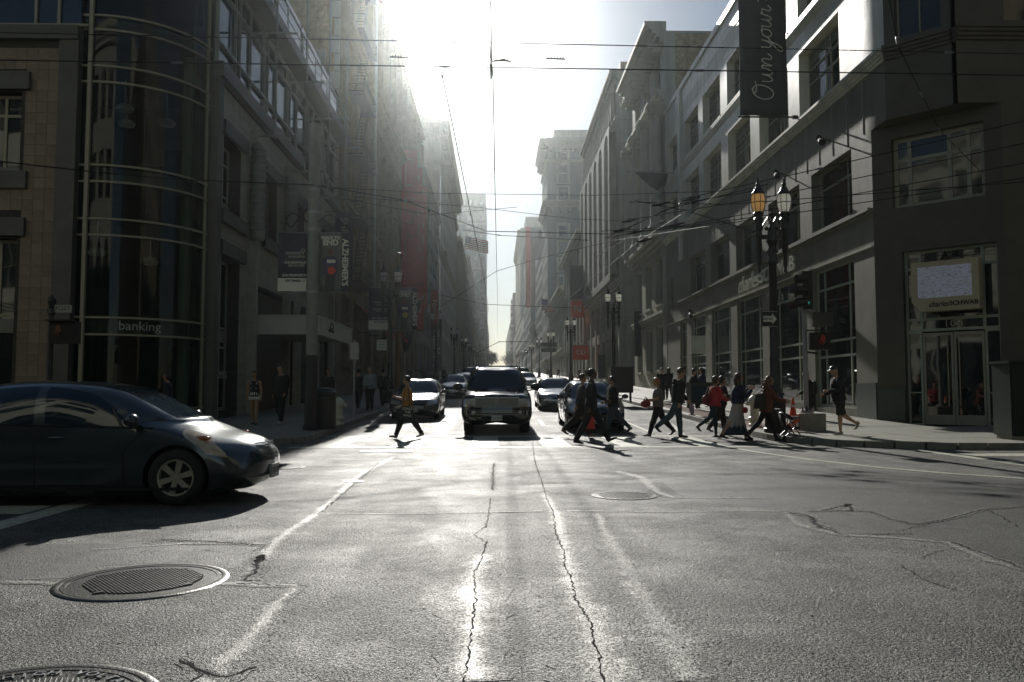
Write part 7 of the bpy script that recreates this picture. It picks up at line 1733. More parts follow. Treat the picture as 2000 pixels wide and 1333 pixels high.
x, y = fpx(722, 803, 0.14); person('cyclist in a pale blue jacket standing with a bicycle on the left pavement', x, y, -pi/2, 1.74, legs=((4,2,0),(-4,4,0)), hair='black', hs='short', topc=CL('cloth_paleblue', (0.22,0.26,0.30)), top='jacket', z=ground(y)+0.15, vox=0.016, detail=False, botc=CL('cloth_dark', (0.02,0.02,0.024)))
bk = thing('bicycle', (x-0.05, y-0.5, ground(y)+0.15), -pi/2+0.15, 'dark bicycle held by the cyclist on the left pavement', 'bicycle')
for wx in (-.52,.52):
    mb = MB(); mb.tube([(wx+.34*cos(a),0,.35+.34*sin(a)) for a in [2*pi*q/24 for q in range(25)]],.015,5,caps=False); [mb.tube([(wx,0,.35),(wx+.33*cos(a),0,.35+.33*sin(a))],.003,3) for a in [2*pi*q/10 for q in range(10)]]; mb.build('wheel', M['rubber'], bk)
mb = MB(); mb.tube([(-.52,0,.35),(-.12,0,.35),(.32,0,.82),(-.2,0,.85),(-.12,0,.35)],.018,6); mb.tube([(-.52,0,.35),(-.2,0,.85)],.012,6); mb.tube([(.52,0,.35),(.30,0,.95)],.016,6); mb.build('bike_frame', M['trim'], bk)
mb = MB(); mb.tube([(.25,-.25,1.0),(.32,0,.98),(.25,.25,1.0)],.014,5); mb.build('handlebar', M['trim'], bk); mb = MB(); mb.ball((-.23,0,.93),(.13,.06,.03),8,5); mb.build('saddle', M['trim'], bk)
for i, (u, v, lb) in enumerate(((640,800,'dark figure by the shop window behind the waste bin'),(700,800,'dark figure in front of the awnings on the left pavement'),(748,795,'figure with a yellow item far along the left pavement'))):
    x, y = fpx(u, v, 0.14); person(lb, x, y, random.choice([pi/2,-pi/2]), 1.7, hair='black', z=ground(y)+0.15, vox=0.02, detail=False, topc=CL('cloth_black2', (0.014,0.013,0.018)))
src = person('far pedestrian on the right pavement, first of the far walkers', 9.0, 62, pi/2, 1.72, hair='black', z=ground(62)+0.15, vox=0.024, detail=False)[0]
lbs = 'second third fourth fifth sixth seventh eighth ninth tenth eleventh twelfth'.split()
for i in range(11):
    c = copy_tree(src); yy = 66+7.5*i+random.uniform(-2,2); xx = random.choice([random.uniform(8.4,11.8), random.uniform(8.4,11.8), random.uniform(-8.6,-6.0)]); c.location = (xx, yy, ground(yy)+0.15); c.rotation_euler = (0,0,random.choice([pi/2,-pi/2])+random.uniform(-.4,.4)); c['group'] = 'far pedestrians on the pavements'
    c['label'] = 'tiny far pedestrian on the %s pavement, %s of the far walkers from the camera' % ('right' if xx > 0 else 'left', lbs[i])
# ------------------------------------------------------------------ street furniture
def twin_lamp(X, Y, z, label, amber=None, detail=True, group='twin globe street lamps'):
    t = thing('street_lamp', (X, Y, z), 0, label, 'street lamp', group); k = 1.0
    prof = [(0.32,0),(0.32,0.12),(0.26,0.16),(0.26,0.75),(0.30,0.8),(0.24,0.9),(0.17,1.1),(0.19,1.15),(0.13,1.25),(0.125,2.0),(0.15,2.03),(0.12,2.1),(0.105,4.6),(0.14,4.65),(0.10,4.8),(0.14,4.95),(0.10,5.1),(0.16,5.25),(0.11,5.4),(0.13,5.5),(0.06,5.7)]
    mb = MB(); mb.lathe(prof, n=16 if detail else 10); mb.build('post', M['iron'], t, autos=35)
    if detail:
        mb = MB(); 
        for q in range(10):
            a = 2*pi*q/10
            for z_ in (4.65,4.95,5.25): mb.ball((0.14*cos(a),0.14*sin(a),z_), 0.03, 6, 4)
        for q in range(8): a = 2*pi*q/8; mb.tube([(0.27*cos(a),0.27*sin(a),0.15),(0.27*cos(a),0.27*sin(a),0.75)],0.02,5)
        mb.build('post_ornament', M['iron'], t)
    mb = MB()
    mb.box(-0.36,0.36,-0.035,0.035,5.30,5.42)
    for s_ in (-1,1): mb.tube([(0,0,5.7),(s_*0.12,0,5.9),(s_*0.2,0,5.75),(s_*0.30,0,5.6),(s_*0.36,0,5.5)],0.025,6); mb.ball((s_*0.15,0,5.6),0.06,6,5)
    mb.tube([(0,0,5.6),(0,0,5.95)],0.04,6); mb.ball((0,0,6.0),0.07,8,6); mb.build('crossarm', M['iron'], t)
    for s_ in (-1,1):
        x = s_*0.36
        mb = MB(); mb.lathe([(0.001,4.35),(0.05,4.42),(0.035,4.5),(0.06,4.6),(0.05,4.9),(0.09,5.0),(0.075,5.3),(0.1,5.35),(0.08,5.5),(0.12,5.6),(0.09,5.7),(0.14,5.85),(0.10,5.92),(0.15,6.02),(0.13,6.06)], (x,0,0), 12); ho = mb.build('lamp_stem', M['iron'], t, autos=35)
        g_ = MB(); g_.lathe([(0.13,6.06),(0.17,6.18),(0.195,6.32),(0.19,6.46),(0.16,6.55)], (x,0,0), 18); g_.build('globe', M['lampamber'] if amber == s_ else M['lampglass'], ho, smooth=True)
        mb = MB()
        for q in range(8):
            a = 2*pi*q/8; mb.tube([(x+r_*cos(a), r_*sin(a), zz) for r_, zz in ((0.14,6.06),(0.178,6.18),(0.203,6.32),(0.198,6.46),(0.17,6.56))], 0.009, 4)
        mb.lathe([(0.205,6.30),(0.205,6.325)],(x,0,0),18,caps=False); mb.build('cage', M['iron'], ho)
        mb = MB(); mb.lathe([(0.18,6.54),(0.19,6.58),(0.12,6.66),(0.09,6.74),(0.05,6.78),(0.06,6.84),(0.02,6.9),(0.03,6.95),(0.001,7.05)], (x,0,0), 14); mb.build('lamp_cap', M['iron'], ho, autos=40)
    return t
yR = 22.2; twin_lamp(7.62, yR, ground(yR)+0.14, 'tall black twin globe street lamp with one amber and one white globe', amber=-1)
nth = ['second','third','fourth','fifth','sixth','seventh','eighth','ninth','tenth','eleventh']
far = None
for i in range(9):
    Y = 53+30*i
    if far is None: far = l = twin_lamp(7.7, Y, ground(Y)+0.14, '', detail=False)
    else: l = copy_tree(far)
    l.location = (7.7, Y, ground(Y)+0.14); l['label'] = '%s black twin globe street lamp along the right kerb' % nth[i]
for i in range(9):
    Y = 41+32*i; l = copy_tree(far); l.location = (-5.25, Y, ground(Y)+0.14); l['label'] = '%s black twin globe street lamp along the left kerb' % (['nearest']+nth)[i]
# big pole with walk banners
bp = wthing('trolley_pole', (-5.2, 23.3, 0.14), 'thick grey round pole with a dark lower half between two walk banners on the left', 'pole')
mb = MB(); mb.lathe([(0.165,2.3),(0.155,8.85),(0.17,8.86),(0.17,8.97),(0.02,8.98)], (-5.2,23.3,0), 20); mb.build('upper_pole', M['polegrey'], bp, autos=35)
mb = MB(); mb.lathe([(0.22,0.0),(0.22,0.3),(0.18,0.35),(0.175,2.3)], (-5.2,23.3,0), 20); mb.build('lower_pole', M['black'], bp, autos=35)
for z in (5.86,4.06,7.0,6.35): mb = MB(); mb.lathe([(0.18,0),(0.18,0.08)], (-5.2,23.3,z), 16, caps=True); mb.build('pole_band', M['steel'], bp)
mb = MB(); mb.tube(smoothpts([(-5.35,23.25,6.1),(-5.75,23.2,6.35),(-5.95,23.2,6.15),(-5.8,23.2,5.95),(-5.55,23.2,6.3),(-5.36,23.25,6.5)]),0.02,5); mb.tube(smoothpts([(-5.05,23.25,6.1),(-4.8,23.2,6.3),(-4.5,23.2,6.2),(-4.2,23.2,5.9)]),0.02,5); mb.build('hanging_cable', M['wire'], bp)
def dark_grad(name, c): return mat(name, c, 0.75, var=0.1, scale=2)
navy = dark_grad('dark_purple_banner', (0.035,0.028,0.05)); greyb = mat('grey_photo_print', (0.16,0.16,0.17), 0.75, var=0.3, scale=4)
def walk_banner(xc, Y, zb, sc, label, side, xb=None):
    """street banner: info side or picture side; the cloth hangs from two arms"""
    w = 0.82*sc; h = 1.72*sc; b = wthing('street_banner', (xc, Y, zb), label, 'banner', 'banners on poles along the street')
    F = Frame((xc, Y, zb), (1,0,0), (0,-1,0)); 
    vs = []; fs = []
    for i in range(13):
        for j in range(7):
            u = -w/2+w*j/6; z = h*i/12; vs.append(F.P(u, z, 0.02*sin(i*0.6+j*0.8)*sc))
    for i in range(12):
        for j in range(6): a = i*7+j; fs.append((a,a+1,a+8,a+7))
    mb = MB(); mb.add(vs, fs); c = mb.build('cloth', navy if side == 'info' else greyb, b, smooth=True); sdm = c.modifiers.new('t','SOLIDIFY'); sdm.thickness = 0.006
    mb = MB(); 
    for z in (0, h): mb.tube([F.P(-w/2-(0.12 if side != 'info' else 0), z, 0), F.P(w/2+(0.12 if side == 'info' else 0), z, 0)], 0.018, 6)
    mb.build('banner_arm', M['steel'], b)
    D = 0.03*sc; T_ = lambda s_, u, z, size, m=M['letw'], **k_: text(s_, F.P(u*sc, z*sc, D), (1,0,0), (0,0,1), m, b, size=size*sc, extrude=0.002, **k_)
    if side == 'info':
        mb = MB(); mb.fbox(F, -w/2, w/2, 0.02*sc, 0.40*sc, D*0.75, D*0.8); mb.build('white_field', M['white'], b)
        T_("alzheimer's", 0.06, 1.13, 0.12); T_('association', 0.12, 1.03, 0.11); T_('ALZ.ORG/WALK', 0.08, 0.85, 0.085, bold=0.003); T_('800.272.3900', 0.12, 0.76, 0.085); T_('SAN FRANCISCO', 0.07, 0.48, 0.09, bold=0.003); T_('SEPTEMBER 17', 0.09, 0.32, 0.09, M['letb'], bold=0.003)
        mb = MB(); mb.tube([F.P((0.30+0.05*cos(a))*sc,(1.20+0.05*sin(a))*sc,D) for a in [2*pi*q/10 for q in range(11)]],0.008*sc,4); mb.build('emblem', M['letw'], b)
    else:
        mb = MB(); mb.fbox(F, 0.22*sc, w/2, 0.0, h, D*0.75, D*0.8); mb.build('title_strip', navy, b)
        T_('WALK TO', -0.10, 1.57, 0.12, bold=0.006); T_('END', -0.10, 1.43, 0.22, bold=0.01)
        text("ALZHEIMER'S", F.P(0.315*sc, 0.86*sc, D), (0,0,-1), (1,0,0), M['letw'], b, size=0.235*sc, extrude=0.002, bold=0.008)
        # printed figure: flat shapes on the cloth
        def blob(nm, pts, m, dd): mb = MB(); mb.prism([(u*sc, z*sc) for u, z in pts], F, D*0.75+dd, D*0.75+dd+0.002); mb.build(nm, m, b)
        circ = lambda cx, cy, rx, rz, n=14: [(cx+rx*cos(2*pi*q/n), cy+rz*sin(2*pi*q/n)) for q in range(n)]
        blob('printed_legs', [(-.26,0.02),(.02,0.02),(.04,.5),(-.24,.5)], M['black'], 0.001)
        blob('printed_shirt', [(-.30,.5),(.08,.5),(.12,.9),(.02,1.04),(-.2,1.04),(-.33,.9)], mat('printed_purple', (0.08,0.07,0.13), 0.8, var=0.1), 0.003)
        blob('printed_head', circ(-.09,1.16,.075,.1), mat('printed_skin', (0.16,0.09,0.06), 0.8, var=0.1), 0.005)
        for q in range(5): a = 2*pi*q/5; blob('printed_flower', circ(-.06+.07*cos(a),.62+.07*sin(a),.055,.055,8), M['orange'] if xb is None else mat('printed_yellow', (0.5,0.4,0.05), 0.8), 0.007+0.001*q)
        blob('printed_emblem', [(-.2,.84),(.02,.84),(.06,.89),(.02,.94),(-.2,.94)], M['letw'], 0.007)
    return b
walk_banner(-5.78, 23.3, 4.1, 0.99, "left banner on the grey pole with alzheimer's association text and a white foot", 'info')
walk_banner(-4.60, 23.3, 4.1, 0.99, "right banner on the grey pole reading WALK TO END ALZHEIMER'S over a printed figure", 'pic')
walk_banner(-5.85, 41.2, 4.35, 1.25, "darker information banner on the nearest left lamp post, farther back", 'info')
walk_banner(-4.45, 41.2, 4.35, 1.25, "smaller banner reading WALK TO END ALZHEIMER'S on the nearest left lamp post", 'pic', 1)
pole2 = thing('tan_pole', (-4.95, 42, ground(42)+0.14), 0, 'tan weathered pole just right of the nearest left lamp post', 'pole'); mb = MB(); mb.lathe([(0.16,0),(0.14,7.6),(0.16,7.65),(0.02,7.7)], n=14); mb.build('shaft', mat('tan_rust_pole', (0.16,0.10,0.06), 0.7, var=0.25), pole2, autos=40); mb = MB(); mb.lathe([(0.2,0),(0.2,0.4)], n=14); mb.build('foot', M['iron'], pole2)
# street name post with pedestrian signal, left corner
pp = wthing('street_name_post', (-10.0, 18.6, 0.14), 'black ornate street name post at the left corner with POST sign and walk signal', 'sign post')
mb = MB(); mb.lathe([(0.14,0.14),(0.12,0.6),(0.07,0.8),(0.06,3.0),(0.09,3.02),(0.09,3.1),(0.06,3.15),(0.09,3.3),(0.09,3.36),(0.02,3.45)], (-10,18.6,0), 12); mb.build('shaft', M['iron'], pp, autos=40)
mb = MB(); mb.box(-9.93,-9.55,18.58,18.61,3.05,3.22); mb.build('name_plate', M['letg'], pp); text('POST', (-9.74,18.572,3.135), (1,0,0), (0,0,1), M['letb'], pp, size=0.14, extrude=0.001)
mb = MB(); mb.box(-9.96,-9.4,18.45,18.75,2.35,2.85); mb.box(-9.98,-9.38,18.3,18.44,2.84,2.87); mb.build('walk_signal', M['black'], pp)
def hand_icon(F, par, s_=0.13):
    mb = MB()
    for q, (u, h0, h1) in enumerate(((-.6,0,1.0),(-.2,0,1.3),(.2,0,1.25),(.6,0,0.9))): mb.tube([F.P(u*s_*0.6,h0*s_,0),F.P(u*s_*0.6,h1*s_,0)],0.014,5)
    mb.tube([F.P(0,-0.6*s_,0),F.P(0,0.1*s_,0)],[(0.05,0.01)]*2,6); mb.tube([F.P(-.35*s_,-.4*s_,0),F.P(-.9*s_,0.1*s_,0)],0.014,5)
    return mb
redhand = emit('red_hand_light', (0.8,0.06,0.02), 0.05); hand_icon(Frame((-9.75,18.43,2.6),(1,0,0),(0,-1,0)), pp).build('hand_symbol', emit('dim_hand', (0.15,0.06,0.03), 0.1), pp)
# traffic signal, right corner
ts_ = wthing('traffic_signal', (8.9, 23.4, 0.14), 'slim grey traffic signal pole with green light and red hand signal on the right corner', 'traffic light'); px_, py_ = 8.93, 23.4
mb = MB(); mb.lathe([(0.16,0.66),(0.16,0.74),(0.07,0.78),(0.065,4.35),(0.08,4.4),(0.02,4.5)], (px_,py_,0), 14); mb.build('pole', M['steel'], ts_, autos=40)
mb = MB(); [mb.box(px_+q-.02,px_+q+.02,py_-.16,py_-.12,0.72,0.85) for q in (-.16,-.05,.05,.16)]; mb.build('anchor_bolts', M['iron'], ts_)
mb = MB(); mb.box(px_-.15,px_+.15,py_-.3,py_-.02,3.62,4.72)
for q in range(3): z = 4.5-0.34*q; mb.tube([(px_-.05,py_-.31,z),(px_-.34,py_-.33,z-.02)],[0.13,0.14],10)
mb.build('signal_head', M['black'], ts_)
greenl = emit('green_lamp', (0.05,0.7,0.6), 0.28)
mb = MB(); mb.lathe([(0.001,0),(0.045,0.0),(0.045,0.03)],(px_-.02,py_-.36,3.80),14,'y'); mb.build('green_light', greenl, ts_)
for z in (4.14,4.48): mb = MB(); mb.lathe([(0.001,0),(0.09,0.0),(0.09,0.03)],(px_,py_-.335,z),14,'y'); mb.build('dark_light', M['trim'], ts_)
mb = MB(); mb.box(px_+.08,px_+.62,py_-.32,py_-.06,2.46,2.96); mb.box(px_-.02,px_+.72,py_-.2,py_-.14,3.0,3.04); mb.tube([(px_,py_,2.42),(px_+.3,py_-.15,2.36)],.03,6); mb.build('walk_signal', M['black'], ts_)
hand_icon(Frame((px_+.40,py_-.33,2.70),(1,0,0),(0,-1,0)), ts_, 0.15).build('hand_symbol', redhand, ts_)
bs = wthing('concrete_base', (8.95,23.3,0.14), 'grey concrete block at the foot of the traffic signal', 'concrete block'); mb = MB(); mb.box(8.55,9.32,22.95,23.75,0.12,0.66); o = mb.build('block', M['conc'], bs); bv = o.modifiers.new('b','BEVEL'); bv.width = 0.02
ow = wthing('one_way_sign', (7.5, 22.0, 3.0), 'black ONE WAY arrow sign fixed to the near right lamp post', 'sign')
mb = MB(); mb.box(7.20,7.62,21.88,21.90,3.02,3.44); F = Frame((7.41,21.875,3.23),(1,0,0),(0,-1,0)); mb.build('sign_plate', M['black'], ow)
mb = MB(); mb.prism([(-.18,-.08),(.06,-.08),(.06,-.15),(.19,0),(.06,.15),(.06,.08),(-.18,.08)], F, 0, 0.004); mb.build('arrow', M['white'], ow); text('ONE WAY', F.P(-0.05,0,0.008), (1,0,0), (0,0,1), M['letb'], ow, size=0.095, extrude=0.001, xs=0.62, bold=0.003)
mb = MB(); [mb.fbox(F, -.205,.205,z,z+.008,0,0.003) for z in (-.205,.197)]; mb.build('sign_border', M['white'], ow)
# cones
def cone(X, Y, z, rx, ry, label, dirt=False):
    t = thing('traffic_cone', (X, Y, z), 0, label, 'traffic cone', 'orange traffic cones by the signal'); t.rotation_euler = (rx, ry, 0)
    mb = MB(); mb.box(-.19,.19,-.19,.19,0,.03); mb.build('base', M['orange'], t)
    mb = MB(); mb.lathe([(.135,.03),(.115,.16),(.065,.5),(.035,.70),(.02,.71)], n=20); mb.build('cone_body', M['orange'], t, autos=50)
    mb = MB(); mb.lathe([(.098,.27),(.078,.42)], n=20, caps=False); o = mb.build('white_band', M['white'], t)
    return t
cone(8.36,22.9,0.60,0,0,'upright orange traffic cone standing above a tipped one beside the lamp post').scale = (.72,.72,.72)
cone(8.0,22.75,0.20,0,1.0,'tipped orange traffic cone with a white band at the foot of the lamp post').scale = (.8,.8,.8)
cone(9.62,25.6,0.25,0,0,'small orange cone seen behind the traffic signal pole').scale = (.6,.6,.7)
cr_ = thing('cone_stand', (8.33,22.95,0.14), 0, 'dark metal stand under the upright cone', 'stand'); mb = MB(); mb.box(-.18,.18,-.15,.15,.38,.42); [mb.tube([(a,b,0),(a,b,.4)],.015,5) for a in (-.16,.16) for b in (-.13,.13)]; mb.build('stand_frame', M['iron'], cr_)
# hydrants
def hydrant(X, Y, label, s_=1.0):
    t = thing('fire_hydrant', (X, Y, ground(Y)+0.14), 0, label, 'fire hydrant', 'white fire hydrants'); t.scale = (s_,)*3
    mb = MB(); mb.lathe([(.17,0),(.17,.06),(.13,.08),(.13,.14),(.17,.18),(.17,.24),(.12,.28),(.115,.56),(.15,.6),(.17,.66),(.165,.74),(.12,.82),(.04,.87),(.03,.92),(.001,.93)], n=20); mb.build('barrel', M['hydrant'], t, autos=40)
    for d in ((-1,0),(1,0),(0,-1)):
        mb = MB(); mb.tube([(0,0,.64),(d[0]*.19,d[1]*.19,.64)],.055,10); mb.tube([(d[0]*.19,d[1]*.19,.64),(d[0]*.23,d[1]*.23,.64)],.068,8); mb.tube([(d[0]*.23,d[1]*.23,.64),(d[0]*.27,d[1]*.27,.64)],.02,5); mb.build('outlet', M['hydrant'], t)
    return t
x, y = fpx(1474, 833, 0.14); hydrant(x, y, 'white fire hydrant on the right pavement behind the long haired woman', 1.08)
x, y = fpx(662, 830, 0.14); hydrant(x+0.0, y, 'pale fire hydrant on the left pavement beside the waste bin', 0.95)
# waste bin, left
x, y = fpx(633, 838, 0.14); wb = thing('waste_bin', (x, y, ground(y)+0.14), 0, 'dark green round topped waste bin right of the thick grey pole', 'waste bin')
mb = MB(); mb.lathe([(.31,0),(.33,.05),(.33,.95),(.36,.97),(.36,1.05),(.31,1.1)], n=24); mb.build('bin_body', M['plastic'], wb, autos=40); mb = MB(); mb.lathe([(.31,1.1),(.28,1.16),(.1,1.2),(.001,1.2)], n=24); mb.build('lid', M['plastic'], wb, autos=50)
# newspaper boxes, right
x, y = fpx(1372, 812, 0.14)
nb_ = thing('newspaper_rack', (x+0.1, y, ground(y)+0.14), 0.1, 'long newspaper rack with glass front on legs by the right kerb', 'newspaper rack')
mb = MB(); mb.box(-.62,.62,-.25,.25,.42,1.18); mb.box(-.66,.66,-.28,.28,1.18,1.23); mb.build('cabinet', M['plastic'], nb_); mb = MB(); mb.box(-.6,-.02,-.262,-.252,.50,1.12); mb.build('window', M['carglass'], nb_)
for a in (-.5,.5): mb = MB(); mb.box(a-.04,a+.04,-.05,.05,.03,.42); mb.box(a-.05,a+.05,-.22,.22,0,.04); mb.build('leg', M['plastic'], nb_)
x, y = fpx(1214, 787, 0.14); bb = thing('mail_cabinet', (x, y, ground(y)+0.14), 0, 'dark green cabinet on two legs on the far right pavement', 'cabinet')
mb = MB(); mb.box(-.55,.55,-.3,.3,.5,1.75); mb.box(-.58,.58,-.33,.33,1.75,1.8); mb.build('cabinet_body', M['plastic'], bb); [ (lambda m_: m_.build('leg', M['plastic'], bb))((lambda m_: (m_.box(a-.05,a+.05,-.05,.05,0,.5), m_)[1])(MB())) for a in (-.45,.45)]
# utility cabinet right edge
uc = thing('utility_cabinet', (12.68,19.35,0.14), 0, 'tall dark green utility cabinet cut off by the right edge', 'cabinet')
ucm = mat('dark_green_cabinet', (0.02,0.03,0.026), 0.35, var=0.15)
mb = MB(); mb.box(-.60,.8,-.35,.35,.10,1.80); mb.build('cabinet_body', ucm, uc); mb = MB(); mb.box(-.64,.84,-.39,.39,1.80,1.86); mb.build('lid', ucm, uc); mb = MB(); mb.box(-.56,.76,-.31,.31,0,.10); mb.build('plinth', M['conc'], uc)
for a, b in ((-.57,.09),(.12,.77)): mb = MB(); mb.box(a,b,-.365,-.352,.16,1.74); d_ = mb.build('door', ucm, uc); mb = MB(); mb.box(b-.08,b-.05,-.385,-.366,.9,1.05); mb.build('handle', M['steel'], d_)
# sign posts left pavement
x, y = fpx(691, 817, 0.14); sp_ = thing('sign_post', (x, y, ground(y)+0.14), 0, 'thin post with the pale back of a rectangular sign near the left kerb', 'sign post')
mb = MB(); mb.tube([(0,0,0),(0,0,2.75)],.03,8); mb.build('post', M['steel'], sp_); mb = MB(); mb.box(-.15,.15,-.05,-.03,2.05,2.65); mb.build('sign_plate', M['letg'], sp_)
pk = thing('parking_sign', (-5.35,40.7,ground(41)+3.0), 0, 'small white parking rules sign with red letters on the nearest left lamp post', 'sign')
mb = MB(); mb.box(-.52,-.02,-.02,0,-.25,.27); mb.build('sign_plate', M['white'], pk); text('NO PARKING', (-.27,-.025,.17), (1,0,0),(0,0,1), M['red'], pk, size=.085, extrude=.001); text('6AM-9AM', (-.27,-.025,.02), (1,0,0),(0,0,1), M['letb'], pk, size=.08, extrude=.001); text('MON-FRI', (-.27,-.025,-.12), (1,0,0),(0,0,1), M['letb'], pk, size=.08, extrude=.001)
# flags and banners beyond
def flag(X, Y, z, label, L=3.2, us=True, dirn=1):
    t = wthing('flag', (X, Y, z), label, 'flag'); 
    mb = MB(); mb.tube([(X-dirn*3.5,Y,z-1.5),(X,Y,z+L*0.6)],.05,6); mb.ball((X,Y,z+L*0.6),.1,6,5); mb.build('pole', M['steel'], t)
    n = 13 if us else 1
    for k_ in range(n):
        mb = MB(); vs = []; fs = []
        for j in range(9):
            u = L*j/8; zz = z+L*0.5-0.22*u; h = L*0.55
            for q in (k_, k_+1): vs.append((X+dirn*u, Y+0.15*sin(u*2.2), zz-h*q/n+0.08*sin(u*3)))
        for j in range(8): fs.append((2*j,2*j+2,2*j+3,2*j+1))
        mb.add(vs, fs); mb.build('stripe' if us else 'cloth', M['white'] if k_ % 2 else M['red'], t)
    if us:
        mb = MB(); vs = [(X+dirn*u, Y-0.03+0.15*sin(u*2.2), z+L*0.5-0.22*u-h) for u in (0,.7,1.3) for h in (0,L*.29)]; mb.add(vs, [(0,2,3,1),(2,4,5,3)]); mb.build('canton', mat('flag_blue', (0.03,0.04,0.15), 0.8), t)
flag(-7.2, 196, 36.0, 'american flag flying from the pale tall building on the left', 5.5)
flag(10.3, 180, 19.5, 'american flag on the right side of the street far away', 4.6)
rb = wthing('red_vertical_banner', (12.2, 310, 20), 'tall bright red banner hanging on the long grey building far up the right side', 'banner'); mb = MB(); mb.box(11.2,12.9,299,299.1,38,62); mb.box(11.2,12.9,299,299.1,32,37.9,); mb.build('cloth', mat('bright_red', (0.6,0.06,0.04), 0.8, var=0.05), rb)
def flatsign(x0,x1,y,z0,z1,m,label,words=None,wm=None,size=.5,cat='sign'):
    t = wthing('shop_sign', ((x0+x1)/2,y,z0), label, cat); mb = MB(); mb.box(x0,x1,y,y+.12,z0,z1); mb.build('sign_panel', m, t); mb = MB(); mb.tube([(13,y+.06,z1-.1),(x0,y+.06,z1-.1)] ,.03,5); mb.build('bracket', M['black'], t)
    if words: text(words, ((x0+x1)/2,y-.01,(z0+z1)/2), (1,0,0),(0,0,1), wm or M['letw'], t, size=size, extrude=.004)
flatsign(10.4,12.4,113,14.0,18.8,M['charcoal'],'dark shop banner with a red square and pale mark on the right side')
flatsign(10.5,12.3,112.8,11.5,13.9,M['orange'],'red orange square shop sign with a pale swoosh under the dark banner','N',M['letw'],1.4)
flatsign(9.6,11.6,101,5.2,7.0,M['orange'],'small orange red shop sign with an oval on the right side','CD',M['letw'],.8)
flatsign(12.3,12.9,72,4.4,8.4,M['black'],'narrow black blade sign on the ornate building')
flatsign(12.1,12.95,96,2.8,5.6,M['charcoal'],'dark awning box over the shop of the arched building')
flatsign(9.6,12.8,170,9.5,11.5,M['charcoal'],'dark sign board across the right pavement far up the street','Burlingame',M['letw'],.7)
fl = thing('jutting_flag', (11.3,58,17), 0, 'small dark flag with a ball finial jutting from the cream building', 'flag')
mb = MB(); mb.tube([(1.7,0,0),(-1.6,0,.15)],.04,6); mb.ball((-1.7,0,.16),.12,8,6); mb.build('pole', M['steel'], fl); mb = MB(); mb.add([(-1.3,0,.1),(1.2,0,0),(1.0,.3,-.9),(.3,-.1,-1.3),(-.2,.1,-.9)],[(0,1,2,3,4)]); mb.build('cloth', M['charcoal'], fl)
# ------------------------------------------------------------------ overhead wires
wl_ = []
def wire(pts, label, r=0.012, sag=0.0, fit=(), group='overhead trolley and span wires', n=10):
    a, b = Vector(pts[0]), Vector(pts[-1]); t = wthing('overhead_wire', tuple(a), label, 'overhead wire', group)
    P_ = []
    if len(pts) == 2:
        for i in range(n+1): q = i/n; p = a.lerp(b, q); p.z -= sag*4*q*(1-q); P_.append(p)
    else: P_ = [Vector(p) for p in pts]
    mb = MB(); mb.tube(P_, r, 5); mb.build('cable', M['wire'], t)
    for q in fit:
        p = P_[min(int(q*(len(P_)-1)), len(P_)-1)]; d = (P_[-1]-P_[0]).normalized()
        mb = MB(); mb.tube([p-d*.09,p-d*.05,p+d*.05,p+d*.09],[r*1.2,r*2.2,r*2.2,r*1.2],6); mb.build('insulator', M['wirem'], t)
def at(u, v, Y): d = ray(u, v); return (d.x/d.y*Y, Y, 1.27+d.z/d.y*Y)
YT = 13.0
wire([at(-200,60,YT), at(2300,112,YT+1.5)], 'uppermost thin span wire crossing the whole picture near the top', 0.009, 0.0, (0.42,0.88))
wire([at(-200,115,12), at(2300,152,13.0)], 'second span wire crossing just below the uppermost one', 0.010, 0.0, (0.22,0.45,0.62))
wire([at(958,-60,8.5), at(960,120,12), at(963,150,12.6), at(966,330,20), at(970,520,40), at(972,590,70), at(971,660,170)], 'trolley wire running up the middle of the street from the top of the picture', 0.012, 0, (0.3,0.6))
wire([at(864,150,12.6), at(885,250,16), at(920,420,26), at(945,540,40), at(955,610,75)], 'trolley wire slanting left of the middle one', 0.012, 0, (0.0,0.5))
mb = MB(); 
tt = wthing('wire_crossing', at(960,115,12.4), 'dark trolley wire crossing fitting high in the glare at the top centre', 'wire fitting')
mb = MB(); p = Vector(at(959,120,12.3)); mb.tube([p+V3((0,0,.35)), p, p+V3((0,.1,-.25))],[.012,.03,.015],6); mb.tube([p+V3((.02,0,.0)),p+V3((.2,0,.02)),p+V3((.32,0,-.01))],[.012,.022,.010],6); mb.build('frog', M['wire'], tt)
for u, v in ((1085,116),(780,113)):
    p = Vector(at(u, v, 12.5)); t2 = wthing('wire_fitting', tuple(p), 'knobbly trolley wire fitting on the second span wire, %s of the middle' % ('right' if u > 967 else 'left'), 'wire fitting', 'fittings on the span wire'); mb = MB()
    for q in range(6): mb.tube([p+V3((-.12+.045*q,0,0)),p+V3((-.10+.045*q,0,.03+.01*(q % 2)))],.008,5)
    mb.tube([p+V3((-.15,0,.01)),p+V3((.15,0,.0))],.012,5); mb.build('fitting', M['wire'], t2)
wire([at(620,362,23), at(790,392,25), at(950,452,27), at(1200,458,26)], 'long wire from the thick grey pole across to the right trolley junction', 0.014, 0, (0.2,0.34))
wire([at(620,365,23), at(850,378,26), at(1160,382,28), at(1400,374,24)], 'higher thin wire from the grey pole across the street to the right', 0.010, 0, (0.66,))
wire([at(690,385,24), at(930,405,27), at(1120,428,28), at(1220,432,26)], 'thin wire sloping down to the right across the tower', 0.009, 0, (0.5,))
wire([at(-100,305,16), at(20,318,17), at(200,338,19), at(370,352,21), at(620,362,23.2)], 'thick cable sagging from the left edge to the grey pole', 0.016, 0, ())
wire([at(600,375,23.3), at(840,420,27), at(1010,405,27)], 'thin lower wire from the grey pole', 0.008)
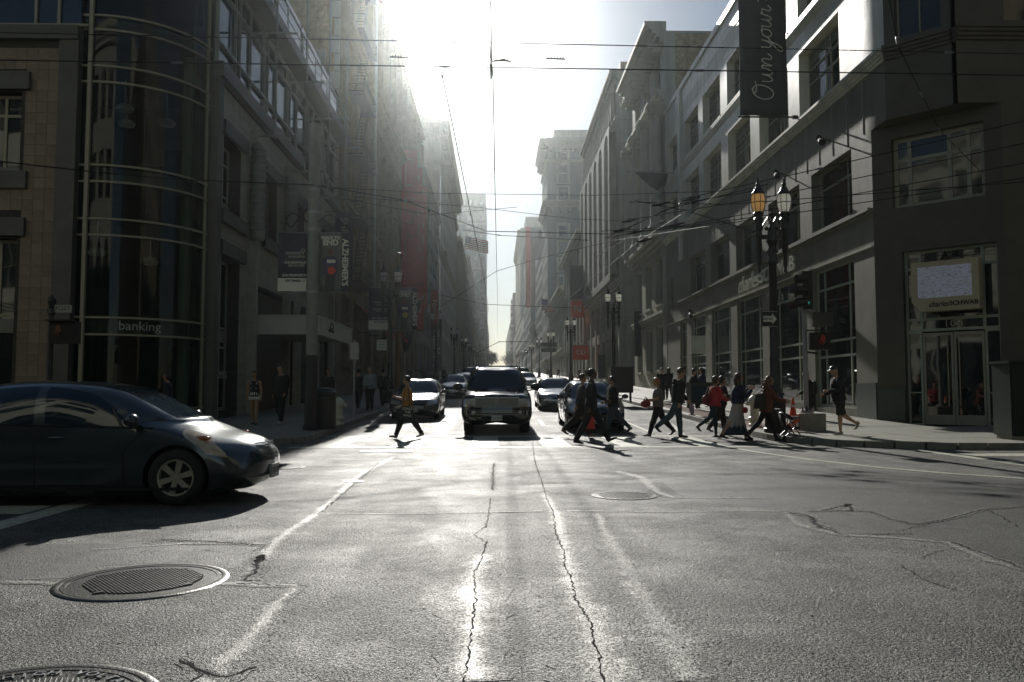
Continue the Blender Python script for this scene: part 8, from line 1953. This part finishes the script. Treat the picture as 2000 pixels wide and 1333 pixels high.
wire([at(910,450,27), at(975,460,27), at(1150,470,30)], 'double bar wire in the middle of the street below the cornice', 0.010, 0, (0.1,0.9))
wire([at(860,600,60), at(970,530,60), at(1050,506,55), at(1200,470,40), at(1400,440,26)], 'span wire rising to the right in front of the grey tower', 0.018, 0, (0.25,0.5))
wire([at(780,560,60), at(950,595,70), at(1150,603,75)], 'far span wire sagging across the bright gap', 0.022, 0, (0.5,))
wire([at(930,690,130), at(975,668,130), at(1040,668,130)], 'farthest clump of trolley wire low in the bright gap', 0.05, 0, (0.5,0.6))
far_pts = [((1180,470,27),(1300,410,24),(1500,360,22)),((1190,462,26),(1330,398,23),(1480,372,21)),((1160,505,30),(1260,445,27),(1420,385,23)),((1200,455,26),(1400,440,24),(2050,340,21)),((1230,395,27),(1420,400,24),(2050,352,20)),
           ((1180,465,27),(1340,440,25),(2050,310,19)),((1230,430,26),(1500,385,23),(2050,270,18)),((1175,452,27),(1345,442,24),(1520,418,22)),((1240,392,27),(1340,412,25),(1480,455,23)),((1330,390,24),(1600,330,20),(2050,225,17)),((1090,600,60),(1250,470,33),(1330,420,27))]
words_ = ['steep first','second steep','third steep','long lowest','long middle','long upper','thin high','short thick','crossing short','topmost thin','long far diagonal']
for (a, b, c), w_ in zip(far_pts, words_): wire([at(*a), at(*b), at(*c)], '%s diagonal trolley wire in the tangle at the right, near the cream building' % w_, 0.013, 0, (0.5,))
for i, (u, v, Y) in enumerate(((1215,450,26),(1240,455,26),(1230,432,26),(1290,400,25),(1350,390,24),(1260,470,26),(1320,440,25))):
    p = Vector(at(u, v, Y)); t2 = wthing('wire_fitting', tuple(p), ['leftmost','second','third','fourth','fifth','lowest','last'][i]+' bright metal clamp in the tangle of trolley wires at the right', 'wire fitting', 'clamps in the wire tangle')
    mb = MB(); mb.tube([p+V3((-.28,0,-.05)),p,p+V3((.28,0,.08))],[.02,.05,.02],6); mb.build('frog', M['wire'], t2); mb = MB(); mb.box(p.x-.08,p.x+.08,p.y-.05,p.y+.05,p.z+.05,p.z+.09); mb.build('clamp', M['wirem'], t2)
# span insulators hanging at the far right
wire([at(1735,-10,17), at(1752,80,17.3)], 'short guy wire coming down at the top right', 0.012, 0, (1.0,)); wire([at(1752,85,17.3), at(1800,185,18), at(1835,255,18.4), at(1870,290,18.6), at(1920,340,19)], 'chain of insulators running down over the right corner building', 0.010, 0, (0.25,0.5,0.75,1.0))
# ------------------------------------------------------------------ far trees at the end of the street
def tree(X, Y, h, r, label):
    t = thing('street_tree', (X, Y, ground(Y)), 0, label, 'tree', 'trees at the far end of the street')
    mb = MB(); mb.tube([(0,0,0),(0.1,0,h*.35),(0,0.1,h*.6)],[.35,.25,.15],8)
    for k_ in range(5): a = k_*1.3; mb.tube([(0,0,h*.35),(cos(a)*r*.5,sin(a)*r*.5,h*.65)],[.15,.06],5)
    mb.build('trunk', M['bark'], t); mb = MB()
    for _ in range(2600):
        d = Vector((random.gauss(0,1),random.gauss(0,1),random.gauss(0,1))).normalized(); q = random.random()**.45; n_ = 1+.3*sin(d.x*5+d.z*4)+.2*sin(d.y*7)
        c = Vector((d.x*r*q*n_, d.y*r*q*n_, h*.65+d.z*h*.36*q*n_)); e1 = Vector((random.gauss(0,1),random.gauss(0,1),random.gauss(0,1))).normalized()*.3; e2 = e1.cross(Vector((random.random(),random.random(),random.random()))).normalized()*.25
        mb.add([c-e1,c-e2,c+e1,c+e2],[(0,1,2,3)])
    o = mb.build('crown', M['leaf'], t)
tree(-2.5, 560, 13, 5, 'dark rounded tree on the left at the far end of the street'); tree(12, 590, 13, 7, 'spreading green tree on the right at the far end of the street'); tree(17, 700, 13, 7, 'farther tree on the right at the end of the street'); tree(-7, 690, 12, 6, 'farther tree on the left at the end of the street')

# ------------------------------------------------------------------ street haze, its forward scatter shaped to stand for lens glare
mb = MB(); mb.box(-910, 910, -160, 2210, -1.2, 128)
hm = bpy.data.materials.new('haze_air'); hm.use_nodes = True
hn = hm.node_tree.nodes; hn.remove(hn['Principled BSDF'])
pv = hn.new('ShaderNodeVolumePrincipled'); pv.inputs['Density'].default_value = 0.0003; pv.inputs['Anisotropy'].default_value = 0.925
pv.inputs['Color'].default_value = (0.90, 0.965, 0.99, 1)
hm.node_tree.links.new(pv.outputs[0], hn['Material Output'].inputs['Volume'])
hz = mb.build('haze', hm); hz['kind'] = 'stuff'
